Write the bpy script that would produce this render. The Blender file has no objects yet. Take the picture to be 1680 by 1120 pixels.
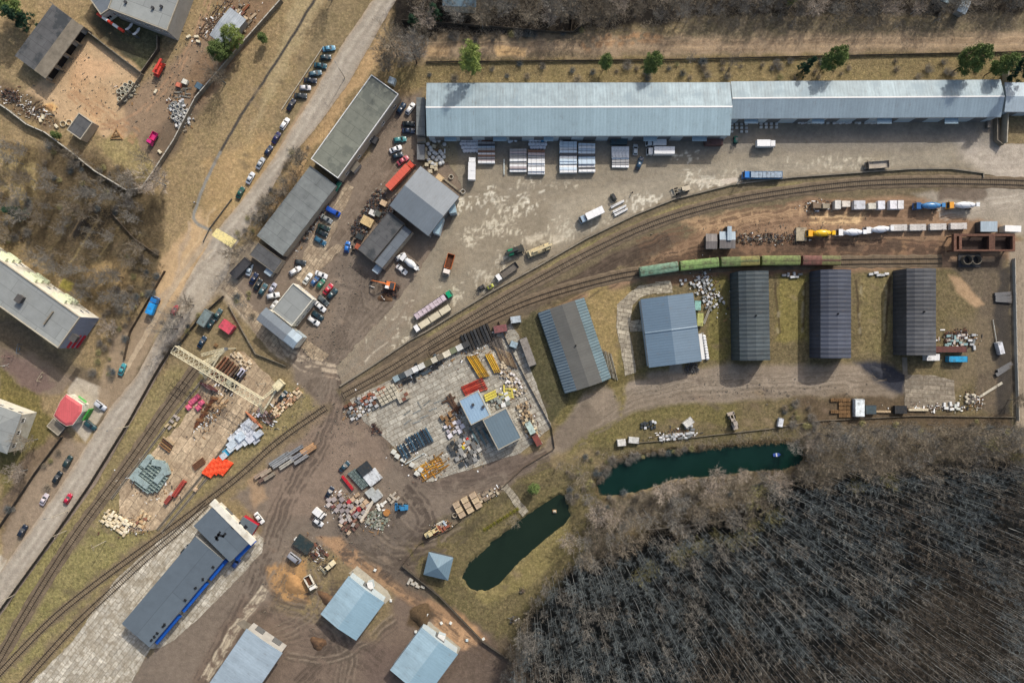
import bpy, math, random, re
import numpy as np
from mathutils import Vector
from mathutils.geometry import delaunay_2d_cdt
R=math.radians
random.seed(11)
sc=bpy.context.scene; col=sc.collection
# ---------------------------------------------------------------- camera, light, exposure
S=.21; H=235.2; CX,CY=840.,560.          # metres per photo pixel on the ground, camera height
cd=bpy.data.cameras.new('camera'); cam=bpy.data.objects.new('camera',cd); col.objects.link(cam)
cam.location=(0,0,H); cd.lens=24; cd.sensor_width=36; cd.clip_start=1; cd.clip_end=9000
sc.camera=cam
EL,AZ=38,29.5
w=bpy.data.worlds.new('World'); sc.world=w; w.use_nodes=True
nt=w.node_tree; bg=nt.nodes['Background']; sk=nt.nodes.new('ShaderNodeTexSky'); sk.sky_type='NISHITA'
sk.sun_disc=False; sk.sun_elevation=R(EL); sk.sun_rotation=R(AZ); sk.air_density=1.0; sk.dust_density=4.; sk.ozone_density=.2
nt.links.new(sk.outputs[0],bg.inputs[0]); bg.inputs[1].default_value=.15
sd=bpy.data.lights.new('sun','SUN'); sun=bpy.data.objects.new('sun',sd); col.objects.link(sun)
sd.energy=3.2; sd.angle=R(.6); sd.color=(1,.955,.89)
dv=Vector((math.sin(R(AZ))*math.cos(R(EL)),math.cos(R(AZ))*math.cos(R(EL)),math.sin(R(EL))))
sun.rotation_euler=dv.to_track_quat('Z','Y').to_euler()
vs=sc.view_settings; vs.view_transform='Standard'; vs.look='None'; vs.exposure=.02; vs.gamma=1; vs.use_curve_mapping=False
# ---------------------------------------------------------------- helpers
def lin(c):
    c=np.asarray(c,float)/255.; return np.where(c<=.04045,c/12.92,((c+.055)/1.055)**2.4)
KA=.88
def C(r,g,b,k=1.): 
    v=lin((r,g,b))*KA*k; return (float(min(v[0],.85)),float(min(v[1],.85)),float(min(v[2],.85)),1)
def G(px,py,h=0.):
    f=S*(H-h)/H; return Vector(((px-CX)*f,(CY-py)*f,0))
def ordw(n):
    a=['','first','second','third','fourth','fifth','sixth','seventh','eighth','ninth','tenth','eleventh','twelfth','thirteenth','fourteenth','fifteenth','sixteenth','seventeenth','eighteenth','nineteenth']
    t=['','','twenty','thirty','forty','fifty','sixty','seventy','eighty','ninety']
    if n<20: return a[n]
    return (t[n//10]+'-'+a[n%10]) if n%10 else t[n//10][:-1]+'ieth'
def tag(o,label=None,cat=None,group=None,kind=None):
    if label: o['label']=label
    if cat: o['category']=cat
    if group: o['group']=group
    if kind: o['kind']=kind
    return o
def thing(name,label,cat,loc,rot=0.,group=None):
    o=bpy.data.objects.new(name,None); o.empty_display_size=.3; col.objects.link(o)
    o.location=loc; o.rotation_euler=(0,0,rot); return tag(o,label,cat,group)
def kids(o): return KID.get(o.session_uid,[])
KID={}
def copy_tree(o,parent=None,color=None):
    c=o.copy(); col.objects.link(c)
    if parent: c.parent=parent; KID.setdefault(parent.session_uid,[]).append(c)
    if color is not None and o.type=='MESH': c.color=color
    for ch in kids(o): copy_tree(ch,c,color)
    return c
class MB:
    def __init__(s): s.v=[];s.f=[];s.m=[]
    def add(s,vs,fs,mi=0):
        b=len(s.v); s.v+=[tuple(p) for p in vs]; s.f+=[tuple(b+i for i in f) for f in fs]; s.m+=[mi]*len(fs); return s
    def box(s,x0,y0,z0,x1,y1,z1,mi=0):
        return s.add([(x0,y0,z0),(x1,y0,z0),(x1,y1,z0),(x0,y1,z0),(x0,y0,z1),(x1,y0,z1),(x1,y1,z1),(x0,y1,z1)],
          [(0,3,2,1),(4,5,6,7),(0,1,5,4),(1,2,6,5),(2,3,7,6),(3,0,4,7)],mi)
    def ob(s,cx,cy,z0,l,w,h,a=0.,mi=0,tp=1.):
        ca,sa=math.cos(a),math.sin(a); vs=[]
        for k,z in ((1.,z0),(tp,z0+h)):
            for sx,sy in ((-1,-1),(1,-1),(1,1),(-1,1)):
                x,y=sx*l/2*k,sy*w/2*k; vs.append((cx+x*ca-y*sa,cy+x*sa+y*ca,z))
        return s.add(vs,[(0,3,2,1),(4,5,6,7),(0,1,5,4),(1,2,6,5),(2,3,7,6),(3,0,4,7)],mi)
    def prism(s,poly,z0,z1,mi=0):
        n=len(poly); a=sum(poly[i][0]*poly[(i+1)%n][1]-poly[(i+1)%n][0]*poly[i][1] for i in range(n))
        if a<0: poly=poly[::-1]
        vs=[(p[0],p[1],z0) for p in poly]+[(p[0],p[1],z1) for p in poly]
        return s.add(vs,[tuple(range(n))[::-1],tuple(range(n,2*n))]+[(i,(i+1)%n,(i+1)%n+n,i+n) for i in range(n)],mi)
    def tube(s,p0,p1,r0,r1=None,n=6,mi=0,cap=True):
        p0=Vector(p0);p1=Vector(p1);r1=r0 if r1 is None else r1
        d=(p1-p0).normalized(); u=d.cross(Vector((0,0,1)) if abs(d.z)<.9 else Vector((1,0,0))).normalized(); q=d.cross(u)
        vs=[]
        for p,r in ((p0,r0),(p1,r1)):
            for i in range(n):
                a=2*math.pi*i/n; vs.append(p+u*(r*math.cos(a))+q*(r*math.sin(a)))
        fs=[(i,(i+1)%n,(i+1)%n+n,i+n) for i in range(n)]
        if cap: fs+=[tuple(range(n))[::-1],tuple(range(n,2*n))]
        return s.add(vs,fs,mi)
    def loft(s,secs,mi=0,cap=True):
        n=len(secs[0]); vs=[p for q in secs for p in q]; fs=[]
        for k in range(len(secs)-1):
            for i in range(n): fs.append((k*n+i,k*n+(i+1)%n,(k+1)*n+(i+1)%n,(k+1)*n+i))
        if cap: fs+=[tuple(range(n))[::-1],tuple(range((len(secs)-1)*n,len(secs)*n))]
        return s.add(vs,fs,mi)
    def ring(s,cx,cy,z0,z1,r,t,n=16,mi=0):
        vs=[];
        for z in (z0,z1):
            for rr in (r,r-t):
                for i in range(n): a=2*math.pi*i/n; vs.append((cx+rr*math.cos(a),cy+rr*math.sin(a),z))
        fs=[]
        for i in range(n):
            j=(i+1)%n; fs+=[(i,j,2*n+j,2*n+i),(n+j,n+i,3*n+i,3*n+j),(2*n+i,2*n+j,3*n+j,3*n+i),(j,i,n+i,n+j)]
        return s.add(vs,fs,mi)
    def build(s,name,mats,parent=None,smooth=False,loc=None,rot=0.):
        me=bpy.data.meshes.new(name); me.from_pydata(s.v,[],s.f)
        if not isinstance(mats,(list,tuple)): mats=[mats]
        for m in mats: me.materials.append(m)
        if any(s.m): me.polygons.foreach_set('material_index',s.m)
        if smooth: me.polygons.foreach_set('use_smooth',[True]*len(s.f))
        me.update()
        o=bpy.data.objects.new(name,me); col.objects.link(o)
        if parent: o.parent=parent; KID.setdefault(parent.session_uid,[]).append(o)
        if loc is not None: o.location=loc
        if rot: o.rotation_euler=(0,0,rot)
        return o
# ---------------------------------------------------------------- materials
MT={}
def newmat(name):
    m=bpy.data.materials.new(name); m.use_nodes=True; return m,m.node_tree,m.node_tree.nodes['Principled BSDF']
def N(nt,t,**k):
    n=nt.nodes.new(t)
    for a,b in k.items(): setattr(n,a,b)
    return n
def noise(nt,co,scale,detail=3,rough=.6):
    n=N(nt,'ShaderNodeTexNoise'); n.inputs['Scale'].default_value=scale; n.inputs['Detail'].default_value=detail; n.inputs['Roughness'].default_value=rough
    nt.links.new(co,n.inputs['Vector']); return n.outputs['Fac']
def mrange(nt,v,a,b,c,d):
    n=N(nt,'ShaderNodeMapRange'); nt.links.new(v,n.inputs[0])
    for i,x in enumerate((a,b,c,d)): n.inputs[1+i].default_value=x
    return n.outputs[0]
def mix(nt,f,a,b,bt='MIX'):
    n=N(nt,'ShaderNodeMix',data_type='RGBA',blend_type=bt)
    for i,x in ((0,f),(6,a),(7,b)):
        if isinstance(x,(int,float)): n.inputs[i].default_value=x
        elif isinstance(x,tuple): n.inputs[i].default_value=x
        else: nt.links.new(x,n.inputs[i])
    return n.outputs[2]
def mth(nt,op,a,b=0.):
    n=N(nt,'ShaderNodeMath',operation=op)
    for i,x in ((0,a),(1,b)):
        if isinstance(x,(int,float)): n.inputs[i].default_value=x
        else: nt.links.new(x,n.inputs[i])
    return n.outputs[0]
def mat(name,c,rough=.8,var=.22,scale=1.2,metal=0.,fine=9.,spec=.3,rnd=.12,obj=False,bump=.0,dirt=None):
    if name in MT: return MT[name]
    m,nt,b=newmat(name); co=N(nt,'ShaderNodeTexCoord').outputs['Object']
    n1=noise(nt,co,scale,4); n2=noise(nt,co,fine,2)
    v=mth(nt,'MULTIPLY',mrange(nt,n1,.3,.7,1-var,1+var),mrange(nt,n2,.3,.7,1-var*.6,1+var*.6))
    oi=N(nt,'ShaderNodeObjectInfo'); v=mth(nt,'MULTIPLY',v,mrange(nt,oi.outputs['Random'],0,1,1-rnd,1+rnd))
    base=oi.outputs['Color'] if obj else c
    out=mix(nt,1.,base,v,'MULTIPLY')
    if dirt:
        out=mix(nt,mrange(nt,noise(nt,co,scale*.6,5,.7),.5,.66,0,.75),out,dirt)
    nt.links.new(out,b.inputs['Base Color']); b.inputs['Roughness'].default_value=rough; b.inputs['Metallic'].default_value=metal
    b.inputs['Specular IOR Level'].default_value=spec
    if bump:
        bn=N(nt,'ShaderNodeBump'); bn.inputs['Strength'].default_value=bump; bn.inputs['Distance'].default_value=.1
        nt.links.new(n2,bn.inputs['Height']); nt.links.new(bn.outputs[0],b.inputs['Normal'])
    MT[name]=m; return m
def roofmat(name,c,rib=1.1,axis=0,rough=.5,metal=.25,sheet=.10,bumpd=.012,stain=.2,stc=None,ribc=.12):
    """sheet metal / fibre cement roof: ribs run across the given local axis, each sheet has its own tone"""
    if name in MT: return MT[name]
    m,nt,b=newmat(name); tc=N(nt,'ShaderNodeTexCoord'); co=tc.outputs['Object']
    sp=N(nt,'ShaderNodeSeparateXYZ'); nt.links.new(co,sp.inputs[0]); x=sp.outputs[axis]; y=sp.outputs[1-axis]
    ph=mth(nt,'MULTIPLY',x,2*math.pi/rib); wv=mth(nt,'SINE',ph)
    cell=mth(nt,'FLOOR',mth(nt,'DIVIDE',x,rib*2)); big=mth(nt,'FLOOR',mth(nt,'DIVIDE',x,rib*11))
    wn=N(nt,'ShaderNodeTexWhiteNoise',noise_dimensions='1D'); nt.links.new(cell,wn.inputs['W'])
    wb=N(nt,'ShaderNodeTexWhiteNoise',noise_dimensions='1D'); nt.links.new(big,wb.inputs['W'])
    v=mth(nt,'MULTIPLY',mrange(nt,wn.outputs[0],0,1,1-sheet,1+sheet),mrange(nt,wb.outputs[0],0,1,1-sheet*.8,1+sheet*.8))
    v=mth(nt,'MULTIPLY',v,mrange(nt,wv,.2,1,1,1-ribc))
    v=mth(nt,'MULTIPLY',v,mrange(nt,noise(nt,co,.25,5,.65),.35,.7,1+stain*.5,1-stain))
    v=mth(nt,'MULTIPLY',v,mrange(nt,noise(nt,co,3.,2),.3,.7,.95,1.05))
    cx_=N(nt,'ShaderNodeCombineXYZ'); nt.links.new(mth(nt,'MULTIPLY',x,2.2),cx_.inputs[0]); nt.links.new(mth(nt,'MULTIPLY',y,.22),cx_.inputs[1])
    stk=noise(nt,cx_.outputs[0],1.,4,.7); v=mth(nt,'MULTIPLY',v,mrange(nt,stk,.4,.7,1.05,1-stain*.9))
    out=mix(nt,1.,c,v,'MULTIPLY'); out=mix(nt,mrange(nt,mth(nt,'MULTIPLY',stk,noise(nt,co,.5,3)),.34,.44,0,.35),out,C(128,112,96))
    if stc: out=mix(nt,mrange(nt,noise(nt,co,.13,6,.7),.52,.64,0,.8),out,stc)
    nt.links.new(out,b.inputs['Base Color']); b.inputs['Roughness'].default_value=rough; b.inputs['Metallic'].default_value=metal
    bn=N(nt,'ShaderNodeBump'); bn.inputs['Strength'].default_value=.6; bn.inputs['Distance'].default_value=bumpd
    nt.links.new(wv,bn.inputs['Height']); nt.links.new(bn.outputs[0],b.inputs['Normal'])
    MT[name]=m; return m
def feltmat(name,c,seam=3.5,stc=None,st=.25):
    """flat bitumen roof: seams in both directions, patches, stains"""
    if name in MT: return MT[name]
    m,nt,b=newmat(name); co=N(nt,'ShaderNodeTexCoord').outputs['Object']
    br=N(nt,'ShaderNodeTexBrick'); nt.links.new(co,br.inputs['Vector']); br.inputs['Scale'].default_value=1
    br.inputs['Brick Width'].default_value=seam*3.1; br.inputs['Row Height'].default_value=seam; br.inputs['Mortar Size'].default_value=.07
    br.inputs['Color1'].default_value=(.88,.88,.88,1); br.inputs['Color2'].default_value=(1.1,1.1,1.08,1); br.inputs['Mortar'].default_value=(.5,.5,.5,1)
    v=mth(nt,'MULTIPLY',mrange(nt,noise(nt,co,.3,6,.7),.3,.7,1+st,1-st),mrange(nt,noise(nt,co,4,3),.3,.7,.93,1.07))
    out=mix(nt,1.,mix(nt,.8,c,br.outputs[0],'MULTIPLY'),v,'MULTIPLY')
    if stc: out=mix(nt,mrange(nt,noise(nt,co,.16,6,.65),.53,.6,0,.8),out,stc)
    nt.links.new(out,b.inputs['Base Color']); b.inputs['Roughness'].default_value=.85; MT[name]=m; return m
def slabmat(name,w,l,rot,c,gap=.09,dirt=C(96,84,70),dd=.6,tone=.22,mort=C(118,106,88)):
    """cast concrete slabs with dark joints, dirt washed over them"""
    if name in MT: return MT[name]
    m,nt,b=newmat(name); tc=N(nt,'ShaderNodeTexCoord'); mp=N(nt,'ShaderNodeMapping'); nt.links.new(tc.outputs['Object'],mp.inputs[0]); mp.inputs['Rotation'].default_value=(0,0,R(rot))
    co=mp.outputs[0]
    br=N(nt,'ShaderNodeTexBrick'); nt.links.new(co,br.inputs['Vector']); br.inputs['Scale'].default_value=1; br.offset=.3
    br.inputs['Brick Width'].default_value=l; br.inputs['Row Height'].default_value=w; br.inputs['Mortar Size'].default_value=gap; br.inputs['Mortar Smooth'].default_value=.3
    br.inputs['Color1'].default_value=tuple(x*(1-tone) for x in c[:3])+(1,); br.inputs['Color2'].default_value=tuple(x*(1+tone) for x in c[:3])+(1,); br.inputs['Mortar'].default_value=mort
    at=N(nt,'ShaderNodeAttribute',attribute_name='dirt').outputs['Fac']
    v=mth(nt,'MULTIPLY',mrange(nt,noise(nt,co,.9,6,.75),.36,.64,.55,1.3),mrange(nt,noise(nt,co,7,2),.3,.7,.9,1.1))
    out=mix(nt,1.,br.outputs[0],v,'MULTIPLY')
    dm=mth(nt,'ADD',mrange(nt,noise(nt,co,.26,9,.8),.40,.58,0,dd),at)
    dm=mrange(nt,dm,0,1,0,1)
    out=mix(nt,dm,out,mix(nt,noise(nt,co,1.3,4),tuple(x*.75 for x in dirt[:3])+(1,),tuple(x*1.25 for x in dirt[:3])+(1,)))
    nt.links.new(out,b.inputs['Base Color']); b.inputs['Roughness'].default_value=.9; MT[name]=m; return m
glass=mat('glass',(.02,.025,.03,1),.12,.05,spec=.6)
tyre=mat('tyre_rubber',(.02,.02,.02,1),.9,.1)
paint=mat('paint',(1,1,1,1),.28,.05,.8,spec=.55,rnd=.03,obj=True)
dull=mat('dull_paint',(1,1,1,1),.75,.22,1.0,rnd=.05,obj=True,dirt=C(92,80,66,.8))
chrome=mat('lamp_glass',(.6,.6,.6,1),.15,.05)
redlens=mat('red_lens',(.35,.02,.02,1),.3,.05)
clean=mat('clean_sheet',(1,1,1,1),.5,.08,1.,rnd=.05,obj=True)
steel=mat('steel',C(120,122,122),.5,.15,metal=.3)
darksteel=mat('dark_steel',(.045,.045,.048,1),.6,.2)
conc=mat('concrete',C(176,168,150),.9,.16,.8)
concd=mat('old_concrete',C(128,120,106),.9,.25,.5)
wood=mat('wood',C(150,118,82),.85,.3,2.,rnd=.25)
woodd=mat('weathered_wood',C(98,86,72),.9,.3,2.,rnd=.25)
rust=mat('rust',C(104,74,60),.85,.35,1.5,rnd=.2)
white=mat('white_paint',C(232,232,228),.5,.06)
brick=mat('brick',C(150,92,70),.9,.2,3.)
def onegrid(px): return px
# ---------------------------------------------------------------- painted ground colours (albedo, with shade mixed into the wood floor tone)
rs=np.random.RandomState(5)
_tab=rs.rand(512,512)
def vnoise(x,y):
    xi=np.floor(x).astype(int); yi=np.floor(y).astype(int); fx=x-xi; fy=y-yi; fx=fx*fx*(3-2*fx); fy=fy*fy*(3-2*fy)
    a=_tab[xi%512,yi%512]; b=_tab[(xi+1)%512,yi%512]; c=_tab[xi%512,(yi+1)%512]; d=_tab[(xi+1)%512,(yi+1)%512]
    return (a*(1-fx)+b*fx)*(1-fy)+(c*(1-fx)+d*fx)*fy
def fbm(x,y,s,o=4,off=0.):
    t=0;a=.5;f=1./s;n=0
    for i in range(o): t=t+a*vnoise(x*f+13.7*i+off,y*f+7.1*i+off*1.7); n+=a; a*=.55; f*=2.03
    return t/n
def segd(X,Y,p,q):
    dx,dy=q[0]-p[0],q[1]-p[1]; t=np.clip(((X-p[0])*dx+(Y-p[1])*dy)/(dx*dx+dy*dy+1e-9),0,1)
    return np.hypot(X-p[0]-t*dx,Y-p[1]-t*dy)
def sdf(X,Y,poly):
    d=np.full(X.shape,1e9); ins=np.zeros(X.shape,bool); n=len(poly)
    for i in range(n):
        p=poly[i]; q=poly[(i+1)%n]; d=np.minimum(d,segd(X,Y,p,q))
        if p[1]!=q[1]:
            c=((p[1]>Y)!=(q[1]>Y))&(X<(q[0]-p[0])*(Y-p[1])/(q[1]-p[1])+p[0]); ins^=c
    return np.where(ins,-d,d)
def lined(X,Y,pts):
    d=np.full(X.shape,1e9)
    for i in range(len(pts)-1): d=np.minimum(d,segd(X,Y,pts[i],pts[i+1]))
    return d
def smooth(pts,k=3):
    pts=[tuple(map(float,p)) for p in pts]
    for _ in range(k):
        q=[pts[0]]
        for i in range(len(pts)-1):
            a,b=pts[i],pts[i+1]; q+=[(a[0]*.75+b[0]*.25,a[1]*.75+b[1]*.25),(a[0]*.25+b[0]*.75,a[1]*.25+b[1]*.75)]
        q.append(pts[-1]); pts=q
    return pts
def GC(c):
    m=sum(c)/3; g=1.07 if m>70 else 1.; return tuple(min(235,(v*.88+m*.12)*g) for v in c)
def paint_layers(X,Y,layers,base,veg0=.0):
    """X,Y photo-pixel coordinates of points on the ground"""
    col_=np.tile(np.asarray(C(*GC(base))[:3]),(X.size,1)); veg=np.full(X.size,float(veg0))
    wx=(fbm(X,Y,26,4,3.)-.5); wy=(fbm(X,Y,26,4,91.)-.5); br=fbm(X,Y,9,4,41.); br2=fbm(X,Y,40,4,17.)
    for L in layers:
        k=L[0]; pts=L[1]; c=np.asarray(C(*GC(L[2]))[:3]); o=dict(f=6,a=1.,v=0.,w=22,w2=4,br=0.,b2=0.); o.update(L[3] if len(L)>3 else {})
        xs=[p[0] for p in pts]; ys=[p[1] for p in pts]; m=o['f']+o['w']+(o['w2'] if k=='l' else 0)+4
        ix=np.where((X>min(xs)-m)&(X<max(xs)+m)&(Y>min(ys)-m)&(Y<max(ys)+m))[0]
        if ix.size==0: continue
        x=X[ix]+wx[ix]*o['w']; y=Y[ix]+wy[ix]*o['w']
        if k=='p': d=sdf(x,y,pts)
        elif k=='l': d=lined(x,y,pts)-o['w2']/2
        a=np.clip(.5-d/o['f'],0,1)*o['a']
        if o['br']: a=a*np.clip((br[ix]-o['br'])*8+.5,0,1)
        if o['b2']: a=a*np.clip((br2[ix]-o['b2'])*7+.5,0,1)
        col_[ix]=col_[ix]*(1-a[:,None])+c*a[:,None]; veg[ix]=veg[ix]*(1-a)+o['v']*a
    return col_,veg
def offs(pts,d):
    out=[]
    for i,p in enumerate(pts):
        a=pts[max(i-1,0)]; b=pts[min(i+1,len(pts)-1)]; dx,dy=b[0]-a[0],b[1]-a[1]; l=math.hypot(dx,dy) or 1
        out.append((p[0]-dy/l*d,p[1]+dx/l*d))
    return out
rut=random.Random(3)
LAY=[]
def P(pts,c,**k): LAY.append(('p',pts,c,k))
def Ln(pts,w2,c,**k): k['w2']=w2; LAY.append(('l',smooth(pts,2),c,k))
def ruts(pts,c,n=2,gap=7,w2=2.2,a=.7,**k):
    n=int(n*1.6)
    for i in range(n):
        o=rut.uniform(-gap,gap); p=smooth(pts,2)
        for s in (-4.2,4.2): LAY.append(('l',offs(p,o+s),c,dict(w2=w2,f=1.6,a=a,w=10,br=.42,**k)))
TAN=(162,144,108); OLV=(122,112,78); DG=(88,84,54); DIRT=(126,113,98); MUD=(104,93,82); SAND=(184,154,116); ORG=(170,132,92); BRN=(112,92,74); GRV=(150,138,120)
sw=[([(560,870),(620,920),(690,930),(740,890)],5),([(600,860),(640,900),(700,905),(760,860)],4),([(640,850),(670,890),(720,890)],3),([(450,990),(520,1010),(570,1050),(560,1120)],5),([(520,930),(540,990),(500,1030),(440,1050)],4),([(480,900),(450,960),(400,1030),(360,1090)],5),([(640,1010),(600,1050),(540,1080),(470,1070)],4),([(560,600),(600,560),(660,500)],3),([(640,470),(600,520),(600,440)],4)]
# broad regions
P([(-80,-60),(560,-60),(400,330),(260,640),(-80,1000)],(146,126,92),v=.8,f=20)
P([(560,-60),(400,250),(300,420),(160,700),(-80,1100),(-80,1000),(250,600),(330,380),(420,200),(500,-60)],TAN,v=.6,f=10)
P([(650,-60),(520,190),(400,380),(440,420),(600,260),(700,120),(720,-60)],(140,120,86),v=.7,f=10)
P([(240,620),(300,600),(560,650),(300,860),(60,1140),(-80,1140),(-80,1020)],(138,124,86),v=.9,f=12)
P([(0,960),(120,860),(240,880),(60,1080),(0,1110)],(134,126,80),v=1,f=20,a=.8)
P([(930,640),(1300,600),(1700,660),(1700,720),(930,760),(860,800),(700,1000),(860,1130),(1000,1130),(1000,800)],(104,95,66),v=1,f=20)
P([(840,470),(1040,440),(1640,430),(1640,690),(900,720),(860,600)],(112,100,72),v=.9,f=14)
P([(900,640),(1000,600),(1200,600),(1210,700),(1100,690),(930,750)],(112,104,62),v=1,f=14,a=.7)
# wood floor: leaf litter, its colour darkened for the shade among the trees
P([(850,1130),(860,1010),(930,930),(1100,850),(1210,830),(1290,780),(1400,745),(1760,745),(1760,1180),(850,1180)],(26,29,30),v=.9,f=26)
P([(960,930),(1020,870),(1200,820),(1300,790),(1700,740),(1700,700),(1320,690),(1290,740),(1000,820),(960,870)],(106,97,82),v=.9,f=14)
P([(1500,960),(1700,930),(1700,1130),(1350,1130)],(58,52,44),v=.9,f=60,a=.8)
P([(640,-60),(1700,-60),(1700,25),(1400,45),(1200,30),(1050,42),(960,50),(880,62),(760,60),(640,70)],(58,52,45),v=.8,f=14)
P([(880,-40),(1100,-40),(1110,28),(960,44),(890,40)],(46,42,38),v=.6,f=16,a=.7)
P([(1120,30),(1700,20),(1700,60),(1120,60)],(118,106,84),v=.9,f=10)
P([(650,95),(1700,80),(1700,140),(650,145)],(132,116,80),v=.9,f=8)
P([(640,62),(1120,58),(1700,52),(1700,84),(1300,88),(1100,92),(700,102),(640,100)],(156,134,106),f=10,w=20)
P([(640,66),(1120,60),(1700,56),(1700,64),(1120,68),(640,76)],(112,100,80),f=8,w=24,b2=.48,a=.8,v=.6)
P([(640,92),(1100,84),(1700,78),(1700,86),(1100,92),(640,104)],(118,104,82),f=8,w=20,b2=.46,a=.8,v=.6)
P([(960,60),(1090,60),(1080,75),(960,78)],(186,142,98),f=6,a=.7,br=.45)
P([(810,76),(865,78),(862,92),(815,93)],(206,168,116),f=5,w=8)
P([(705,76),(740,76),(736,92),(700,92)],(190,155,108),f=6,w=8,a=.6)
for yy,cc in ((64,(190,160,122)),(71,(134,108,82)),(76,(186,156,118)),(82,(130,106,80)),(67,(136,110,84))):
    Ln([(640,yy+6),(900,yy+4),(1200,yy),(1700,yy-2)],2.0,cc,f=2,a=.6,w=8,br=.42)
Ln([(700,101),(1100,97),(1400,90),(1700,84)],2.2,(84,70,50),f=2,a=.8,w=5,br=.35)
# upper left yards
P([(-60,-60),(40,-60),(44,40),(-60,90)],(160,136,98),v=.5,f=12)
P([(-60,0),(16,-20),(12,18),(-60,40)],(216,178,124),f=8)
P([(120,66),(150,62),(240,120),(215,150),(200,170),(225,210),(190,235),(60,180),(40,150),(80,120)],SAND,f=9,w=16)
P([(126,92),(180,100),(190,120),(120,140)],(206,164,122),f=14,a=.6)
P([(120,120),(190,140),(170,180),(110,150)],(178,140,100),f=14,a=.5,b2=.48)
P([(200,170),(300,80),(330,30),(400,20),(380,100),(330,180),(260,270),(215,240)],(138,116,92),f=12,w=16)
P([(240,230),(300,170),(330,190),(260,285)],(104,90,74),f=12,a=.8)
P([(150,40),(235,118),(255,80),(280,40),(160,0)],(92,90,66),v=.9,f=5,w=6)
P([(135,30),(170,20),(230,90),(205,95)],(70,66,56),f=6,a=.6)
P([(0,125),(60,160),(110,210),(70,210),(0,170)],(120,102,78),v=.6,f=8)
P([(72,172),(86,168),(96,176),(90,183),(76,180)],(214,172,110),f=3,w=4)
P([(320,-20),(470,-20),(330,170),(290,150),(380,20)],(128,104,80),v=.4,f=10)
P([(160,240),(215,215),(260,285),(230,310)],(150,134,92),v=.8,f=8)
# garden plots left
P([(40,250),(160,250),(260,330),(270,440),(230,500),(150,480),(40,400)],(92,80,62),v=1,f=16,w=30,a=.75)
P([(60,330),(190,280),(270,400),(250,470),(170,520),(40,400)],(98,86,66),v=.9,f=10)
P([(118,372),(150,330),(190,345),(160,395),(118,395)],(52,48,44),f=5,w=6)
for i in range(11):
    x=70+i*11; Ln([(x,410+i*5),(x+50,335+i*5)],2.5,((76,66,52),(150,134,92),(120,102,76))[i%3],f=2,a=.75,w=8,v=.5)
P([(96,470),(104,455),(122,466),(114,480)],(150,140,70),v=.6,f=2,w=2)
P([(0,250),(60,250),(60,330),(0,400)],(150,132,92),v=.8,f=14)
P([(130,440),(190,420),(230,460),(170,510)],(174,146,100),v=.5,f=12,a=.7)
Ln([(0,275),(20,320),(5,380)],5,(178,154,112),f=4)
Ln([(175,590),(150,500),(210,410),(260,380)],6,(96,84,64),f=6,a=.5)
P([(-60,520),(30,520),(110,590),(170,620),(260,500),(250,600),(160,720),(130,640),(60,620),(-60,560)],(112,98,78),v=.4,f=10)
P([(-60,555),(40,575),(120,620),(100,650),(-60,640)],(128,112,94),f=10,w=14)
P([(0,600),(60,650),(90,700),(60,760),(0,830)],(112,102,62),v=1,f=8)
P([(10,570),(50,590),(90,630),(60,650),(5,600)],(118,98,88),f=8)
P([(0,830),(30,760),(110,700),(130,760),(60,860),(0,920)],(122,104,84),v=.5,f=8)
P([(110,640),(125,618),(178,640),(180,660),(140,725),(118,700)],(176,164,144),f=3,w=3)
P([(-20,945),(0,910),(12,918),(-5,960)],(190,182,162),f=2,w=2)
P([(0,880),(40,800),(100,720),(150,730),(40,900),(0,935)],(148,130,108),f=8,a=.8)
P([(180,560),(280,470),(320,400),(300,470),(230,600),(180,680),(160,660)],(150,130,104),f=6,a=.9)
# roadside
P([(260,440),(330,340),(345,400),(280,500),(240,520)],(186,156,116),f=8,a=.9)
P([(440,265),(550,85),(555,100),(470,250),(405,330),(395,330)],(156,132,102),f=4,w=5)
P([(330,270),(420,220),(480,250),(390,340),(340,380)],(176,146,100),v=.4,f=14,a=.6)
Ln([(250,512),(290,450),(330,400),(345,385)],5,(176,152,120),f=4)
Ln([(350,345),(300,430),(290,470),(320,420)],3,(196,170,132),f=3,a=.7)
Ln([(527,-20),(450,110),(400,180),(362,250)],4.5,(74,70,66),f=1.5,w=4)
Ln([(362,250),(335,300),(325,330),(314,362),(345,378)],5,(134,132,124),f=1.5,w=4)
Ln([(314,362),(300,400),(288,450),(262,500)],5,(172,150,122),f=4)
Ln([(640,20),(600,110),(520,240),(470,300)],3,(190,160,116),f=6,a=.8)
P([(615,60),(640,80),(600,120),(520,240),(440,360),(430,350),(560,150)],(178,146,104),v=.3,f=8,a=.7)
P([(330,430),(400,400),(430,400),(400,500),(500,570),(460,590),(360,480),(320,520)],(164,148,124),f=8,w=10)
# brown service ground
P([(380,470),(500,330),(600,260),(650,160),(690,150),(690,270),(760,260),(780,300),(820,480),(700,560),(540,650),(520,660),(470,590),(440,560)],(125,110,94),f=10)
P([(560,400),(620,440),(700,400),(680,480),(640,540),(560,600),(500,640),(470,600),(540,560)],(120,107,93),f=14)
P([(590,440),(650,480),(655,490),(600,500)],(84,74,66),f=10,a=.8)
P([(375,470),(440,520),(500,600),(560,560),(640,480),(600,420),(560,400),(520,480)],(110,98,86),f=20,a=.5,b2=.46)
P([(500,600),(560,580),(600,650),(640,740),(700,790),(900,735),(910,745),(840,800),(760,860),(700,900),(680,960),(620,960),(540,900),(500,900),(430,1000),(400,1130),(200,1130),(240,1080),(420,900),(430,850),(380,820),(440,760),(540,680)],(120,107,93),f=8)
P([(640,760),(720,800),(860,770),(900,745),(840,740),(720,790)],(110,96,84),f=8)
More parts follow.
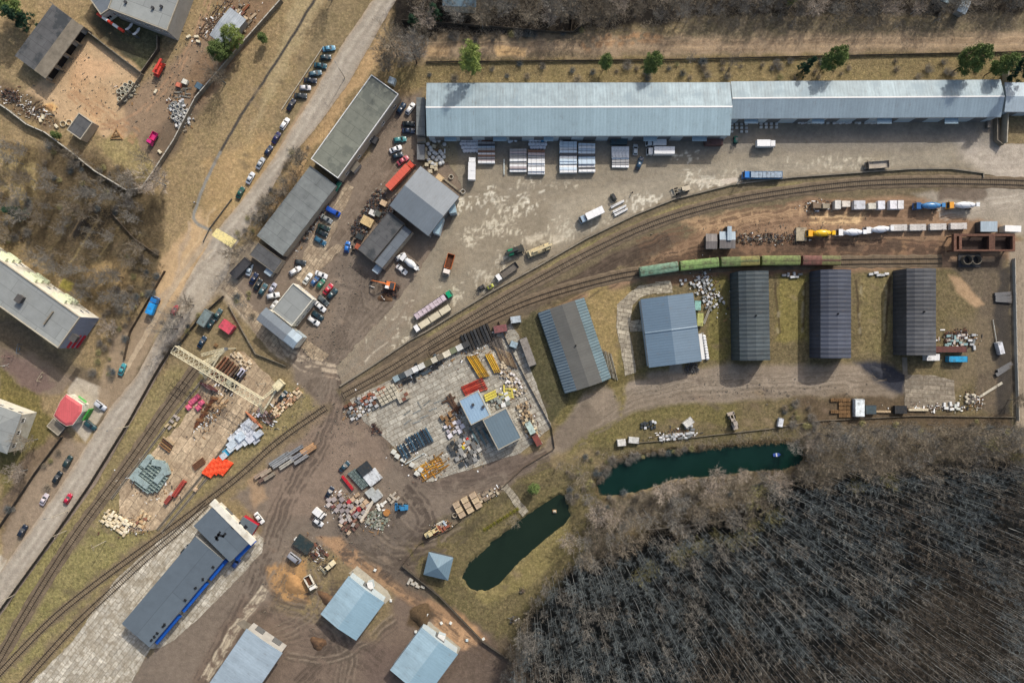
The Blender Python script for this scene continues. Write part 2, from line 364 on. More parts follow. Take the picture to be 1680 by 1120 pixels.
P([(560,820),(700,860),(700,940),(620,960),(540,900)],MUD,f=14)
P([(540,650),(600,660),(640,760),(520,850),(440,850),(440,780)],(130,112,96),f=16,a=.8)
P([(400,980),(620,1050),(660,950),(800,1040),(870,1130),(300,1130)],(114,98,84),f=14)
P([(600,1060),(800,1040),(840,1130),(600,1130)],(104,88,78),f=20,a=.8)
P([(520,880),(560,880),(660,960),(760,1010),(800,1050),(780,1060),(700,1010),(640,970),(560,920)],(164,128,92),f=6,w=10,a=.8)
P([(440,930),(500,920),(510,990),(450,980)],(176,134,84),f=10,a=.9)
P([(700,1010),(780,1030),(784,1060),(760,1064),(720,1040)],(180,142,104),f=6,a=.9)
P([(680,1000),(700,990),(712,1010),(690,1030),(668,1020)],(90,74,56),v=.6,f=6)
P([(420,780),(400,790),(420,830),(440,810)],(168,138,104),f=8,a=.7)
P([(620,940),(690,990),(720,960),(650,900)],(96,84,72),f=8,a=.7)
P([(660,900),(740,860),(830,800),(900,750),(925,800),(900,900),(950,920),(860,1000),(820,1040),(760,1000),(700,960)],(108,98,68),v=1,f=8)
P([(850,880),(930,830),(935,900),(870,960),(800,990),(780,980)],(132,120,78),v=.9,f=6,w=8)
P([(750,900),(840,800),(900,790),(760,860)],(84,76,58),v=.8,f=8,a=.7)
P([(640,1110),(830,1040),(880,1130)],(100,86,74),v=.5,f=10,a=.7)
Ln([(700,870),(780,830),(850,800)],12,(96,88,66),f=8,v=.8,a=.6)
# railway land
P([(550,640),(700,540),(960,390),(1110,325),(1290,290),(1440,282),(1620,285),(1640,300),(1640,340),(1340,330),(1230,350),(1080,400),(960,470),(840,540),(700,600),(570,670)],(110,98,76),v=.6,f=4,w=5)
P([(700,550),(960,400),(1110,338),(1290,300),(1600,290),(1600,300),(1290,310),(1110,350),(970,412),(720,560)],(138,126,86),v=.9,f=5,w=6)
P([(880,520),(1040,440),(1160,370),(1330,325),(1600,325),(1640,340),(1690,420),(1540,440),(1050,460)],(142,114,88),f=8,w=12)
P([(1120,360),(1330,335),(1340,350),(1160,385)],(176,144,108),f=10,a=.8)
P([(870,500),(960,440),(1070,385),(1130,385),(1060,430),(960,460)],(92,78,66),f=8,a=.9)
P([(1330,350),(1420,350),(1410,368),(1330,368)],(206,172,126),f=5,w=6)
P([(1060,450),(1160,395),(1560,395),(1560,425),(1060,470)],(120,92,72),f=6,a=.8)
P([(1300,395),(1560,388),(1570,440),(1400,440)],(150,118,86),f=10,a=.7,b2=.42)
P([(1300,395),(1480,395),(1480,415),(1300,412)],(92,76,64),f=6,a=.8,b2=.4)
P([(1500,320),(1700,300),(1700,400),(1660,380),(1560,350)],(150,140,124),f=10)
P([(1540,310),(1620,300),(1620,330),(1540,330)],(96,82,70),f=5,a=.8)
P([(1655,400),(1700,390),(1700,700),(1668,700)],(150,136,116),f=5,w=4)
P([(1560,430),(1650,420),(1650,690),(1600,670),(1600,500)],(104,92,76),v=.6,f=10)
P([(1640,440),(1660,430),(1664,700),(1640,700),(1630,560)],(66,62,58),f=8,a=.9)
P([(1555,450),(1575,455),(1615,500),(1600,505),(1570,480)],(168,138,104),f=5,w=6,a=.9)
P([(1560,420),(1650,415),(1650,440),(1560,440)],(70,62,56),f=8,a=.8)
P([(1560,520),(1620,520),(1640,600),(1560,640)],(118,104,82),v=.4,f=12,a=.7)
# track round the huts
P([(870,760),(930,690),(960,640),(1040,612),(1190,598),(1420,598),(1480,615),(1500,640),(1470,655),(1300,650),(1180,660),(1060,668),(960,710),(920,745)],(136,122,104),f=8,w=12)
P([(960,640),(1060,625),(1200,612),(1420,610),(1400,635),(1060,650)],(148,134,116),f=8,a=.8)
P([(900,735),(930,690),(960,660),(990,680),(930,740)],(110,98,84),f=8,a=.7)
P([(1100,575),(1118,575),(1120,612),(1098,612)],(140,132,118),f=3,w=2)
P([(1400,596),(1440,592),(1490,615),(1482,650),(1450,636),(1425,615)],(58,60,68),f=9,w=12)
P([(1300,650),(1500,650),(1560,680),(1660,680),(1660,700),(1340,700)],(96,82,64),v=.6,f=10)
P([(1020,690),(1040,480),(1000,480),(990,600),(1000,640)],(124,112,72),v=.9,f=8)
P([(1275,450),(1325,450),(1325,560),(1275,560)],(126,116,66),v=1,f=8,a=.9)
P([(1410,450),(1460,450),(1460,580),(1410,580)],(124,112,76),v=1,f=8,a=.9)
P([(1160,450),(1196,450),(1196,590),(1160,590)],(116,108,62),v=1,f=8,a=.9)
for a,b in (((1271,465),(1280,545)),((1322,465),(1318,540)),((1404,460),(1412,550)),((1458,460),(1452,560)),((1462,455),(1458,500))): Ln([a,b],3.5,(70,58,44),f=2,a=.8,w=5)
for x in (1276,1316,1410,1450): Ln([(x+3,470),(x,545)],4,(150,140,112),f=3,a=.7,w=8,br=.5)
P([(880,500),(930,620),(930,660),(900,700),(860,620),(855,530)],(84,80,56),v=.9,f=8)
P([(970,470),(1040,470),(1000,640),(980,560),(960,490)],(146,126,84),v=.8,f=8)
P([(940,620),(1060,600),(1060,620),(960,650)],(96,86,52),v=.8,f=8,a=.7)
P([(640,560),(700,555),(760,520),(900,470),(900,500),(700,590),(600,640)],(100,88,72),v=.3,f=5)
Ln([(560,655),(640,612),(760,548),(900,488)],10,(86,76,64),f=6,a=.5)
# ruts
for pts,c,n,g in (([(560,600),(540,700),(460,820),(420,960),(330,1120)],(92,80,70),5,16),([(560,600),(620,700),(700,800),(800,790),(900,745)],(94,82,72),5,14),
  ([(600,470),(560,560),(510,640)],(100,88,76),4,14),([(540,420),(600,330),(650,260)],(100,86,72),3,10),
  ([(500,960),(620,960),(560,1060),(500,1130)],(84,72,62),5,22),([(440,980),(540,1030),(620,1090)],(88,76,66),5,22),([(620,940),(680,900),(700,850),(660,800)],(80,70,62),7,20),
  ([(560,900),(660,900),(730,860)],(80,70,62),5,16),([(560,900),(640,960),(740,1030),(800,1080)],(96,80,66),3,8),
  ([(1050,410),(1150,380),(1300,345),(1500,350)],(112,88,68),6,16),([(1050,440),(1180,410),(1400,405),(1550,410)],(84,68,56),5,10),([(900,500),(1000,445),(1100,400)],(76,64,54),5,18),
  ([(940,720),(1040,650),(1200,630),(1450,625)],(116,104,88),4,14),([(380,470),(430,540),(480,590),(560,610)],(190,172,146),3,12),
  ([(120,200),(190,210),(260,160),(320,60),(340,0)],(160,128,98),3,12),([(1540,350),(1640,330),(1700,320)],(170,160,144),3,10),([(1670,420),(1672,690)],(128,116,98),2,3),
  ([(110,150),(160,190),(220,230)],(168,130,94),4,14)):
    ruts(pts,c,n,g)
for pts,n in sw: ruts(pts,(92,81,69),n,20,a=.5); ruts(pts,(136,121,103),max(1,n//2),20,a=.45)
ruts([(430,960),(380,1030),(330,1110)],(190,176,150),3,10); ruts([(700,510),(640,560),(590,600)],(186,172,146),2,6)
for i in range(60):   # puddled, churned flecks on the service ground
    x,y=rut.choice([(540,640),(600,700),(560,860),(640,900),(470,880),(430,1000),(560,1040),(520,1090),(620,520),(560,480),(900,690),(1100,640),(1300,630)]); x+=rut.gauss(0,34); y+=rut.gauss(0,26)
    s=rut.uniform(4,15); P([(x-s,y-s*.4),(x,y-s*.6),(x+s,y),(x+s*.3,y+s*.5)],rut.choice([(96,84,74),(146,128,108),(88,78,70),(132,112,94)]),f=5,a=.5,w=16,v=0.)
for pts in ([(322,604),(275,667),(192,786),(91,926),(0,1080)],[(535,668),(400,775),(258,883),(120,985),(0,1102)],[(340,826),(243,912),(121,1025),(39,1118)]):
    Ln(pts,15,(124,106,84),f=8,a=.8,w=14,v=.2); Ln(pts,22,(118,104,82),f=10,a=.7,w=20,br=.47,v=.3)
for i in range(70):
    x,y=rut.choice([(90,980),(200,840),(150,900),(300,700),(250,760),(430,180),(400,250),(470,120),(1060,620),(1300,500),(1430,500),(1180,560),(1000,560),(880,960),(820,900),(1120,690),(1250,680)]); x+=rut.gauss(0,30); y+=rut.gauss(0,24); s=rut.uniform(4,13)
    P([(x-s,y-s*.5),(x,y-s*.7),(x+s,y),(x+s*.3,y+s*.6)],rut.choice([(112,96,76),(136,118,92),(96,84,66)]),f=6,a=.6,w=18,v=.2)
POND1=[(1000,762),(1040,748),(1100,740),(1150,738),(1200,733),(1260,727),(1308,726),(1318,738),(1318,757),(1290,770),(1225,773),(1180,782),(1110,785),(1060,802),(1020,812),(985,812),(978,790)]
POND2=[(900,822),(916,812),(926,815),(936,842),(928,858),(890,888),(850,925),(824,955),(798,970),(772,967),(757,948),(770,924),(815,884),(866,845)]
P([(p[0],p[1]-4) for p in POND1],(84,72,58),v=.8,f=18,w=8,a=.8)
P(POND2,(120,110,74),v=.9,f=16,w=8,a=.7)

def gridmat(name,rough=.95,vegc=True,patch=None,spec=.15):
    m,nt,b=newmat(name); co=N(nt,'ShaderNodeTexCoord').outputs['Object']
    vc=N(nt,'ShaderNodeAttribute',attribute_name='Col'); vg=N(nt,'ShaderNodeAttribute',attribute_name='veg').outputs['Fac']
    f1=noise(nt,co,.09,7,.7); f2=noise(nt,co,.55,6,.8); f3=noise(nt,co,3.2,3,.7)
    v=mth(nt,'MULTIPLY',mrange(nt,f1,.3,.7,.86,1.14),mrange(nt,f3,.3,.7,.88,1.12))
    v=mth(nt,'MULTIPLY',v,mrange(nt,f2,.32,.68,.78,1.22))
    base=mix(nt,1.,vc.outputs['Color'],v,'MULTIPLY')
    if vegc:
        g1=noise(nt,co,.16,6,.75); g2=noise(nt,co,1.1,5,.8)
        gr=mix(nt,mrange(nt,g1,.42,.6,0,.55),base,mix(nt,1.,base,(.80,.88,.66,1),'MULTIPLY'))
        gr=mix(nt,mrange(nt,g2,.48,.64,0,.9),gr,mix(nt,1.,base,(1.5,1.42,1.35,1),'MULTIPLY'))
        gr=mix(nt,mrange(nt,noise(nt,co,.8,6,.8),.49,.62,0,.85),gr,mix(nt,1.,base,(.48,.46,.45,1),'MULTIPLY'))
        gr=mix(nt,mrange(nt,noise(nt,co,4.,3,.8),.5,.7,0,.5),gr,mix(nt,1.,base,(.55,.52,.5,1),'MULTIPLY'))
        base=mix(nt,vg,base,gr)
    else:
        base=mix(nt,mrange(nt,noise(nt,co,.7,8,.8),.55,.72,0,.35),base,mix(nt,1.,base,(.7,.68,.66,1),'MULTIPLY'))
    if patch: base=patch(nt,co,base)
    nt.links.new(base,b.inputs['Base Color']); b.inputs['Roughness'].default_value=rough; b.inputs['Specular IOR Level'].default_value=spec
    bn=N(nt,'ShaderNodeBump'); bn.inputs['Strength'].default_value=.55; bn.inputs['Distance'].default_value=.35
    nt.links.new(mth(nt,'ADD',noise(nt,co,1.5,6,.75),mth(nt,'MULTIPLY',f3,.4)),bn.inputs['Height']); nt.links.new(bn.outputs[0],b.inputs['Normal'])
    MT[name]=m; return m
def setattrs(me,cols,veg):
    a=me.color_attributes.new('Col','FLOAT_COLOR','POINT'); a.data.foreach_set('color',np.hstack([cols,np.ones((len(cols),1))]).astype('f').ravel())
    b=me.attributes.new('veg','FLOAT','POINT'); b.data.foreach_set('value',veg.astype('f'))
def build_ground():
    st=.4/S
    fx=np.arange(-60,1741,st); fy=np.arange(-50,1171,st)
    far=np.array([100,300,900,3000,9000,22000.])
    xs=np.concatenate([fx[0]-far[::-1],fx,fx[-1]+far]); ys=np.concatenate([fy[0]-far[::-1],fy,fy[-1]+far])
    X,Y=np.meshgrid(xs,ys); X=X.ravel(); Y=Y.ravel(); nx,ny=len(xs),len(ys)
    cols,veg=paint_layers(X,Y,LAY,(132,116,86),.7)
    z=np.full(X.size,-.05)-veg*.25*np.clip(fbm(X,Y,30,4,5.)-.35,0,1)
    for pd,dep in ((POND1,1.6),(POND2,1.4)):
        ix=np.where((X>min(p[0] for p in pd)-30)&(X<max(p[0] for p in pd)+30)&(Y>min(p[1] for p in pd)-30)&(Y<max(p[1] for p in pd)+30))[0]
        d=sdf(X[ix]+(fbm(X[ix],Y[ix],9,3)-.5)*7,Y[ix]+(fbm(X[ix],Y[ix],9,3,60.)-.5)*7,pd)
        z[ix]-=np.clip(.5-d/9,0,1)*dep
    V=np.stack([(X-CX)*S,(CY-Y)*S,z],1)
    i=np.arange(nx*ny).reshape(ny,nx); q=np.stack([i[1:,:-1],i[1:,1:],i[:-1,1:],i[:-1,:-1]],-1).reshape(-1,4)
    me=bpy.data.meshes.new('ground'); me.vertices.add(len(V)); me.vertices.foreach_set('co',V.astype('f').ravel())
    me.loops.add(q.size); me.loops.foreach_set('vertex_index',q.ravel().astype('i')); me.polygons.add(len(q))
    me.polygons.foreach_set('loop_start',np.arange(0,q.size,4,dtype='i')); me.polygons.foreach_set('use_smooth',np.ones(len(q),bool)); me.update(); me.validate()
    setattrs(me,cols,veg); me.materials.append(gridmat('soil'))
    o=bpy.data.objects.new('ground',me); col.objects.link(o); o['kind']='structure'
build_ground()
def densify(poly,st):
    out=[]
    for i in range(len(poly)):
        a=poly[i];b=poly[(i+1)%len(poly)]; n=max(1,int(math.dist(a,b)/st))
        out+=[(a[0]+(b[0]-a[0])*k/n,a[1]+(b[1]-a[1])*k/n) for k in range(n)]
    return out
def sheet(name,poly,z,material,layers=None,base=(128,120,104),st=4.,edge=0.,thick=0.,veg0=0.):
    """flat sheet on the ground from a photo-pixel outline; edge = ragged outline in pixels"""
    poly=densify(poly,st if edge else 1e9 if not layers else st)
    if edge:
        A=np.array(poly); n1=(fbm(A[:,0],A[:,1],8,3,9.)-.5)*2*edge; n2=(fbm(A[:,0],A[:,1],8,3,77.)-.5)*2*edge
        poly=[(p[0]+a,p[1]+b) for p,a,b in zip(poly,n1,n2)]
    n=len(poly); pts=[Vector(p) for p in poly]
    if layers is not None or st<4:
        xs=[p[0] for p in poly]; ys=[p[1] for p in poly]; X,Y=np.meshgrid(np.arange(min(xs),max(xs),st),np.arange(min(ys),max(ys),st)); X=X.ravel();Y=Y.ravel()
        d=sdf(X,Y,poly); k=d<-st*.5; pts+=[Vector((x,y)) for x,y in zip(X[k],Y[k])]
    ov,_,of,_,_,_=delaunay_2d_cdt(pts,[(i,(i+1)%n) for i in range(n)],[],1,1e-4)
    A=np.array([tuple(v) for v in ov]); V=[((x-CX)*S,(CY-y)*S,z) for x,y in A]
    me=bpy.data.meshes.new(name); me.from_pydata(V,[],[tuple(f)[::-1] for f in of]); me.update()
    c,v=paint_layers(A[:,0],A[:,1],layers or [],base,veg0); setattrs(me,c,v)
    me.materials.append(material); o=bpy.data.objects.new(name,me); col.objects.link(o); o['kind']='structure'; return o
# ---------------------------------------------------------------- roads, yards, water
RL=[(640,-60),(612,0),(557,80),(505,170),(447,262),(395,332),(352,382),(318,440),(275,520),(225,615),(180,670),(100,797),(50,868),(0,938),(-60,1020)]
RR=[(-60,1086),(0,1006),(70,906),(150,792),(217,682),(262,597),(290,560),(330,512),(352,480),(372,452),(384,407),(427,342),(472,264),(515,215),(570,140),(620,52),(650,0),(690,-60)]
rl=[]
for d,c,a in ((14,(186,176,158),.55),(20,(150,140,126),.5),(26,(182,172,156),.4)): rl.append(('l',offs(RL,-d),c,dict(w2=5,f=5,a=a,w=6,v=0.)))
rl.append(('l',RL,(176,152,122),dict(w2=4,f=5,a=.7,w=8))); rl.append(('l',RR[::1],(150,130,108),dict(w2=5,f=6,a=.6,w=8)))
rl.append(('l',[(240,600),(290,525),(340,470)],(150,134,112),dict(w2=8,f=10,a=.6,w=14,br=.4)))
rl.append(('l',[(254,530),(300,462),(345,412)],(190,172,146),dict(w2=3,f=3,a=.8,w=8)))
rl.append(('l',[(262,540),(306,470),(352,418)],(124,112,96),dict(w2=3,f=3,a=.8,w=8)))
rl.append(('p',[(330,430),(384,410),(375,452),(352,482),(330,510),(310,480)],(172,160,140),dict(f=16,a=.6)))
for i in range(26):
    t=rut.random(); k=int(t*(len(RL)-2)); p=RL[k]; q=RL[k+1]; u=rut.random(); x=p[0]+(q[0]-p[0])*u+rut.uniform(8,34); y=p[1]+(q[1]-p[1])*u
    rl.append(('l',[(x,y),(x-rut.uniform(6,22),y+rut.uniform(12,40))],rut.choice([(140,132,120),(190,180,164),(128,120,110)]),dict(w2=rut.uniform(1.5,4),f=3,a=.4,w=6)))
sheet('road',RL+RR,.03,gridmat('asphalt_worn',vegc=False),rl,base=(158,148,132),edge=1.2,veg0=0)
sheet('road_shoulder',[(262,597),(290,560),(284,572),(240,650),(160,790),(70,912),(0,1010),(-60,1090),(-60,1078),(0,1000),(64,908),(148,796),(215,684)],.012,gridmat('asphalt_worn'),[],base=(142,126,110),edge=1)
sheet('pavement',[(300,455),(352,384),(345,380),(296,448),(240,540),(200,610),(206,614),(250,540)],.012,gridmat('asphalt_worn'),[],base=(172,152,124),edge=1.5)
hump=mat('faded_yellow_paint',C(232,216,150),.8,.12,2,dirt=C(176,164,136))
sheet('crossing_marking',[(356,374),(389,394),(380,407),(347,386)],.055,hump,edge=.4,st=3)
YD=[(690,224),(1198,224),(1200,200),(1640,196),(1644,236),(1700,236),(1700,292),(1650,292),(1612,286),(1560,278),(1440,281),(1300,290),(1200,302),(1105,326),(1040,352),(960,391),(800,480),(700,542),(672,558),(610,600),(560,632),(552,600),(590,560),(640,510),(690,440),(742,360),(758,310),(752,290),(735,268),(690,262)]
yl=[('p',[(690,440),(650,500),(560,600),(540,640),(620,600),(680,520)],(132,118,100),dict(f=22,a=.9)),
 ('p',[(1560,220),(1700,236),(1700,300),(1640,300),(1580,262)],(178,166,150),dict(f=22,a=.9)),
 ('p',[(690,224),(1640,196),(1640,240),(1200,250),(760,262)],(128,122,112),dict(f=26,a=.7)),
 ('p',[(690,224),(750,224),(752,286),(690,262)],(136,124,96),dict(f=10,a=.8)),
 ('p',[(900,330),(1200,260),(1560,250),(1560,270),(1200,296),(1050,345),(900,400)],(160,150,130),dict(f=18,a=.6))]
cr=random.Random(8)
def crack(x,y,n,sx,sy,c=(204,194,168),vert=.6):
    for i in range(int(n*2.2)):
        a=x+cr.gauss(0,sx*1.1); b=y+cr.gauss(0,sy); l=cr.uniform(2,9); ang=(math.pi/2+cr.gauss(0,.25)) if cr.random()<vert else cr.gauss(0,.2)
        yl.append(('l',[(a,b),(a+l*math.cos(ang),b+l*math.sin(ang))],c,dict(w2=cr.uniform(.8,3.2),f=1.4,a=.8,w=9,br=.42)))
for a in ((795,325,22,18,10),(830,345,24,14,14),(800,370,18,14,6),(822,368,16,16,8),(860,330,14,10,12),(765,390,14,16,4),(775,400,6,8,4),(875,390,20,16,5),(920,370,20,14,8),(935,375,12,6,8),(750,330,10,6,10),(990,360,12,10,8),(1050,330,16,10,6),(1070,325,10,8,4),
  (1160,298,26,16,5),(1180,296,20,12,3),(1200,282,10,14,2),(1130,288,12,10,4),(1380,272,24,28,3),(1410,260,12,24,2),(1340,262,6,20,4),(820,425,10,8,8),(790,450,12,8,8),(800,470,10,8,8),(650,520,12,20,14),(660,560,14,14,8),(740,480,14,8,10),(870,300,8,12,4),(925,300,6,14,3),(1120,255,8,16,4),(690,520,8,10,8)): crack(*a,c=cr.choice([(220,212,190),(198,188,164)]))
for i in range(5): yl.append(('p',[(1145+i*8,296),(1151+i*8,294),(1150+i*8,302),(1144+i*8,304)],(206,194,172),dict(f=2,a=.8,w=3)))
yl.append(('p',[(1182,295),(1208,291),(1210,298),(1184,303)],(208,194,176),dict(f=2,a=.85,w=3)))
yl.append(('p',[(860,388),(890,384),(892,392),(864,400)],(200,188,164),dict(f=3,a=.8,w=6)))
yl.append(('p',[(905,386),(925,384),(924,394),(908,400)],(200,188,164),dict(f=3,a=.7,w=6,br=.4)))
for i in range(40):
    x=cr.uniform(700,1600); y=cr.uniform(240,470); yl.append(('l',[(x,y),(x+cr.uniform(-60,60),y+cr.uniform(-20,20))],cr.choice([(130,122,106),(160,150,130),(122,114,100)]),dict(w2=cr.uniform(3,12),f=8,a=.35,w=24)))
for pts in ([(560,620),(680,520),(800,430),(980,350),(1200,280),(1680,262)],[(580,600),(700,460),(780,330),(1000,290),(1680,240)]):
    for o in (-9,-4,5,10): yl.append(('l',offs(smooth(pts,2),o),(134,126,110),dict(w2=2.6,f=4,a=.5,w=14,br=.42)))
yl.append(('l',[(690,520),(610,580),(590,600)],(190,178,156),dict(w2=2,f=2,a=.8,w=6,br=.45)))
sheet('paved_yard',YD,.02,gridmat('yard_asphalt',vegc=False,rough=.85),yl,base=(139,128,108),edge=3,st=2.1)
slabA=slabmat('yard_slabs',1.7,3.1,-27,C(182,178,164),dd=.55,dirt=C(118,108,94))
def slab(name,poly,m,z=.035,edge=1.5): return sheet(name,poly,z,m,[],edge=edge,st=5)
slab('concrete_yard',[(574,656),(700,592),(838,530),(852,552),(905,700),(855,742),(712,788),(700,790),(640,726),(596,690)],slabA)
slab('concrete_yard',[(30,1140),(120,1050),(190,950),(262,885),(330,836),(350,822),(414,868),(432,882),(430,905),(390,950),(330,1010),(285,1050),(262,1062),(246,1064),(215,1120),(200,1140)],slabmat('old_slabs',1.6,3.2,-52,C(206,200,184),dd=.75,dirt=C(138,126,104),gap=.08))
slab('concrete_yard',[(196,862),(196,800),(250,740),(300,690),(330,630),(365,585),(400,575),(450,625),(470,650),(400,690),(330,790),(290,830),(262,868),(215,872)],slabmat('gantry_slabs',3.,6.,-55,C(204,182,150),dd=.6,dirt=C(132,110,86)),z=.03,edge=3)
slab('concrete_path',[(1020,492),(1036,478),(1050,468),(1100,461),(1102,478),(1075,480),(1050,488),(1038,500),(1032,545),(1036,560),(1044,610),(1026,616),(1012,540),(1012,500)],slabmat('path_slabs',1.5,3.,10,C(188,178,156),dd=.45,gap=.1),z=.03)
slab('concrete_path',[(1032,527),(1052,524),(1054,543),(1034,545)],MT['path_slabs'],z=.028)
slab('concrete_path',[(1075,462),(1100,460),(1104,480),(1078,482)],MT['path_slabs'],z=.033)
slab('concrete_pad',[(1484,614),(1534,616),(1565,624),(1568,668),(1520,672),(1484,668)],slabmat('pad_slabs',1.5,6.,3,C(158,148,130),dd=.55,gap=.1))
slab('concrete_path',[(822,797),(832,793),(868,838),(857,847)],slabmat('walk_slabs',1.3,2.6,-52,C(176,168,148),dd=.4))
slab('concrete_lane',[(542,350),(566,300),(582,308),(560,352),(540,402),(500,460),(486,450),(500,410),(522,370)],slabmat('lane_slabs',1.5,3.,-55,C(190,172,144),dd=.75,dirt=C(126,108,88)),edge=3)
slab('concrete_lane',[(490,566),(502,556),(540,582),(530,592),(512,590)],MT['lane_slabs'])
slab('concrete_lane',[(364,470),(380,462),(460,560),(470,590),(430,560)],MT['lane_slabs'],z=.03,edge=5)
slab('concrete_lane',[(556,400),(566,404),(500,470),(480,450),(500,430)],MT['lane_slabs'],z=.03,edge=3)
slab('concrete_path',[(1480,586),(1488,586),(1489,614),(1481,614)],concd,z=.03,edge=.3)
def water_(nm,c1,c2):
 wm,nt,b=newmat(nm); co=N(nt,'ShaderNodeTexCoord').outputs['Object']
 nt.links.new(mix(nt,noise(nt,co,.12,4),c1,c2),b.inputs['Base Color']); b.inputs['Roughness'].default_value=.12; b.inputs['Specular IOR Level'].default_value=.2
 bn=N(nt,'ShaderNodeBump'); bn.inputs['Strength'].default_value=.12; bn.inputs['Distance'].default_value=.05; nt.links.new(noise(nt,co,2.,3),bn.inputs['Height']); nt.links.new(bn.outputs[0],b.inputs['Normal']); return wm
for pd,wm in ((POND1,water_('pond_water',(.003,.015,.012,1),(.006,.027,.021,1))),(POND2,water_('pond_water_murky',(.008,.016,.010,1),(.014,.026,.017,1)))):
    cx=sum(p[0] for p in pd)/len(pd); cy=sum(p[1] for p in pd)/len(pd)
    sheet('water',[(p[0]+(p[0]-cx)*.05+(4 if p[0]>cx else -4),p[1]+(4 if p[1]>cy else -4)) for p in pd],-.75,wm,st=500)
# ---------------------------------------------------------------- railway
def W3(p,z=0): v=G(*p); return Vector((v.x,v.y,z))
def resample(pts,step):
    pts=[Vector((p[0],p[1])) for p in pts]; out=[pts[0].copy()]; acc=0.
    for i in range(len(pts)-1):
        a,b=pts[i],pts[i+1]; l=(b-a).length; t=step-acc
        while t<=l: out.append(a+(b-a)*(t/l)); t+=step
        acc=l-(t-step)
    return out
def ribbon(mb,pts,w,z0,z1,mi=0):
    n=len(pts); L=[];Rr=[]
    for i,p in enumerate(pts):
        a=pts[max(i-1,0)];b=pts[min(i+1,n-1)]; d=(b-a).normalized(); q=Vector((-d.y,d.x))*w/2; L.append(p+q); Rr.append(p-q)
    secs=[[(l.x,l.y,z0),(r.x,r.y,z0),(r.x,r.y,z1),(l.x,l.y,z1)] for l,r in zip(L,Rr)]
    return mb.loft(secs,mi)
ball=mat('ballast',C(116,102,84),.95,.3,.5,fine=6,dirt=C(96,84,66)); railm=mat('rail_steel',C(58,48,42),.6,.2,metal=.2); slp=mat('sleeper_wood',C(122,110,92),.9,.3,1.5,rnd=.25); slpd=mat('sleeper_dark',C(104,90,72),.9,.3,1.5,rnd=.3)
def track(pts,label,dark=False,gauge=1.6,bal=True,bury=0.):
    wp=[Vector((W3(p).x,W3(p).y)) for p in smooth(pts,3)]; st=resample(wp,.75)
    o=thing('railway_track',label,'railway track',(wp[0].x,wp[0].y,0)); B=Vector((wp[0].x,wp[0].y))
    L=[p-B for p in resample(wp,2.)]
    if bal:
        mb=MB(); n=len(L); rr=random.Random(len(pts))
        secs=[]
        for i,p in enumerate(L):
            d=(L[min(i+1,n-1)]-L[max(i-1,0)]).normalized(); q=Vector((-d.y,d.x)); a=1.75+rr.uniform(-.25,.25); c=1.75+rr.uniform(-.25,.25)
            secs.append([(p.x+q.x*(a+.5),p.y+q.y*(a+.5),-.06),(p.x+q.x*(-c-.5),p.y+q.y*(-c-.5),-.06),(p.x-q.x*c,p.y-q.y*c,.13-bury*.4),(p.x+q.x*a,p.y+q.y*a,.13-bury*.4)])
        mb.loft(secs); mb.build('ballast',ball,o)
    for s in (1,-1):
        mb=MB(); off=[]
        for i,p in enumerate(L):
            d=(L[min(i+1,len(L)-1)]-L[max(i-1,0)]).normalized(); off.append(p+Vector((-d.y,d.x))*s*gauge/2)
        ribbon(mb,off,.17,.22,.40); mb.build('rail',railm,o)
    sm=MB().box(-.13,-1.35,.10,.13,1.35,.235); proto=None; rest=MB(); n=len(st)
    vis=[i for i in range(n) if abs(st[i].x)<178 and abs(st[i].y)<119]; keep=set(sorted(vis,key=lambda i:st[i].length)[:100])
    for i,p in enumerate(st):
        d=(st[min(i+1,n-1)]-st[max(i-1,0)]); a=math.atan2(d.y,d.x)
        if i in keep:
            if proto is None: proto=q=sm.build('sleeper',slpd if dark else slp,o)
            else: q=proto.copy(); col.objects.link(q); q.parent=o
            q.location=(p.x-B.x,p.y-B.y,-bury); q.rotation_euler=(0,0,a)
        else: rest.ob(p.x-B.x,p.y-B.y,.10-bury,.26,2.7,.135,a)
    if rest.v: q=rest.build('sleeper',slpd if dark else slp,o); q['kind']='stuff'
    return o
TA=[(1750,303),(1620,298),(1500,297),(1400,301),(1300,313),(1210,327),(1135,345),(1057,371),(960,417),(843,481),(792,511),(701,567),(634,610),(561,650)]
TB=[(1545,428),(1400,429),(1315,431),(1183,436),(1047,445),(967,464),(900,483),(840,505),(760,545),(701,580)]
TC=[(322,604),(275,667),(230,733),(192,786),(143,850),(91,926),(39,1011),(0,1080),(-40,1150)]
TD=[(535,668),(455,722),(400,775),(340,822),(258,883),(182,938),(120,985),(76,1023),(0,1102),(-40,1150)]
TE=[(340,826),(300,866),(243,912),(188,964),(121,1025),(39,1118),(10,1150)]
track(TA,'long curving railway track on pale ballast just below the paved yard wall')
track(TB,'railway siding carrying the green freight wagons above the dark arched warehouses',dark=True,bury=.1)
track(TC,'railway track with a pale sleeper ladder running beside the road fence in the lower left')
track(TD,'railway track running past the bright orange stack down to the bottom left corner',bal=False,bury=.13)
track(TE,'railway track closest to the pale slab yard of the long blue-walled building',bal=False,bury=.13)
def crane_rail(pts,label):
    wp=[Vector((W3(p).x,W3(p).y)) for p in pts]; B=wp[0]; o=thing('crane_rail',label,'crane rail',(B.x,B.y,0))
    mb=MB(); ribbon(mb,[p-B for p in wp],.9,.02,.16); mb.build('rail_beam',concd,o); mb=MB(); ribbon(mb,[p-B for p in wp],.13,.16,.3); mb.build('rail',railm,o)
crane_rail([(412,674),(340,770),(258,869)],'straight crane rail on a concrete strip beside the orange stack')
crane_rail([(419,679),(347,775),(265,874)],'straight crane rail nearest the orange stack, close beside its twin')
crane_rail([(333,622),(280,690),(183,818)],'straight crane rail along the road side of the gantry yard')
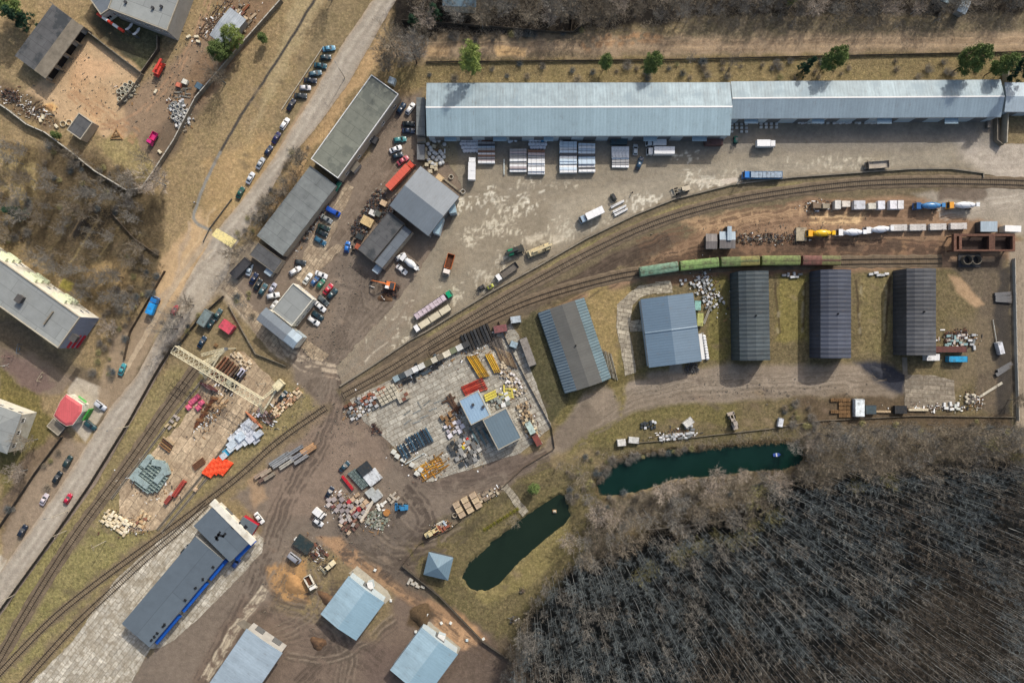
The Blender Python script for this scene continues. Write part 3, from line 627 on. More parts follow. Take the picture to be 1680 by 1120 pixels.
# ---------------------------------------------------------------- walls and fences
def wallline(name,label,cat,pts,h,t,m,panel=0,postm=None,cap=None,group=None):
    wp=[W3(p) for p in pts]; B=wp[0]; o=thing(name,label,cat,(B.x,B.y,0),0,group)
    mb=MB(); ribbon(mb,[Vector((p.x-B.x,p.y-B.y)) for p in wp],t,0,h); mb.build('panel',m,o)
    if cap: mb=MB(); ribbon(mb,[Vector((p.x-B.x,p.y-B.y)) for p in wp],t+.16,h+.002,h+.12); mb.build('coping',cap,o)
    if panel:
        rp=resample([(p.x-B.x,p.y-B.y) for p in wp],panel); pr=None
        if len(rp)>100: rp=[rp[int(i*len(rp)/100)] for i in range(100)]
        for p in rp:
            if pr is None: q=pr=MB().box(-t*.9,-t*.9,0,t*.9,t*.9,h+.18).build('post',postm or m,o)
            else: q=pr.copy(); col.objects.link(q); q.parent=o
            q.location=(p.x,p.y,0)
    return o
fpale=mat('fence_concrete',C(188,184,172),.9,.15,.6); fdark=mat('fence_dark',C(80,74,66),.9,.25,.8)
WALL=[(1612,292),(1612,284),(1560,277),(1500,277),(1440,281),(1300,291),(1200,303),(1105,327),(1040,353),(960,392),(880,438),(800,482),(700,543),(672,558),(610,600),(558,633)]
wallline('retaining_wall','long low concrete retaining wall curving along the edge of the paved yard above the railway','wall',WALL,.5,.36,concd,cap=concd)
wallline('concrete_fence','pale concrete panel fence between the upper left yard and the strip beside the footpath','fence',[(464,4),(400,76),(325,163),(290,232),(255,286),(236,312)],2.2,.14,concd,3.,concd,cap=fpale)
wallline('concrete_fence','pale concrete panel fence running diagonally below the flat roofed hut in the upper left','fence',[(-20,160),(0,170),(22,185),(50,207),(80,220),(120,250),(160,282),(213,314),(232,311)],2.1,.14,concd,3.,concd,cap=fpale)
wallline('concrete_fence','thin fence between the sandy lot and the green strip by the striped boom','fence',[(88,8),(132,42),(180,80),(235,122),(262,84),(262,62)],1.8,.12,fdark,3.,cap=concd)
wallline('concrete_fence','short fence running down from the green strip corner past the heap of concrete rings','fence',[(236,124),(216,155),(196,175)],1.8,.14,concd,3.)
wallline('railing_fence','dark fence along the lower right edge of the main road down to the bottom left','fence',[(284,570),(258,612),(217,686),(150,794),(110,852),(70,908),(0,1004),(-30,1044)],2.0,.10,fdark,3.5)
wallline('yard_fence','dark fence on the left side of the road below the red roofed shop','fence',[(104,716),(60,775),(0,866),(-20,890)],1.6,.1,fdark,3.)
wallline('yard_fence','dark rickety fence along the roadside edge of the dry garden above the blue truck','fence',[(272,445),(235,510),(215,545),(205,590)],1.4,.1,woodd,2.5)
wallline('road_barrier','pale low concrete kerb barrier behind the row of cars parked at the upper road','barrier',[(531,77),(508,112),(463,180)],.5,.22,conc)
wallline('road_barrier','thin pale metal barrier on the left of the road above the yellow crossing','barrier',[(381,327),(345,375),(334,398)],.9,.08,steel,2.5)
wallline('yard_fence','thin fence around the right side of the central concrete yard','fence',[(818,527),(832,560),(862,620),(905,700),(910,735)],.9,.05,woodd,3.)
wallline('yard_fence','broken wooden fence between the brown service ground and the long pond','fence',[(908,736),(860,765),(828,795),(780,832),(740,866),(690,890),(660,925)],.8,.07,woodd,2.5)
wallline('yard_fence','dark fence running down from the hipped roof pavilion to the bottom edge beside the wood','fence',[(660,926),(720,975),(792,1050),(850,1090),(880,1130)],1.5,.1,fdark,3.)
wallline('yard_fence','pale fence on the right side of the yard beside the rightmost road','fence',[(1661,425),(1664,560),(1668,690)],1.3,.14,fpale,3.)
wallline('yard_fence','thin pipe fence along the bank above the upper pond','fence',[(1020,728),(1090,722),(1180,712),(1260,703),(1340,690),(1500,682),(1665,684)],.6,.06,concd,4.)
wallline('yard_fence','dark fence at the edge of the wood below the dirt track in the top right','fence',[(960,40),(939,55),(908,55),(760,42),(660,36)],1.6,.1,fdark,3.)
wallline('yard_fence','short pale fence running up from the corner of the dark hedge at the top','fence',[(939,8),(938,40),(936,56)],1.6,.12,woodd,3.)
wallline('yard_fence','wire fence with low posts below the upper dirt track','fence',[(700,103),(1100,99),(1400,92),(1690,86)],1.,.06,fdark,4.)
wallline('yard_wall','tall concrete wall at the right end of the long blue roofed sheds','wall',[(1645,120),(1644,196),(1642,238)],3.,.3,conc)
wallline('yard_wall','dark low wall around the corner beside the end of the second shed','wall',[(1630,196),(1630,232),(1640,240)],2.,.3,concd)
wallline('yard_fence','low fence on the left side of the garage road in front of the red kiosk','fence',[(368,486),(330,520),(300,560),(284,572)],1.6,.12,fdark,3.)
wallline('yard_fence','rough hedge fence along the gantry yard beside the bending service lane','fence',[(376,500),(400,545),(420,580),(470,600)],1.,.1,concd,3.)
wallline('yard_fence','dark garden fence above the apartment block','fence',[(185,350),(222,392),(262,420)],1.2,.1,woodd,2.5)
wallline('heating_pipe','pale fallen pipe crossing the leaf litter above the dark wood','pipe',[(1060,868),(1130,862),(1215,848)],.5,.3,concd)
# ---------------------------------------------------------------- buildings
def rect(cs,h):
    a,b,c,d=[G(p[0],p[1],h) for p in cs]; ex=((b-a)+(c-d))/2; ey=((a-d)+(b-c))/2
    return (a+b+c+d)/4,math.atan2(ex.y,ex.x),ex.length,ey.length
def openings(o,L,W,spec,hw):
    """spec: (side, n, width, height, sill z, kind); sides: 'n' +y, 's' -y, 'e' +x, 'w' -x"""
    for side,n,ww,hh,z,kind in spec:
        length=L if side in 'ns' else W; pr=None
        for i in range(n):
            u=-length/2+length*(i+.5)/n
            if pr is None:
                fr=MB()
                if kind=='window':
                    for q in ((-ww/2-.08,-ww/2,0,hh),(ww/2,ww/2+.08,0,hh),(-.04,.04,0,hh)): fr.box(q[0],-.06,q[2],q[1],.06,q[3])
                    fr.box(-ww/2-.08,-.06,hh,ww/2+.08,.06,hh+.08); fr.box(-ww/2-.14,-.06,-.08,ww/2+.14,.16,0)
                    pr=fr.build('window',white,o); MB().box(-ww/2,-.03,0,ww/2,.03,hh).build('pane',glass,pr)
                else:
                    for q in ((-ww/2-.1,-ww/2),(ww/2,ww/2+.1)): fr.box(q[0],-.08,0,q[1],.08,hh)
                    fr.box(-ww/2-.1,-.08,hh,ww/2+.1,.08,hh+.12)
                    pr=fr.build('door',darksteel,o); pn=MB().box(-ww/2,-.03,0,ww/2,.04,hh)
                    for k in range(1,5): pn.box(-ww/2,.04,hh*k/5-.03,ww/2,.07,hh*k/5+.03)
                    pn.build('leaf',steel,pr); MB().box(ww/2-.3,.075,1.,ww/2-.15,.12,1.1).build('handle',darksteel,pr)
                q=pr
            else: q=copy_tree(pr,o)
            if side=='n': q.location=(u,W/2,z); q.rotation_euler=(0,0,0)
            elif side=='s': q.location=(u,-W/2,z); q.rotation_euler=(0,0,math.pi)
            elif side=='e': q.location=(L/2,u,z); q.rotation_euler=(0,0,-math.pi/2)
            else: q.location=(-L/2,u,z); q.rotation_euler=(0,0,math.pi/2)
def gable(name,label,cs,h,rise,rm,wm,spec=(),oh=.35,t=.12,cap=None,cat='building',sheds=1,group=None):
    c,a,L,W=rect(cs,h); o=thing(name,label,cat,c,a,group); lw,ww=L/2-oh,W/2-oh; k=rise/(W/2)
    zz=h-t-.02+k*oh
    mb=MB(); mb.box(-lw,-ww,0,lw,ww,zz) 
    mb.add([(-lw,-ww,zz),(-lw,ww,zz),(-lw,0,zz+k*ww),(lw,-ww,zz),(lw,ww,zz),(lw,0,zz+k*ww)],[(0,2,1),(3,4,5),(0,3,5,2),(1,2,5,4)])
    mb.build('wall',wm,o)
    for s in (1,-1):
        m2=MB(); m2.add([(-L/2,s*W/2,h-t),(L/2,s*W/2,h-t),(L/2,s*.0,h+rise-t),(-L/2,s*.0,h+rise-t),(-L/2,s*W/2,h),(L/2,s*W/2,h),(L/2,s*.0,h+rise),(-L/2,s*.0,h+rise)],
          [(3,2,1,0) if s<0 else (0,1,2,3),(4,5,6,7) if s<0 else (7,6,5,4),(0,4,7,3),(1,2,6,5),(0,1,5,4),(3,7,6,2)])
        m2.build('roof_slope',rm[0 if s>0 else 1] if isinstance(rm,(list,tuple)) else rm,o)
    if cap:
        m3=MB(); m3.loft([[(x,-.28,h+rise-.03),(x,-.2,h+rise+.04),(x,.2,h+rise+.04),(x,.28,h+rise-.03)] for x in (-L/2-.02,L/2+.02)]); m3.build('ridge_cap',cap,o)
    g=MB()
    for s in (1,-1): g.box(-L/2,s*(W/2+.012) if s>0 else -W/2-.13,h-.22,L/2,W/2+.13 if s>0 else -W/2-.012,h-.08)
    g.build('gutter',steel,o)
    openings(o,2*lw,2*ww,spec,h); return o
def flat(name,label,cs,h,rm,wm,spec=(),par=.3,cat='building',pw=.25,cop=None,vents=0,vm=None,pitch=0.,group=None):
    c,a,L,W=rect(cs,h); o=thing(name,label,cat,c,a,group)
    MB().box(-L/2+.02,-W/2+.02,0,L/2-.02,W/2-.02,h-.36).build('wall',wm,o)
    MB().add([(-L/2,-W/2,h-.35),(L/2,-W/2,h-.35),(L/2,W/2,h-.35),(-L/2,W/2,h-.35),(-L/2,-W/2,h-.02),(L/2,-W/2,h-.02),(L/2,W/2,h+pitch),(-L/2,W/2,h+pitch)],[(0,3,2,1),(4,5,6,7),(0,1,5,4),(1,2,6,5),(2,3,7,6),(3,0,4,7)]).build('roof',rm,o)
    if par:
        p=MB(); z0,z1=h-.3,h+par+pitch
        p.box(-L/2-.01,-W/2-.01,z0,L/2+.01,-W/2+pw,z1).box(-L/2-.01,W/2-pw,z0,L/2+.01,W/2+.01,z1).box(-L/2-.012,-W/2+pw,z0,-L/2+pw,W/2-pw,z1).box(L/2-pw,-W/2+pw,z0,L/2+.012,W/2-pw,z1)
        p.build('parapet',cop or conc,o)
    rr=random.Random(int(cs[0][0])); pr=None
    for i in range(vents):
        if pr is None: q=pr=MB().box(-.35,-.35,0,.35,.35,.8).box(-.45,-.45,.8,.45,.45,.9).build('vent',vm or darksteel,o)
        else: q=copy_tree(pr,o)
        q.location=(rr.uniform(-.4,.4)*L,rr.uniform(-.3,.3)*W,h-.1)
    openings(o,L-.04,W-.04,spec,h); return o
def hip(name,label,cs,h,rise,rm,wm,spec=(),inset=.35,cat='building',pyr=False):
    c,a,L,W=rect(cs,h); o=thing(name,label,cat,c,a)
    MB().box(-L/2+inset,-W/2+inset,0,L/2-inset,W/2-inset,h-.13).build('wall',wm,o)
    r=0 if pyr else max(L/2-W/2,0)
    MB().add([(-L/2,-W/2,h),(L/2,-W/2,h),(L/2,W/2,h),(-L/2,W/2,h),(-r,0,h+rise),(r,0,h+rise),(-L/2,-W/2,h-.12),(L/2,-W/2,h-.12),(L/2,W/2,h-.12),(-L/2,W/2,h-.12)],
      [(0,1,5,4) if r else (0,1,4),(1,2,5) if r else (1,2,4),(2,3,4,5) if r else (2,3,4),(3,0,4),(6,9,8,7),(0,6,7,1),(1,7,8,2),(2,8,9,3),(3,9,6,0)]).build('roof',rm,o)
    openings(o,L-2*inset,W-2*inset,spec,h); return o
wgrey=mat('wall_grey',C(168,166,160),.9,.12,.5); wwhite=mat('wall_white',C(226,222,206),.85,.08,.5,dirt=C(180,170,150)); wbrick=mat('wall_silicate_brick',C(172,160,142),.9,.15,.6)
wblue=mat('cladding_blue',C(22,86,176),.6,.1,.5); wlight=mat('cladding_light',C(176,190,196),.6,.08,.5); wdark=mat('wall_dark',C(84,82,80),.9,.2,.5); wred=mat('cladding_red',C(176,40,56),.6,.1,.6)
blueA=roofmat('roof_pale_blue',C(146,164,171),rib=1.15,sheet=.07,ribc=.1,metal=.05,rough=.6,stain=.22,stc=C(122,142,152)); blueB=roofmat('roof_blue_slope',C(162,185,192),rib=1.15,sheet=.06,ribc=.05,metal=.05,rough=.45,stain=.07)
blueC=roofmat('roof_grey_blue_slope',C(150,168,177),rib=1.15,sheet=.06,ribc=.04,metal=.15,rough=.45,stain=.08)
skyr=roofmat('roof_sky_blue',C(156,182,194),rib=.9,sheet=.05,ribc=.05,metal=.05,rough=.55,stain=.14); skyp=roofmat('roof_powder_blue',C(164,180,190),rib=.9,sheet=.05,ribc=.03,metal=.1,rough=.5,stain=.14)
slate=roofmat('roof_slate_grey',C(112,122,130),rib=.9,sheet=.025,ribc=.02,metal=.05,rough=.6,stain=.08); slatel=roofmat('roof_light_slate',C(140,146,150),rib=.9,sheet=.02,ribc=.02,metal=.05,rough=.6,stain=.08)
denim=roofmat('roof_denim',C(108,128,144),rib=.9,sheet=.025,ribc=.03,metal=.1,rough=.5,stain=.06); denimd=roofmat('roof_denim_shade',C(98,120,138),rib=.9,sheet=.025,ribc=.03,metal=.1,rough=.5,stain=.06)
steelb=roofmat('roof_steel_blue',C(108,132,146),rib=.8,sheet=.02,ribc=.02,metal=.1,rough=.55,stain=.08)
felt=feltmat('felt_grey',C(120,125,124),3.6); feltb=feltmat('felt_bluish',C(104,112,120),5.,st=.12); feltg=feltmat('felt_greenish',C(118,121,110),4.2,st=.2,stc=C(96,100,92)); feltd=feltmat('felt_patched',C(86,87,88),3.,stc=C(50,56,60),st=.3); feltl=feltmat('felt_light',C(144,148,146),4.5,st=.12)
longd=feltmat('felt_slate_blue',C(92,104,114),14.,st=.1)
# long sheds
gable('long_shed','long storage shed with ribbed pale blue roof, its left end nearest the parked cars',[(700,137),(1198,135),(1198,223),(700,223)],7,2.2,[blueA,blueB],wlight,[('s',12,4,4.5,0,'door'),('w',1,4,4.5,0,'door')],cap=white,cat='warehouse')
gable('long_shed','narrower long storage shed with pale blue roof that continues the first one to the right',[(1199,134),(1642,131),(1642,192),(1199,195)],6,1.8,[blueA,blueC],wlight,[('s',9,4,4,0,'door')],cap=white,cat='warehouse')
gable('long_shed','pale blue roofed shed cut off by the right edge, behind the end wall',[(1648,135),(1760,137),(1760,184),(1648,184)],5,.8,[skyp,skyp],wlight,[('s',3,3,3,0,'door')],cat='warehouse')
for x0,x1,col_m in ((729,749,0),(809,831,0),(892,908,0),(1056,1078,1),(1136,1160,1),(1222,1244,0),(1333,1353,0),(1440,1464,0),(1551,1573,0)):
    y=226 if x0<1190 else 197; c,a,L,W=rect([(x0,y-3),(x1,y-3),(x1,y+2),(x0,y+2)],5)
    o=thing('door_canopy','pale blue door canopy on the long shed wall, %s from the left'%ordw([729,809,892,1056,1136,1222,1333,1440,1551].index(x0)+1),'canopy',(c.x,c.y,0),a,'canopies along the long sheds')
    MB().box(-L/2,-1.2,4.6,L/2,1.6,4.72).build('canopy_sheet',skyr,o); MB().box(-L/2+.1,-1.1,4.3,-L/2+.22,1.5,4.6).box(L/2-.22,-1.1,4.3,L/2-.1,1.5,4.6).build('bracket',steel,o)
flat('garage_annex','narrow grey annex against the left end of the long blue roofed shed',[(683,160),(697,160),(697,221),(683,221)],3.5,felt,wgrey,[('w',2,2.5,2.2,0,'door')],par=0)
flat('kiosk','small pale shed on the ground just below the grey annex',[(684,225),(697,225),(697,232),(684,232)],2.4,concd,wwhite,par=0,cat='shed')
flat('kiosk','small grey-green container shed left of the cluttered pallets',[(684,237),(696,237),(697,262),(684,262)],2.5,steel,wdark,[('w',1,1.,2.,0,'door')],par=0,cat='shed')
# roadside long flat building
flat('row_building','upper flat roofed block with pale parapet beside the main road',[(609,123),(655,155),(554,293),(511,261)],6.2,feltg,wbrick,[('n',5,1.5,1.4,1.5,'window'),('s',6,2.4,2.4,0,'door'),('e',5,1.5,1.4,1.5,'window')],par=.35,vents=0,cop=white)
flat('row_building','middle flat roofed block of the row beside the main road, half bluish half olive',[(507,272),(551,302),(465,422),(423,386)],4.6,felt,wbrick,[('s',5,2.4,2.4,0,'door'),('n',3,1.,1.2,1.4,'window')],par=0)
flat('row_building','lowest grey-green annex of the flat roofed row beside the main road',[(421,396),(465,428),(449,447),(412,420)],3.4,feltd,wbrick,[('s',1,2.4,2.4,0,'door')],par=.15,pw=.15,cop=concd)
flat('porch','small pale blue roofed porch at the foot of the roadside row',[(439,438),(449,445),(443,454),(432,446)],2.6,skyp,wgrey,par=0,cat='porch')
o=flat('dark_shed','dark open-framed coal shed at the corner by the road entrance',[(398,420),(414,432),(385,458),(380,450)],2.4,darksteel,wdark,par=.2,pw=.15,cop=darksteel,cat='shed')
gable('green_kiosk','small green roofed lean-to against the middle roadside block',[(556,297),(561,301),(553,314),(546,311)],2.6,.3,[mat('roof_green',C(30,92,76),.6,.1)]*2,wdark,cat='shed')
flat('roof_hatch_shed','pale lean-to shed on the yard side of the upper roadside block',[(583,262),(591,269),(580,283),(572,276)],2.6,concd,wgrey,par=0,cat='shed')
flat('small_booth','light metal booth behind the upper end of the roadside row',[(640,125),(649,129),(646,139),(635,135)],2.4,skyp,wlight,par=0,cat='shed')
flat('dark_shed','dark recessed loading shed on the yard side of the upper roadside block',[(612,222),(622,226),(614,236),(606,231)],2.2,darksteel,wdark,par=0,cat='shed')
# workshops
gable('workshop','two-tone grey gable roofed workshop with light blue side bays',[(689,272),(752,322),(704,388),(640,338)],7,1.0,[slatel,slate],wgrey,[('e',3,4,4,0,'door'),('w',3,1.5,1.2,2,'window')],cat='workshop')
for cs,lb in (([(738,332),(750,326),(744,350),(733,348)],'upper'),([(722,356),(732,360),(716,382),(706,380)],'lower')):
    flat('side_bay','%s light blue roofed bay on the yard wall of the grey workshop'%lb,cs,4.6,skyr,wlight,par=0,cat='canopy')
flat('workshop','low dark roofed workshop with black stains left of the grey gable workshop',[(637,345),(662,366),(613,430),(588,410)],5,feltd,wbrick,[('s',3,3,3,0,'door')],par=.12,pw=.2,cop=wdark,cat='workshop')
flat('workshop_annex','narrow grey roofed annex between the stained workshop and the parked mixer',[(662,368),(676,380),(628,441),(615,431)],4.2,feltb,wbrick,[('s',3,2.5,2.5,0,'door')],par=.12,pw=.2,cop=wdark,cat='workshop')
flat('side_bay','small pale blue porch at the lower end of the stained workshop',[(618,432),(627,438),(619,450),(610,443)],2.6,skyp,wlight,par=0,cat='porch')
flat('office','grey flat roofed office with pale parapet beside the parked cars',[(481,465),(515,491),(478,535),(446,508)],5.5,feltl,wwhite,[('e',4,1.4,1.4,1.2,'window'),('n',3,1.4,1.4,1.2,'window')],par=.35,cop=wwhite)
gable('office_wing','grey gable wing with light blue end below the flat roofed office',[(436,504),(497,553),(481,573),(421,524)],6.5,.8,[slate,slatel],wwhite,[('s',5,1.4,1.4,3.5,'window')])
gable('office_wing','light blue roofed end bay of the grey gable wing',[(480,539),(496.5,552),(481,572),(465,558)],6.65,.8,[skyp,skyp],wlight,[])
# housing
ap=flat('apartment_block','grey roofed apartment block with pale facade and end wall of red and white balconies',[(-120,340),(132,520),(96,571),(-150,396)],10.3,feltl,wwhite,[('n',9,1.3,1.2,1.6,'window'),('n',9,1.3,1.2,4.6,'window'),('s',14,1.6,1.5,4.2,'window')],par=.35,cop=conc)
L=rect([(-120,340),(132,520),(96,571),(-150,396)],10.3)
MB().box(L[2]/2+.0,-L[3]/2+.02,0,L[2]/2+.06,L[3]/2-.02,9.9).build('end_cladding',mat('cladding_greyblue',C(150,158,176),.8,.1),ap)
gw=MB()
for z in (1.,3.4,5.8): gw.box(L[2]/2+.061,-6,z,L[2]/2+.5,-1.,z+.9)
gw.build('balcony',wred,ap)
gw=MB()
for u in (-30,-18,-6,6,18):
    for z in (2.2,5.2,8.2): gw.box(u,L[3]/2+.01,z,u+5,L[3]/2+1.2,z+1.)
gw.build('balcony',mat('balcony_lime',C(214,222,190),.8,.1),ap)
for u in (14,0.,-22): MB().box(L[2]/2-u-20,-1.2,10.3,L[2]/2-u-18.2,1.,11.9).box(L[2]/2-u-20.2,-1.4,11.9,L[2]/2-u-18,1.2,12.05).build('chimney',wdark,ap)
for u in (8.,30.,52.): MB().box(L[2]/2-u-.4,-2.6,10.3,L[2]/2-u,2.6,11.).build('roof_duct',concd,ap)
hb=hip('house','white and red house with pale hipped roof cut off by the left edge',[(-70,640),(45,686),(2,738),(-110,700)],8,1.6,feltl,wwhite,[('n',7,1.4,1.4,5,'window'),('e',3,1.4,1.4,5,'window')],cat='house')
gb=thing('shop','small roadside shop with red tiled eight sided roof and white fascia','shop',G(111,672,4.5),0); 
rp=[(108,646),(135,664),(134,676),(119,697),(108,699),(97,692),(87,682),(98,658)]; B=G(111,672,4.5); q=[(G(x,y,4.5)-B) for x,y in rp]
MB().prism([(p.x*.93,p.y*.93) for p in q],0,3.9).build('wall',wwhite,gb); MB().prism([(p.x,p.y) for p in q],3.9,4.3).build('fascia',wwhite,gb)
n=len(q); MB().add([(p.x*.98,p.y*.98,4.31) for p in q]+[(p.x*.8,p.y*.8,4.75) for p in q],[(i,(i+1)%n,(i+1)%n+n,i+n)[::-1] for i in range(n)]+[tuple(range(n,2*n))[::-1]]).build('roof',roofmat('roof_red',C(206,96,98),rib=.7,sheet=.03,ribc=.06,metal=0,rough=.6,stain=.12),gb)
MB().ob(4.0,3.4,2.7,3.4,.7,.3,R(-38)).build('canopy_sign',mat('sign_green',C(120,200,110),.5,.3,.4,dirt=C(235,240,230)),gb); MB().ob(4.9,-1.9,.1,.5,4.4,2.4,R(-32)).build('porch',mat('sign_green2',C(60,140,60),.5,.2),gb)
flat('shop_porch','grey entrance deck with magenta corner below the red roofed shop',[(86,684),(104,700),(98,716),(78,700)],1.2,concd,wdark,par=.1,cat='porch')
ga=flat('garage_block','old stained flat roofed garage block with dark open bays facing the sandy lot',[(52,-4),(132,42),(69,124),(22,91)] if 0 else [(88,8),(132,42),(69,124),(22,91)],4.6,feltd,wgrey,par=.0,cop=concd,cat='garage')
c,a,L,W=rect([(88,8),(132,42),(69,124),(22,91)],4.6)
for i in range(4):
    MB().box(L/2-.012,-W*.46+i*W*.235,.0,L/2+.06,-W*.46+i*W*.235+W*.17,3.4).build('bay_shade_slab',mat('bay_shade',(.01,.01,.011,1),.9,.1),ga)  # solid near-black slabs, painted as the shade inside the garage bays
MB().box(L/2-3.2,-W/2-.02,4.62,L/2+1.6,W/2+.02,4.95).build('canopy_slab',concd,ga)
pr=None
for i in range(5):
    u=-W/2+W*i/4; MB().box(L/2+.06,u-.25,0,L/2+1.5,u+.25,4.6).build('pier',concd,ga)
flat('admin_building','large pale grey flat roofed building at the top edge with rooftop vents',[(188,4),(298,-84),(366,-30),(252,56)],7.5,feltl,wgrey,[('s',6,1.5,1.5,1.2,'window'),('s',6,1.5,1.5,4.3,'window'),('e',8,1.5,1.5,4.3,'window')],par=.3,vents=5) if 0 else flat('admin_building','large pale grey flat roofed building at the top edge with rooftop vents',[(200,-62),(330,-40),(252,56),(188,4)],7.5,feltl,wgrey,[('s',6,1.5,1.5,4.3,'window')],par=.3,vents=8)
flat('admin_wing','darker low wing at the top edge left of the large pale grey building',[(135,-6),(176,-40),(214,-6),(170,18)],5,feltb,wwhite,[('s',4,1.5,1.5,1.2,'window')],par=.3,vents=3)
flat('outbuilding','small flat roofed dark hut with pale edge in the upper left yard',[(130,186),(154,202),(131,229),(110,213)],3.6,feltd,wbrick,par=.25,cat='shed')
gable('tin_shed','light grey metal shed next to the green pines in the upper left',[(376,12),(404,32),(370,78),(345,58)],3.6,.5,[roofmat('tin_pale',C(176,184,190),rib=.8,stain=.25,metal=.05,rough=.6)]*2,wgrey,[('s',1,2,2,0,'door')],cat='shed')
gable('dark_roof_house','blue-grey roofed house peeking in at the top edge above the dirt track',[(724,-30),(786,-40),(778,18),(730,4)],5,1.2,[steelb,steelb],wwhite,cat='house')
gable('garden_shed','small white roofed garden shed in the top right wood',[(1578,-4),(1592,2),(1585,25),(1571,18)],3,.3,[skyp,skyp],wgrey,cat='shed')
flat('dark_shed','dark roofed garden shed left of the white roofed one at the top edge',[(1540,-12),(1560,-4),(1556,6),(1536,-2)],3,steelb,wdark,par=0,cat='shed')
# hangars and huts
def hangar(name,label,cs,prof,mats,wm,sid=0.,spec=()):
    c,a,L,W=rect(cs,0); o=thing(name,label,'warehouse',c,a); P_=[(y*W/2,z) for y,z in prof]
    for k,(nm,i0,i1) in enumerate(mats):
        pts=P_[i0:i1+1]; mb=MB(); vs=[(x,y,z) for x in (-L/2,L/2) for y,z in pts]; n=len(pts)
        mb.add(vs+[(x,y*.985,z-.12) for x,y,z in vs],[(i,i+1,i+1+n,i+n)[::-1] for i in range(n-1)]+[(2*n+i,2*n+i+1,3*n+i+1,3*n+i) for i in range(n-1)]); mb.build('roof_band' if k!=1 else 'roof_crown',nm,o)
    e=MB(); n=len(P_)
    for x,f in ((-L/2+.25,1),(L/2-.25,-1)): e.add([(x,y*.99,max(z-.05,0)) for y,z in P_],[tuple(range(n))[::f]])
    e.build('end_wall',wm,o)
    v=MB()
    for i in range(1,4): v.tube((0,P_[n//2][0],P_[n//2][1]-.1),(0,P_[n//2][0],P_[n//2][1]+.5),.25,n=8)
    v.build('ridge_vent',darksteel,o); openings(o,L-.4,W,spec,5); return o
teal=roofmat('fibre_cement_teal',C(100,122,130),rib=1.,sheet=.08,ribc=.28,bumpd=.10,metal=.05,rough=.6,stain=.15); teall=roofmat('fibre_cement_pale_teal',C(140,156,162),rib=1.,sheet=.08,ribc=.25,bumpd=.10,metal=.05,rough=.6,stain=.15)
hgd=roofmat('roof_felt_band',C(96,96,92),rib=1.,sheet=.04,ribc=.04,metal=0,rough=.85,stain=.12)
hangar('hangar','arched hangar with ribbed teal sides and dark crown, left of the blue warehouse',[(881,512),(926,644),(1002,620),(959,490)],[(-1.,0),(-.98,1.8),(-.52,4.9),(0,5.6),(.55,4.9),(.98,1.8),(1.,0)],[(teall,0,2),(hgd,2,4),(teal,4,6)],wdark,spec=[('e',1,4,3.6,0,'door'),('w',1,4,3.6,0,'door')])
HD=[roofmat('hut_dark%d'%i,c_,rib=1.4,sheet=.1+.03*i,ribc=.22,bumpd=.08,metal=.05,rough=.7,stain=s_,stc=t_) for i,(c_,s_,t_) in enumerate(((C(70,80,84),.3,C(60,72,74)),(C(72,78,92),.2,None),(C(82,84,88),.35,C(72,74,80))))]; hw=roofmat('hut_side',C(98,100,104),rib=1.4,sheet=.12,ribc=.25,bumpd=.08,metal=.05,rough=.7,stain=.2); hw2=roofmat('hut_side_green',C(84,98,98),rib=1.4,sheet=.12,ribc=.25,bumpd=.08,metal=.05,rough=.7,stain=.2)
for hk,(cs,lb,m1) in enumerate((([(1197,448),(1200,590),(1253,590),(1251,448)],'left',hw),([(1328,446),(1328,587),(1382,586),(1382,446)],'middle',hw2),([(1465,444),(1465,582),(1517,582),(1517,444)],'right',hw2))):
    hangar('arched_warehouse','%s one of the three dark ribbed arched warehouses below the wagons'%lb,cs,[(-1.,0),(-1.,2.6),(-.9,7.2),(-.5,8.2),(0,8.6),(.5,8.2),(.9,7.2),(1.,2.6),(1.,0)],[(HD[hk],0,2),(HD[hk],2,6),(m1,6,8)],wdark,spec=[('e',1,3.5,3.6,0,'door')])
gable('warehouse','square denim blue gable roofed warehouse with a raised seam across it',[(1137,481),(1151,591),(1065,604),(1051,490)],5.5,.9,[denim,denimd],wlight,[('e',1,4,4,0,'door'),('n',3,1.4,1.2,2.5,'window')],cat='warehouse')
c,a,L,W=rect([(1137,481),(1151,591),(1065,604),(1051,490)],5.5)
o=[x for x in bpy.data.objects if x.name.startswith('warehouse')][-1]
sm=MB(); sm.add([(-.4,-W/2,5.52),(.4,-W/2,5.52),(.4,0,6.43),(-.4,0,6.43),(.4,W/2,5.52),(-.4,W/2,5.52),(0,-W/2,5.72),(0,0,6.63),(0,W/2,5.72)],[(0,6,7,3),(6,1,2,7),(3,7,8,5),(7,2,4,8)]); sm.build('roof_seam',denimd,o)
gable('lean_to','white roofed lean-to shelter on the right wall of the denim blue warehouse',[(1144,548),(1151,547),(1157,589),(1149,590)],3,.1,[white,white],steel,oh=.05,cat='shed')
flat('store','light blue flat roofed store with two small vents in the middle of the concrete yard',[(752,657),(785,640),(804,682),(773,697)],5,roofmat('roof_light_blue',C(148,176,198),rib=1.,sheet=.02,ribc=.02,metal=.1,stain=.06),wlight,[('s',1,3,3,0,'door')],par=.1,vents=2)
flat('store','slate grey flat roofed store adjoining the light blue one in the concrete yard',[(792,688),(831,669),(855,718),(817,739)],5.5,roofmat('roof_slate_blue',C(106,124,134),rib=1.,sheet=.02,ribc=.02,metal=.1,stain=.06),wgrey,[('e',1,3,3,0,'door')],par=.1)
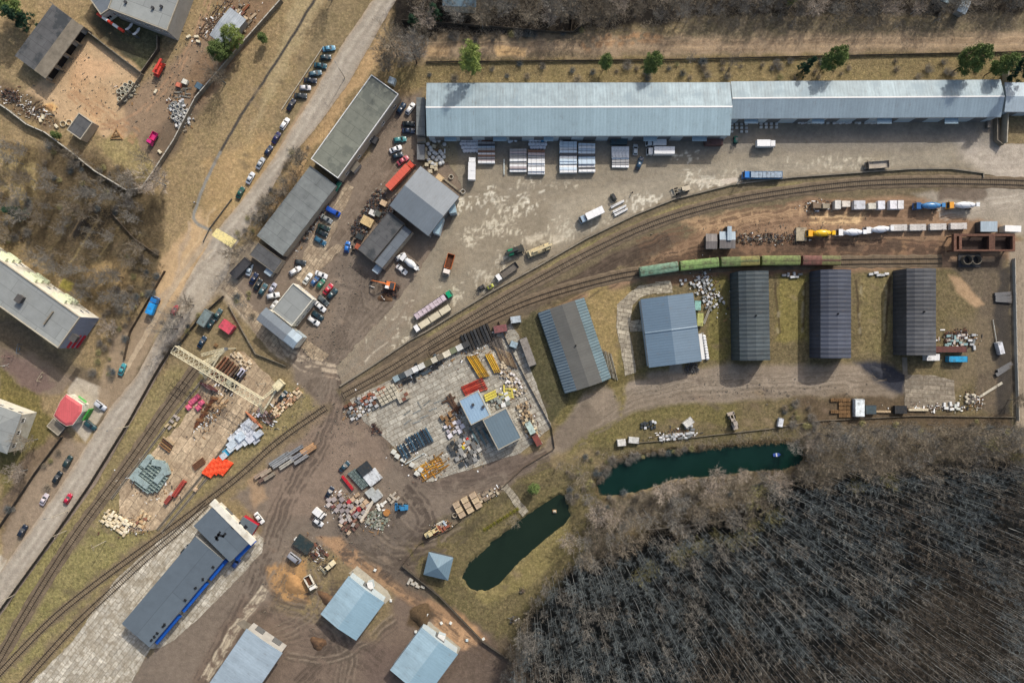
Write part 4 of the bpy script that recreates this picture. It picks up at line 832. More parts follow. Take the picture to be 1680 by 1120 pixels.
# long blue-walled building bottom left
lb=flat('long_workshop','long slate roofed workshop with bright blue side wall and orange left end',[(202,1020),(322,878),(364,921),(243,1064)],6,longd,wgrey,[('n',7,2,2,1.5,'window'),('s',6,3,3,0,'door')],par=0,cat='workshop')
c,a,L,W=rect([(202,1020),(322,878),(364,921),(243,1064)],6)
for k,(x0,x1) in enumerate(((-.47,-.16),(-.10,.22),(.27,.49))): MB().box(L*x0,-W/2-1.15,2.6,L*x1,-W/2-.02,4.2).build('blue_panel',wblue,lb)
MB().box(-L/2-.9,-W/2+.2,0,-L/2-.02,W/2-1.,3.).build('end_porch',mat('cladding_orange',C(176,84,60),.7,.15),lb)
for i in range(9):
    u=(-.44,-.40,-.36,-.28,-.26,.02,.16,.26,.4)[i]; MB().ob(L*u,-W/2+1.1,6.01,.9,.7,.25,i).build('roof_patch',mat('tar',C(30,34,38),.9,.1),lb)
ub=flat('upper_workshop','slate roofed block with black patches and white strip topping the long workshop',[(317,862),(347,834),(410,888),(378,922)],7,longd,wwhite,[('e',2,3,3,0,'door')],par=0,cat='workshop')
c,a,L,W=rect([(317,862),(347,834),(410,888),(378,922)],7)
MB().box(L/2+.02,-W/2-1.,6.4,L/2+2.3,W/2+1.4,7.2).build('white_roof_strip',wwhite,ub)
tar=MB(); rr=random.Random(4)
for x,y,l,w_,r in ((-1.,.5,3.2,.7,.3),(-.4,0,.8,2.4,.5),(-2.,.2,.8,1.8,-.2),(0.6,-.8,1.8,.8,.1),(5.,-1.,2,1.1,.2),(6.4,-2,2.4,.6,.5),(7.5,-4,1.2,1.2,0)): tar.ob(x,y,7.,l,w_,.04,r)
tar.build('roof_patch',MT['tar'],ub)
MB().box(-L/2+.5,-W/2-1.1,2,L/2,-W/2-.02,4.2).build('blue_panel',wblue,ub)
flat('side_annex','small dark grey annex with red edge beside the white car at the slate roofed block',[(398,848),(424,862),(408,883),(386,868)],2.6,longd,wred,par=0,cat='annex')
gable('blue_shed','sky blue gable roofed shed with pale concrete apron in the lower middle',[(572,944),(631,988),(583,1051),(527,1006)],5,1.0,[skyr,roofmat('roof_sky_dark',C(132,172,194),rib=.9,sheet=.03,ribc=.03,metal=.1,rough=.45,stain=.08)],wlight,[('n',1,3.5,3.5,0,'door'),('e',1,3,3,0,'door')],cat='workshop') if 0 else None
def shed_r(label,cs,m1,m2,h=5,rise=1.):  # ridge runs from the upper right to the lower left
    return gable('blue_shed',label,cs,h,rise,[m1,m2],wlight,[('e',1,3.5,3.4,0,'door'),('s',2,1.4,1.,2.2,'window')],cat='workshop')
skyd=roofmat('roof_sky_dark',C(146,176,190),rib=.9,sheet=.03,ribc=.03,metal=.1,rough=.45,stain=.08)
shed_r('sky blue gable roofed shed in the lower middle, upper of the similar pair',[(527,1006),(572,944),(631,988),(583,1051)],skyr,skyd)
shed_r('sky blue gable roofed shed cut by the bottom edge, lower of the pair',[(641,1097),(693,1027),(750,1074),(698,1144)],skyr,skyd)
gable('blue_shed','powder blue shed at the bottom edge nearest the long blue-walled workshop',[(330,1138),(405,1032),(463,1069),(390,1180)],6,.4,[skyp,skyp],wgrey,[('e',2,3,3,0,'door')],cat='workshop')
slab('concrete_path',[(572,940),(586,928),(636,968),(642,980),(632,990),(610,968)],conc,z=.03); slab('concrete_path',[(690,1026),(704,1018),(756,1062),(750,1074)],conc,z=.03); slab('concrete_path',[(386,1022),(400,1016),(440,1040),(466,1062),(455,1066),(404,1034)],concd,z=.03)
flat('dormer','small white roofed porch on the apron of the upper sky blue shed',[(602,955),(610,955),(613,964),(604,968)],2.6,white,wlight,par=0,cat='porch'); flat('dormer','small white roofed porch on the apron of the sky blue shed at the bottom edge',[(718,1040),(730,1044),(728,1056),(716,1052)],2.6,white,wlight,par=0,cat='porch')
hip('pavilion','steel blue pyramid roofed pavilion between the churned yard and the long pond',[(704,904),(743,915),(736,951),(694,943)],3.4,2.,steelb,wdark,[('e',2,1.2,1.2,1,'window')],inset=.6,cat='pavilion',pyr=True)
gable('tin_shed','grey metal cabin left of the other in the scrap line above the wagons',[(1158,384),(1176,384),(1177,408),(1158,408)],3,.3,[roofmat('rusty_tin',C(128,122,118),rib=.5,stain=.3)]*2,wdark,cat='shed')
gable('tin_shed','pale metal cabin with a taller strip roof in the scrap line above the wagons',[(1180,380),(1206,380),(1207,407),(1181,407)],3.2,.3,[skyp,MT['rusty_tin']],wdark,cat='shed'); flat('tin_shed','narrow raised pale blue roof leaning over the scrap line cabin',[(1193,371),(1200,371),(1201,394),(1194,394)],4.,skyp,wdark,par=0,cat='shed')
flat('tin_shed','grey-green flat roofed cabin above the rusty steel bunker',[(1608,363),(1636,363),(1637,380),(1610,380)],3,skyp,wdark,par=0,cat='shed'); flat('tin_shed','white flat roofed cabin with a stub at the right edge of the bunker row',[(1648,369),(1675,371),(1676,380),(1650,380)],3,white,wwhite,par=0,cat='shed')
# rusty bunker with two rings
o=thing('steel_bunker','large rusty steel hopper frame with two dark open bins on the right','bunker',G(1616,398,4.5),0)
for x0,y0,x1,y1 in ((-10.5,-2.9,-9.6,3),(-9.6,2.2,10.2,3),(-9.6,-2.9,10.2,-2.3),(1.4,-2.3,3.4,2.2),(9.4,-2.3,10.2,2.2),(-8.7,-2.3,-7.8,2.2)): MB().box(x0,y0,3.2,x1,y1,4.5).build('girder',rust,o)
for x0,x1 in ((-7.8,1.4),(3.4,9.4)): MB().box(x0,-2.3,1.2,x1,2.2,1.6).box(x0,-2.3,1.6,x0+.15,2.2,3.4).box(x1-.15,-2.3,1.6,x1,2.2,3.4).build('bin',mat('dark_rust',C(60,48,42),.9,.4),o)
for x in (-9.8,-3,2.4,9.6):
    for y in (-2.4,2.4): MB().box(x-.2,y-.2,0,x+.2,y+.2,3.2).build('leg',rust,o)
o=thing('steel_silo_frame','pair of dark open rings standing side by side below the rusty bunker','tank',G(1596,426,2.),0)
for x in (-1.55,1.55): MB().ring(x,0,0,2.,1.6,.18,20).build('ring',concd,o)
MB().box(-3.8,-2.3,0,3.8,2.3,.3).build('base',darksteel,o)
# ---------------------------------------------------------------- vehicles
def wheel_mesh(r=.33,w=.22):
    mb=MB(); mb.tube((0,-w/2,0),(0,w/2,0),r,n=14,mi=0); mb.tube((0,-w/2-.01,0),(0,w/2+.01,0),r*.6,n=10,mi=1); return mb
def wheels(o,xs,y,r=.33,w=.22):
    pr=None
    for x in xs:
        for s in (1,-1):
            if pr is None: q=pr=wheel_mesh(r,w).build('wheel',[tyre,steel],o)
            else: q=pr.copy(); col.objects.link(q); q.parent=o; KID[o.session_uid].append(q)
            q.location=(x,s*y,r)
def sec(x,w,zb,zs,zt,ws=None):
    ws=ws or w*.9
    return [(x,-w*.94,zb),(x,-w,zs*.75+zb*.25),(x,-w*.98,zs),(x,-ws,zt),(x,ws,zt),(x,w*.98,zs),(x,w,zs*.75+zb*.25),(x,w*.94,zb)]
CARK={'sedan':(4.45,.86,[-2.22,-1.55,-.95,.35,1.05,2.22],1.42,.95),'hatch':(3.95,.83,[-1.97,-1.85,-1.35,.2,.95,1.97],1.48,.97),'suv':(4.5,.92,[-2.25,-2.15,-1.75,.3,.95,2.25],1.72,1.08),
 'wagon':(4.6,.87,[-2.3,-2.15,-1.7,.3,1.05,2.3],1.48,.96),'van':(5.0,.97,[-2.5,-2.45,-2.3,1.35,1.95,2.5],2.15,1.2)}
cabin=mat('cabin_trim',(.02,.02,.022,1),.35,.05)
def make_car(kind,white_top=False):
    L,w,xs,H_,hb=CARK[kind]; o=thing('parked_car','car','car',(0,0,0))
    hb2=hb-.12; x0,x1=xs[0],xs[-1]
    mb=MB(); mb.loft([sec(x0,w*.80,.34,.62,.74),sec(x0+.10,w*.93,.24,.78,hb2),sec(xs[1],w,.2,.82,hb-.03),sec(xs[2],w,.2,.84,hb),sec(xs[3],w,.2,.84,hb),sec(xs[4],w*.99,.2,.8,hb-.06),sec(x1-.45,w*.97,.22,.72,hb2-.1),sec(x1-.1,w*.88,.26,.62,hb2-.2),sec(x1,w*.72,.34,.52,.6)])
    mb.build('body',paint,o,smooth=True)
    g=MB(); wr=w*.74; wb=w*.88
    A=(xs[1]+.02,xs[4]); Bq=(xs[2],xs[3])
    g.add([(A[0],-wb,hb-.05),(A[1],-wb,hb-.08),(A[1],wb,hb-.08),(A[0],wb,hb-.05),(Bq[0],-wr,H_-.04),(Bq[1],-wr,H_-.04),(Bq[1],wr,H_-.04),(Bq[0],wr,H_-.04)],[(0,1,5,4),(1,2,6,5),(2,3,7,6),(3,0,4,7),(4,5,6,7)])
    g.build('cabin',paint,o)
    def quad(nm,P4,m=glass):
        n=(Vector(P4[1])-Vector(P4[0])).cross(Vector(P4[3])-Vector(P4[0])).normalized(); c=sum((Vector(p) for p in P4),Vector())/4
        if n.dot(c-Vector((0,0,hb)))<0 : n=-n
        V=[c+(Vector(p)-c)*.9+n*.012 for p in P4]; V2=[v-n*.02 for v in V]
        MB().add(V+V2,[(0,1,2,3),(7,6,5,4),(0,4,5,1),(1,5,6,2),(2,6,7,3),(3,7,4,0)]).build(nm,m,o)
    v=g.v
    quad('windscreen',[v[1],v[2],v[6],v[5]]); quad('rear_window',[v[3],v[0],v[4],v[7]]); quad('side_window',[v[0],v[1],v[5],v[4]]); quad('side_window',[v[2],v[3],v[7],v[6]])
    r=MB().loft([[(Bq[0]-.05,-wr,H_-.045),(Bq[0]-.05,-wr*.9,H_-.01),(Bq[0]-.05,wr*.9,H_-.01),(Bq[0]-.05,wr,H_-.045)],[((Bq[0]+Bq[1])/2,-wr*1.02,H_-.03),((Bq[0]+Bq[1])/2,-wr*.9,H_+.02),((Bq[0]+Bq[1])/2,wr*.9,H_+.02),((Bq[0]+Bq[1])/2,wr*1.02,H_-.03)],[(Bq[1]+.05,-wr,H_-.045),(Bq[1]+.05,-wr*.9,H_-.01),(Bq[1]+.05,wr*.9,H_-.01),(Bq[1]+.05,wr,H_-.045)]])
    r.build('roof_panel',paint,o,smooth=True)
    for s in (1,-1):
        MB().box(x1-.22,s*w*.62-.17,.58,x1-.06,s*w*.62+.17,.74).build('headlight',chrome,o); MB().box(x0-.02,s*w*.64-.15,.6,x0+.1,s*w*.64+.15,.78).build('tail_light',redlens,o)
        MB().ob(xs[4]-.15,s*(w+.1),hb-.08,.14,.2,.14).build('mirror',paint,o)
    wheels(o,(x0+.8,x1-.85),w-.1,.32,.2); return o
PROTO={}; USED=set()
def car(px,py,a,kind,rgb,label,cat='car',group=None,name='parked_car'):
    if kind not in PROTO: PROTO[kind]=make_car(kind)
    o=PROTO[kind]; k=(min(lin(rgb)[0]*KA,.8),min(lin(rgb)[1]*KA,.8),min(lin(rgb)[2]*KA,.8),1)
    if kind in USED: o=copy_tree(o,color=k)
    else:
        USED.add(kind)
        for c in kids(o): c.color=k
    o.name=name; g=G(px,py,.8); o.location=g; o.rotation_euler=(0,0,R(-a)); o['label']=label; o['category']=cat
    if group: o['group']=group
    return o
W_=(232,232,230);SV=(176,182,186);BK=(34,38,42);NV=(34,48,78);DT=(30,62,70);BL=(66,120,150);GR=(28,84,62);RD=(176,44,56)
for (px,py,a,k,c,l) in (
 (539.5,79.5,-8,'sedan',(96,150,176),'light blue car at the top end of the row parked by the upper road'),
 (534,94,-6,'hatch',(44,66,74),'dark teal hatchback second from the top in the row by the upper road'),
 (525.5,107.5,8,'sedan',(40,84,96),'dark petrol blue car third from the top in the row by the upper road'),
 (517,120.5,-12,'wagon',(84,112,124),'grey-blue estate car fourth from the top in the row by the upper road'),
 (509,132,4,'sedan',(34,44,58),'near black saloon fifth from the top in the row by the upper road'),
 (500.5,144,0,'hatch',(206,204,206),'pale silver hatchback sixth from the top in the row by the upper road'),
 (493,157,4,'sedan',(58,66,68),'charcoal car next to the silver hatchback in the row by the upper road'),
 (477.5,172,-60,'sedan',(28,36,54),'black saloon turned along the kerb at the lower end of the barrier'),
 (467,203,-58,'wagon',W_,'white estate car parked along the left edge of the upper road'),
 (453,226,-60,'sedan',(40,40,86),'dark violet-blue saloon parked behind the white estate at the road edge'),
 (440.5,247,-58,'hatch',(36,52,80),'navy hatchback parked between the violet-blue saloon and a silver car'),
 (427,268,-60,'sedan',SV,'silver saloon parked between a navy hatchback and a white-silver car'),
 (410.5,292,-62,'sedan',(206,212,216),'white-silver saloon parked just above the dark green car by the road'),
 (394,316,-62,'sedan',(28,84,72),'dark green car last in the line above the yellow crossing'),
 (658,178,-58,'suv',(36,58,82),'dark blue off-roader beside the upper flat roofed block'),
 (673,178,-55,'wagon',W_,'white estate car next to the left end of the long shed'),
 (670,203,0,'sedan',(36,44,48),'black saloon pointing at the grey annex, above its blue neighbour'),
 (670,214.5,2,'sedan',(48,62,84),'dark slate blue saloon just below the black one by the grey annex'),
 (656,229,-8,'wagon',(74,140,140),'turquoise estate car in the lot left of the long shed'),
 (649,244.5,-22,'sedan',W_,'white saloon below the turquoise estate in the lot'),
 (652,255.5,-22,'hatch',(40,58,72),'dark hatchback between the white saloon and the pink-red car'),
 (661,263,-35,'sedan',(186,88,100),'faded pink-red car directly above the long orange vehicle'),
 (547,347.5,28,'van',(38,84,176),'bright blue van parked on the slabs by the roadside row'),
 (535.5,359,32,'sedan',(140,144,142),'grey-silver car below the bright blue van'),
 (531,373,20,'sedan',(40,60,56),'dark green saloon in the middle of the slab-lane cars'),
 (527.5,382,24,'sedan',(30,44,46),'almost black saloon touching the steel blue car on the slab lane'),
 (525,395,30,'wagon',(52,98,124),'steel blue estate car at the lower end of the slab-lane cars'),
 (569.5,405,-80,'hatch',(40,110,190),'bright blue hatchback alone on the brown lane left of the workshop'),
 (492.5,430,8,'hatch',(60,66,68),'dark car with pale roof rack above the white estate near the roadside row'),
 (484,444,-32,'wagon',W_,'white estate car parked below the lower end of the roadside row'),
 (504.5,457,-55,'sedan',(224,226,220),'white saloon above the flat roofed office'),
 (527,450.5,22,'sedan',W_,'white saloon with dark windows topmost in the cluster right of the office'),
 (516,461,-52,'hatch',(52,92,140),'blue hatchback between two whites in the cluster right of the office'),
 (526,466,-55,'hatch',(30,110,84),'emerald hatchback in the cluster right of the office'),
 (538,474,-50,'sedan',(190,40,62),'crimson saloon in the cluster right of the office'),
 (545,482,-48,'suv',(38,66,74),'dark teal off-roader outermost in the cluster right of the office'),
 (530,492.5,42,'wagon',(84,92,92),'grey estate with white bonnet below the crimson saloon'),
 (525.5,503,42,'sedan',W_,'white saloon with black roof windows below the grey estate'),
 (521,517.5,36,'suv',(36,58,66),'dark off-roader between two white cars beside the grey office'),
 (514.5,526,36,'wagon',W_,'white estate lowest of the cars beside the grey office'),
 (409,442,-72,'sedan',(196,210,218),'silver-white saloon parked upright beside the dark coal shed'),
 (416,457,-60,'sedan',(30,44,76),'midnight blue saloon below the silver-white one at the road entrance'),
 (423,467,-62,'sedan',(24,34,38),'black saloon squeezed between midnight blue and dark teal cars'),
 (431,475,-60,'wagon',(62,96,104),'dusty teal estate at the end of the trio by the road entrance'),
 (447,472.5,-60,'hatch',(168,170,184),'lilac-silver hatchback above the white off-roader left of the office'),
 (448,485,-12,'suv',(220,222,222),'white off-roader with dark roof left of the office'),
 (449.5,501,-52,'hatch',(190,192,190),'small pale hatchback touching the corner of the grey gable wing'),
 (357,516,-60,'sedan',(60,88,90),'greenish dark saloon beside the dark open shelter'),
 (345,532,-60,'hatch',(32,60,68),'dark teal hatchback under the edge of the grey shelter roof'),
 (331,561,-60,'sedan',(30,56,78),'dark blue car with pale rear just above the gantry crane end'),
 (657,421,-28,'hatch',W_,'white hatchback by the mixer truck near the stained workshop'),
 (659,442,40,'sedan',W_,'white saloon parked alongside the white mixer truck'),
 (1042.5,245.5,-88,'hatch',(214,218,216),'white car with dark glass roof standing upright left of the white lorries'),
 (1049.5,267.5,-68,'wagon',(54,82,106),'dark blue-grey estate in the shade edge left of the white lorries'),
 (286.5,509,-60,'hatch',(168,42,58),'red car driving on the main road past the blue lorry'),
 (200,606,-68,'sedan',(66,148,156),'turquoise car on the shoulder below the apartment block'),
 (164.5,665,36,'suv',(196,200,206),'silver off-roader on the forecourt of the red roofed shop'),
 (148,697.5,38,'suv',(42,74,80),'dark teal off-roader on the forecourt of the red roofed shop'),
 (111,757,-62,'suv',(38,58,58),'dark green off-roader on the verge below the red roofed shop'),
 (94,783,-62,'suv',(28,36,40),'black off-roader on the verge with a pale sunroof'),
 (72,819,-62,'sedan',(206,196,200),'pale silver saloon on the left verge of the main road'),
 (111,818,-60,'hatch',(184,36,64),'red car driving down the lower main road'),
 (37,870.5,-62,'suv',(30,38,52),'black estate on the verge nearest the lower left corner'),
 (305,901,-48,'sedan',(24,34,40),'black car beside the slate roofed upper workshop'),
 (387.5,923,-56,'hatch',(60,100,170),'blue and white car beside the blue side wall'),
 (425,849.5,52,'sedan',(236,236,232),'white saloon next to the red edged annex'),
 (565,765,-45,'sedan',(44,72,84),'dark teal car above the scaffold pallets in the brown yard'),
 (540.5,807.5,-60,'sedan',(30,40,56),'black saloon standing alone in the brown yard'),
 (522,856,38,'hatch',W_,'white hatchback beside the white box van in the brown yard'),
 (464,649,-52,'hatch',(26,48,56),'dark car under the trees by the cream container'),
 (483,915,38,'van',(150,152,158),'grey-silver van covered in dust by the sandy heap')):
    car(px,py,a,k,c,l,group='parked cars')
# lorries -------------------------------------------------------------
def lorry(px,py,a,label,L,cabc,load,loadc,w=2.45,cat='lorry',name='lorry',hh=2.9,cabl=2.0,bonnet=0.,z=1.15,trailer_gap=.35,h=1.8,cargo=(206,190,196)):
    o=thing(name,label,cat,G(px,py,h),R(-a)); x1=L/2; x0=-L/2; cx=x1-cabl
    MB().box(x0+.1,-.45,.55,x1-.3,.45,.95).build('chassis',darksteel,o)
    cb=MB(); ww=w/2-.08
    cb.loft([[(cx,-ww,.6),(cx,ww,.6),(cx,ww*.95,2.5),(cx,-ww*.95,2.5)],[(x1-.55,-ww,.6),(x1-.55,ww,.6),(x1-.55,ww*.93,2.55),(x1-.55,-ww*.93,2.55)],[(x1-.02,-ww,.6),(x1-.02,ww,.6),(x1-.1,ww*.96,1.5),(x1-.1,-ww*.96,1.5)]])
    q=cb.build('cab',paint,o); q.color=(*[min(v*KA,.85) for v in lin(cabc)],1)
    MB().add([(x1-.09,-ww*.85,1.56),(x1-.09,ww*.85,1.56),(x1-.52,ww*.82,2.5),(x1-.52,-ww*.82,2.5)],[(0,1,2,3)]).add([(x1-.12,-ww*.85,1.5),(x1-.12,ww*.85,1.5),(x1-.56,ww*.82,2.5),(x1-.56,-ww*.82,2.5)],[(3,2,1,0)]).build('windscreen',glass,o)
    for s in (1,-1): MB().box(x1-.12,s*ww*.7-.2,.75,x1+.02,s*ww*.7+.2,.95).build('headlight',chrome,o); MB().box(x1-.6,s*(ww+.22)-.1,1.7,x1-.5,s*(ww+.22)+.1,2.2).build('mirror',darksteel,o)
    wheels(o,[x1-1.1]+([x0+1.,x0+2.2] if L>6.5 else [x0+1.2])+([x0+3.4] if L>11 else []),w/2-.2,.48,.3)
    lc=(*[min(v*KA,.85) for v in lin(loadc)],1); e=cx-trailer_gap; W2=w/2
    def P_(nm,mb,m=dull,c=lc,sm=False): q=mb.build(nm,m,o,smooth=sm); q.color=c; return q
    if load=='box':
        P_('cargo_box',MB().box(x0,-W2,1.,e,W2,hh+.5),paint)
        r=MB(); k=int((e-x0)/1.2)
        for i in range(k+1): r.box(x0+(e-x0)*i/k-.04,-W2+.02,hh+.5,x0+(e-x0)*i/k+.04,W2-.02,hh+.53)
        P_('roof_rib',r,dull); 
    elif load=='canvas':
        mb=MB(); mb.loft([[(x,-W2,1.),(x,W2,1.),(x,W2*.98,hh-.1),(x,W2*.6,hh+.25),(x,-W2*.6,hh+.25),(x,-W2*.98,hh-.1)] for x in np.linspace(x0,e,5)]); P_('canvas_cover',mb)
    elif load in('bed','dump','gravel','planks','bundles'):
        t=.08; hz=z+(.75 if load!='dump' else 1.3); mb=MB().box(x0,-W2,z-.12,e,W2,z); mb.box(x0,-W2,z,e,-W2+t,hz).box(x0,W2-t,z,e,W2,hz).box(x0,-W2+t,z,x0+t,W2-t,hz).box(e-t,-W2+t,z,e,W2-t,hz+.2); P_('load_bed',mb)
        if load in('dump','gravel'):
            mb=MB(); rr=random.Random(int(px)); nx,ny=8,5; vs=[(x0+t+(e-x0-2*t)*i/nx,-W2+t+(w-2*t)*j/ny,z+(.18 if load=='dump' else .65)+rr.uniform(-.06,.1)) for i in range(nx+1) for j in range(ny+1)]
            mb.add(vs,[(i*(ny+1)+j,(i+1)*(ny+1)+j,(i+1)*(ny+1)+j+1,i*(ny+1)+j+1) for i in range(nx) for j in range(ny)]); P_('cargo',mb,mat('cargo_dirt',C(92,60,42),.95,.3) if load=='dump' else mat('cargo_gravel',C(170,158,136),.95,.25))
        if load=='planks':
            for k in range(3): P_('cargo',MB().box(x0+.3+k*(e-x0)/3,-W2+.2,z+.01,x0+(k+1)*(e-x0)/3,W2-.2,z+.85),mat('cargo_slab',C(206,196,170),.9,.15))
        if load=='bundles':
            rr=random.Random(3)
            for k in range(8): P_('cargo',MB().ob(x0+.9+k*(e-x0-1.4)/7.4,0,z+.01,(e-x0)/9.,W2*1.6,.9+rr.uniform(0,.2)),dull,(*[v*KA*.9 for v in lin(cargo)],1))
    elif load=='tank':
        mb=MB(); n=14; mb.loft([[(x,math.cos(t)*r*1.1,2.1+math.sin(t)*r) for t in [2*math.pi*i/n for i in range(n)]] for x,r in ((x0,.7),(x0+.25,1.0),((x0+e)/2,1.05),(e-.25,1.0),(e,.7))]); P_('tank',mb,paint,sm=True)
    elif load=='mixer':
        mb=MB(); n=16; xs=np.array([0,.15,.4,.62,.86,1.])*(e-x0-.3)+x0+.3; rr_=[.35,.75,1.15,1.2,.85,.5]
        mb.loft([[(x,math.cos(t)*r,2.25+math.sin(t)*r+(x1-x)*.04) for t in [2*math.pi*i/n for i in range(n)]] for x,r in zip(xs,rr_)]); P_('drum',mb,paint,sm=True)
        st=MB()
        for ph in (0,math.pi):
            pv=None
            for i in range(26):
                u=i/25.; x=xs[1]+(xs[4]-xs[1])*u; r=np.interp(x,xs,rr_)+.02; t=ph+u*5; p=(x,math.cos(t)*r,2.25+math.sin(t)*r+(x1-x)*.04)
                if pv: st.tube(pv,p,.05,n=4)
                pv=p
        P_('drum_stripe',st,dull,(.25,.25,.27,1)); P_('chute',MB().loft([[(x0+.5,-.35,2.9),(x0+.5,.35,2.9),(x0+.5,.2,2.75),(x0+.5,-.2,2.75)],[(x0-.6,-.3,1.6),(x0-.6,.3,1.6),(x0-.6,.2,1.5),(x0-.6,-.2,1.5)]]),dull)
        P_('hopper',MB().ob(x0+.3,0,3.1,.9,1.1,.5,tp=1.3)); P_('water_tank',MB().tube((e-.25,-.9,1.6),(e-.25,.9,1.6),.35,n=10),paint)
    elif load=='crane':
        P_('deck',MB().box(x0,-W2,z-.15,e,W2,z+.15)); P_('turret',MB().ob(x0+2.6,0,z+.15,2.2,2.,1.2)); P_('counterweight',MB().ob(x0+1.2,0,z+.3,.9,2.2,1.))
        bm=MB().box(x0+2.,-.35,2.6,x1+.6,.35,3.25); P_('boom',bm,paint); P_('hook_block',MB().ob(x1+.5,0,2.1,.5,.5,.5),darksteel)
        for s in (1,-1):
            for x in (x0+.5,e-.5): P_('outrigger',MB().box(x-.15,min(s*W2,s*(W2+.5)),.5,x+.15,max(s*W2,s*(W2+.5)),.8),darksteel)
    return o
LO='lorries and plant in the yards'
lorry(250,501,-68,'bright blue canvas topped lorry parked beside the main road',6.2,(40,120,190),'canvas',(34,150,224),hh=2.6)
lorry(774.5,276.5,-89,'white box lorry standing upright in the yard below the white round bags',8.2,W_,'box',W_)
lorry(736,434,106,'orange tipper lorry with rusty load and white cab in the middle of the yard',7.4,(236,226,214),'dump',(214,120,66))
lorry(671,430,-142,'white concrete mixer lorry beside the stained workshop',7.6,W_,'mixer',(226,228,226))
lorry(845.5,411,160,'dark flatbed tractor unit with emerald cab in the yard',6.,(20,132,92),'crane',(60,62,58),cabl=2.2)
lorry(884,410,-22,'cream mobile crane lorry with long boom by the retaining wall',8.6,(224,206,160),'crane',(206,190,150))
lorry(831,446,145,'open empty lorry with white cab by the retaining wall',9.,W_,'bed',(110,104,96))
lorry(711,500,-34,'long lorry with emerald cab and pink-grey load beside the wall',15.2,(20,152,104),'bundles',(150,140,140))
lorry(709,522,147,'long lorry with white cab and pale slab load, nearest the retaining wall',15.,W_,'planks',(150,140,120))
lorry(970,353,-205+0,'white articulated lorry with silver-blue cab at the bend of the retaining wall',8.6,(160,180,196),'box',(238,238,236)) 
lorry(1251,287,180,'blue-cabbed flatbed lorry with grey sheeted load by the retaining wall',13.6,(40,120,196),'bundles',(70,130,180),cargo=(160,176,190))
lorry(1440,270,176,'empty grey trailer lorry bed standing near the bend of the wall',8.0,(120,112,104),'bed',(170,160,146),cabl=.5)
lorry(1076,234.5,180,'white van-bodied lorry tucked against the long shed wall',6.8,(220,224,224),'box',(226,230,230),w=2.1,hh=2.2)
lorry(1083,248.5,180,'larger white box lorry with dark fittings just below the shed-side one',9.2,(236,236,232),'box',(236,236,234))
lorry(1257,236,0,'white box lorry alone in front of the narrower long shed',6.8,W_,'box',(238,238,236),w=2.2,hh=2.4)
lorry(1522,338,180,'blue concrete mixer lorry in the row by the curved track',9.4,(34,92,150),'mixer',(70,132,184))
lorry(1577,337,180,'amber-cabbed concrete mixer with white drum in the row by the curved track',9.8,(226,158,50),'mixer',(228,230,230))
lorry(1344,383,180,'yellow concrete mixer lorry in the lower plant row',9.,(232,172,40),'mixer',(240,190,30))
lorry(1394,381.5,180,'white concrete mixer in the middle of the lower plant row, behind the yellow one',9.2,W_,'mixer',(236,238,240))
lorry(1439,377,176,'white concrete mixer at the right of the three in the lower plant row',9.,W_,'mixer',(232,234,236))
lorry(509,956,62,'white tipper lorry with dark load by the sandy heap',5.4,(236,234,224),'dump',(214,212,200),w=2.2,cabl=1.5)
lorry(501,842,40,'white box van beside the small pallets of cobbles',3.9,W_,'box',W_,w=2.0,hh=2.0,cabl=1.1) if 0 else None
lorry(524,842,40,'white box van beside the pallets of grey cobbles',4.4,W_,'box',W_,w=2.1,hh=2.1,cabl=1.2)
lorry(658,288,-47,'long bright orange-red covered lorry left of the two-tone workshop',12.4,(206,84,60),'box',(216,100,78),w=2.5)
lorry(260,113,-62,'red-orange farm lorry beside the lane in the upper left',5.4,(206,60,52),'crane',(214,74,60),w=1.9,cabl=1.5)
lorry(249,227,118,'magenta pickup lorry near the scrap heap in the upper left',4.8,(200,40,120),'bed',(206,50,120),w=1.9,cabl=1.6)
lorry(556,914,0,'unused',6,W_,'bed',W_) if 0 else None
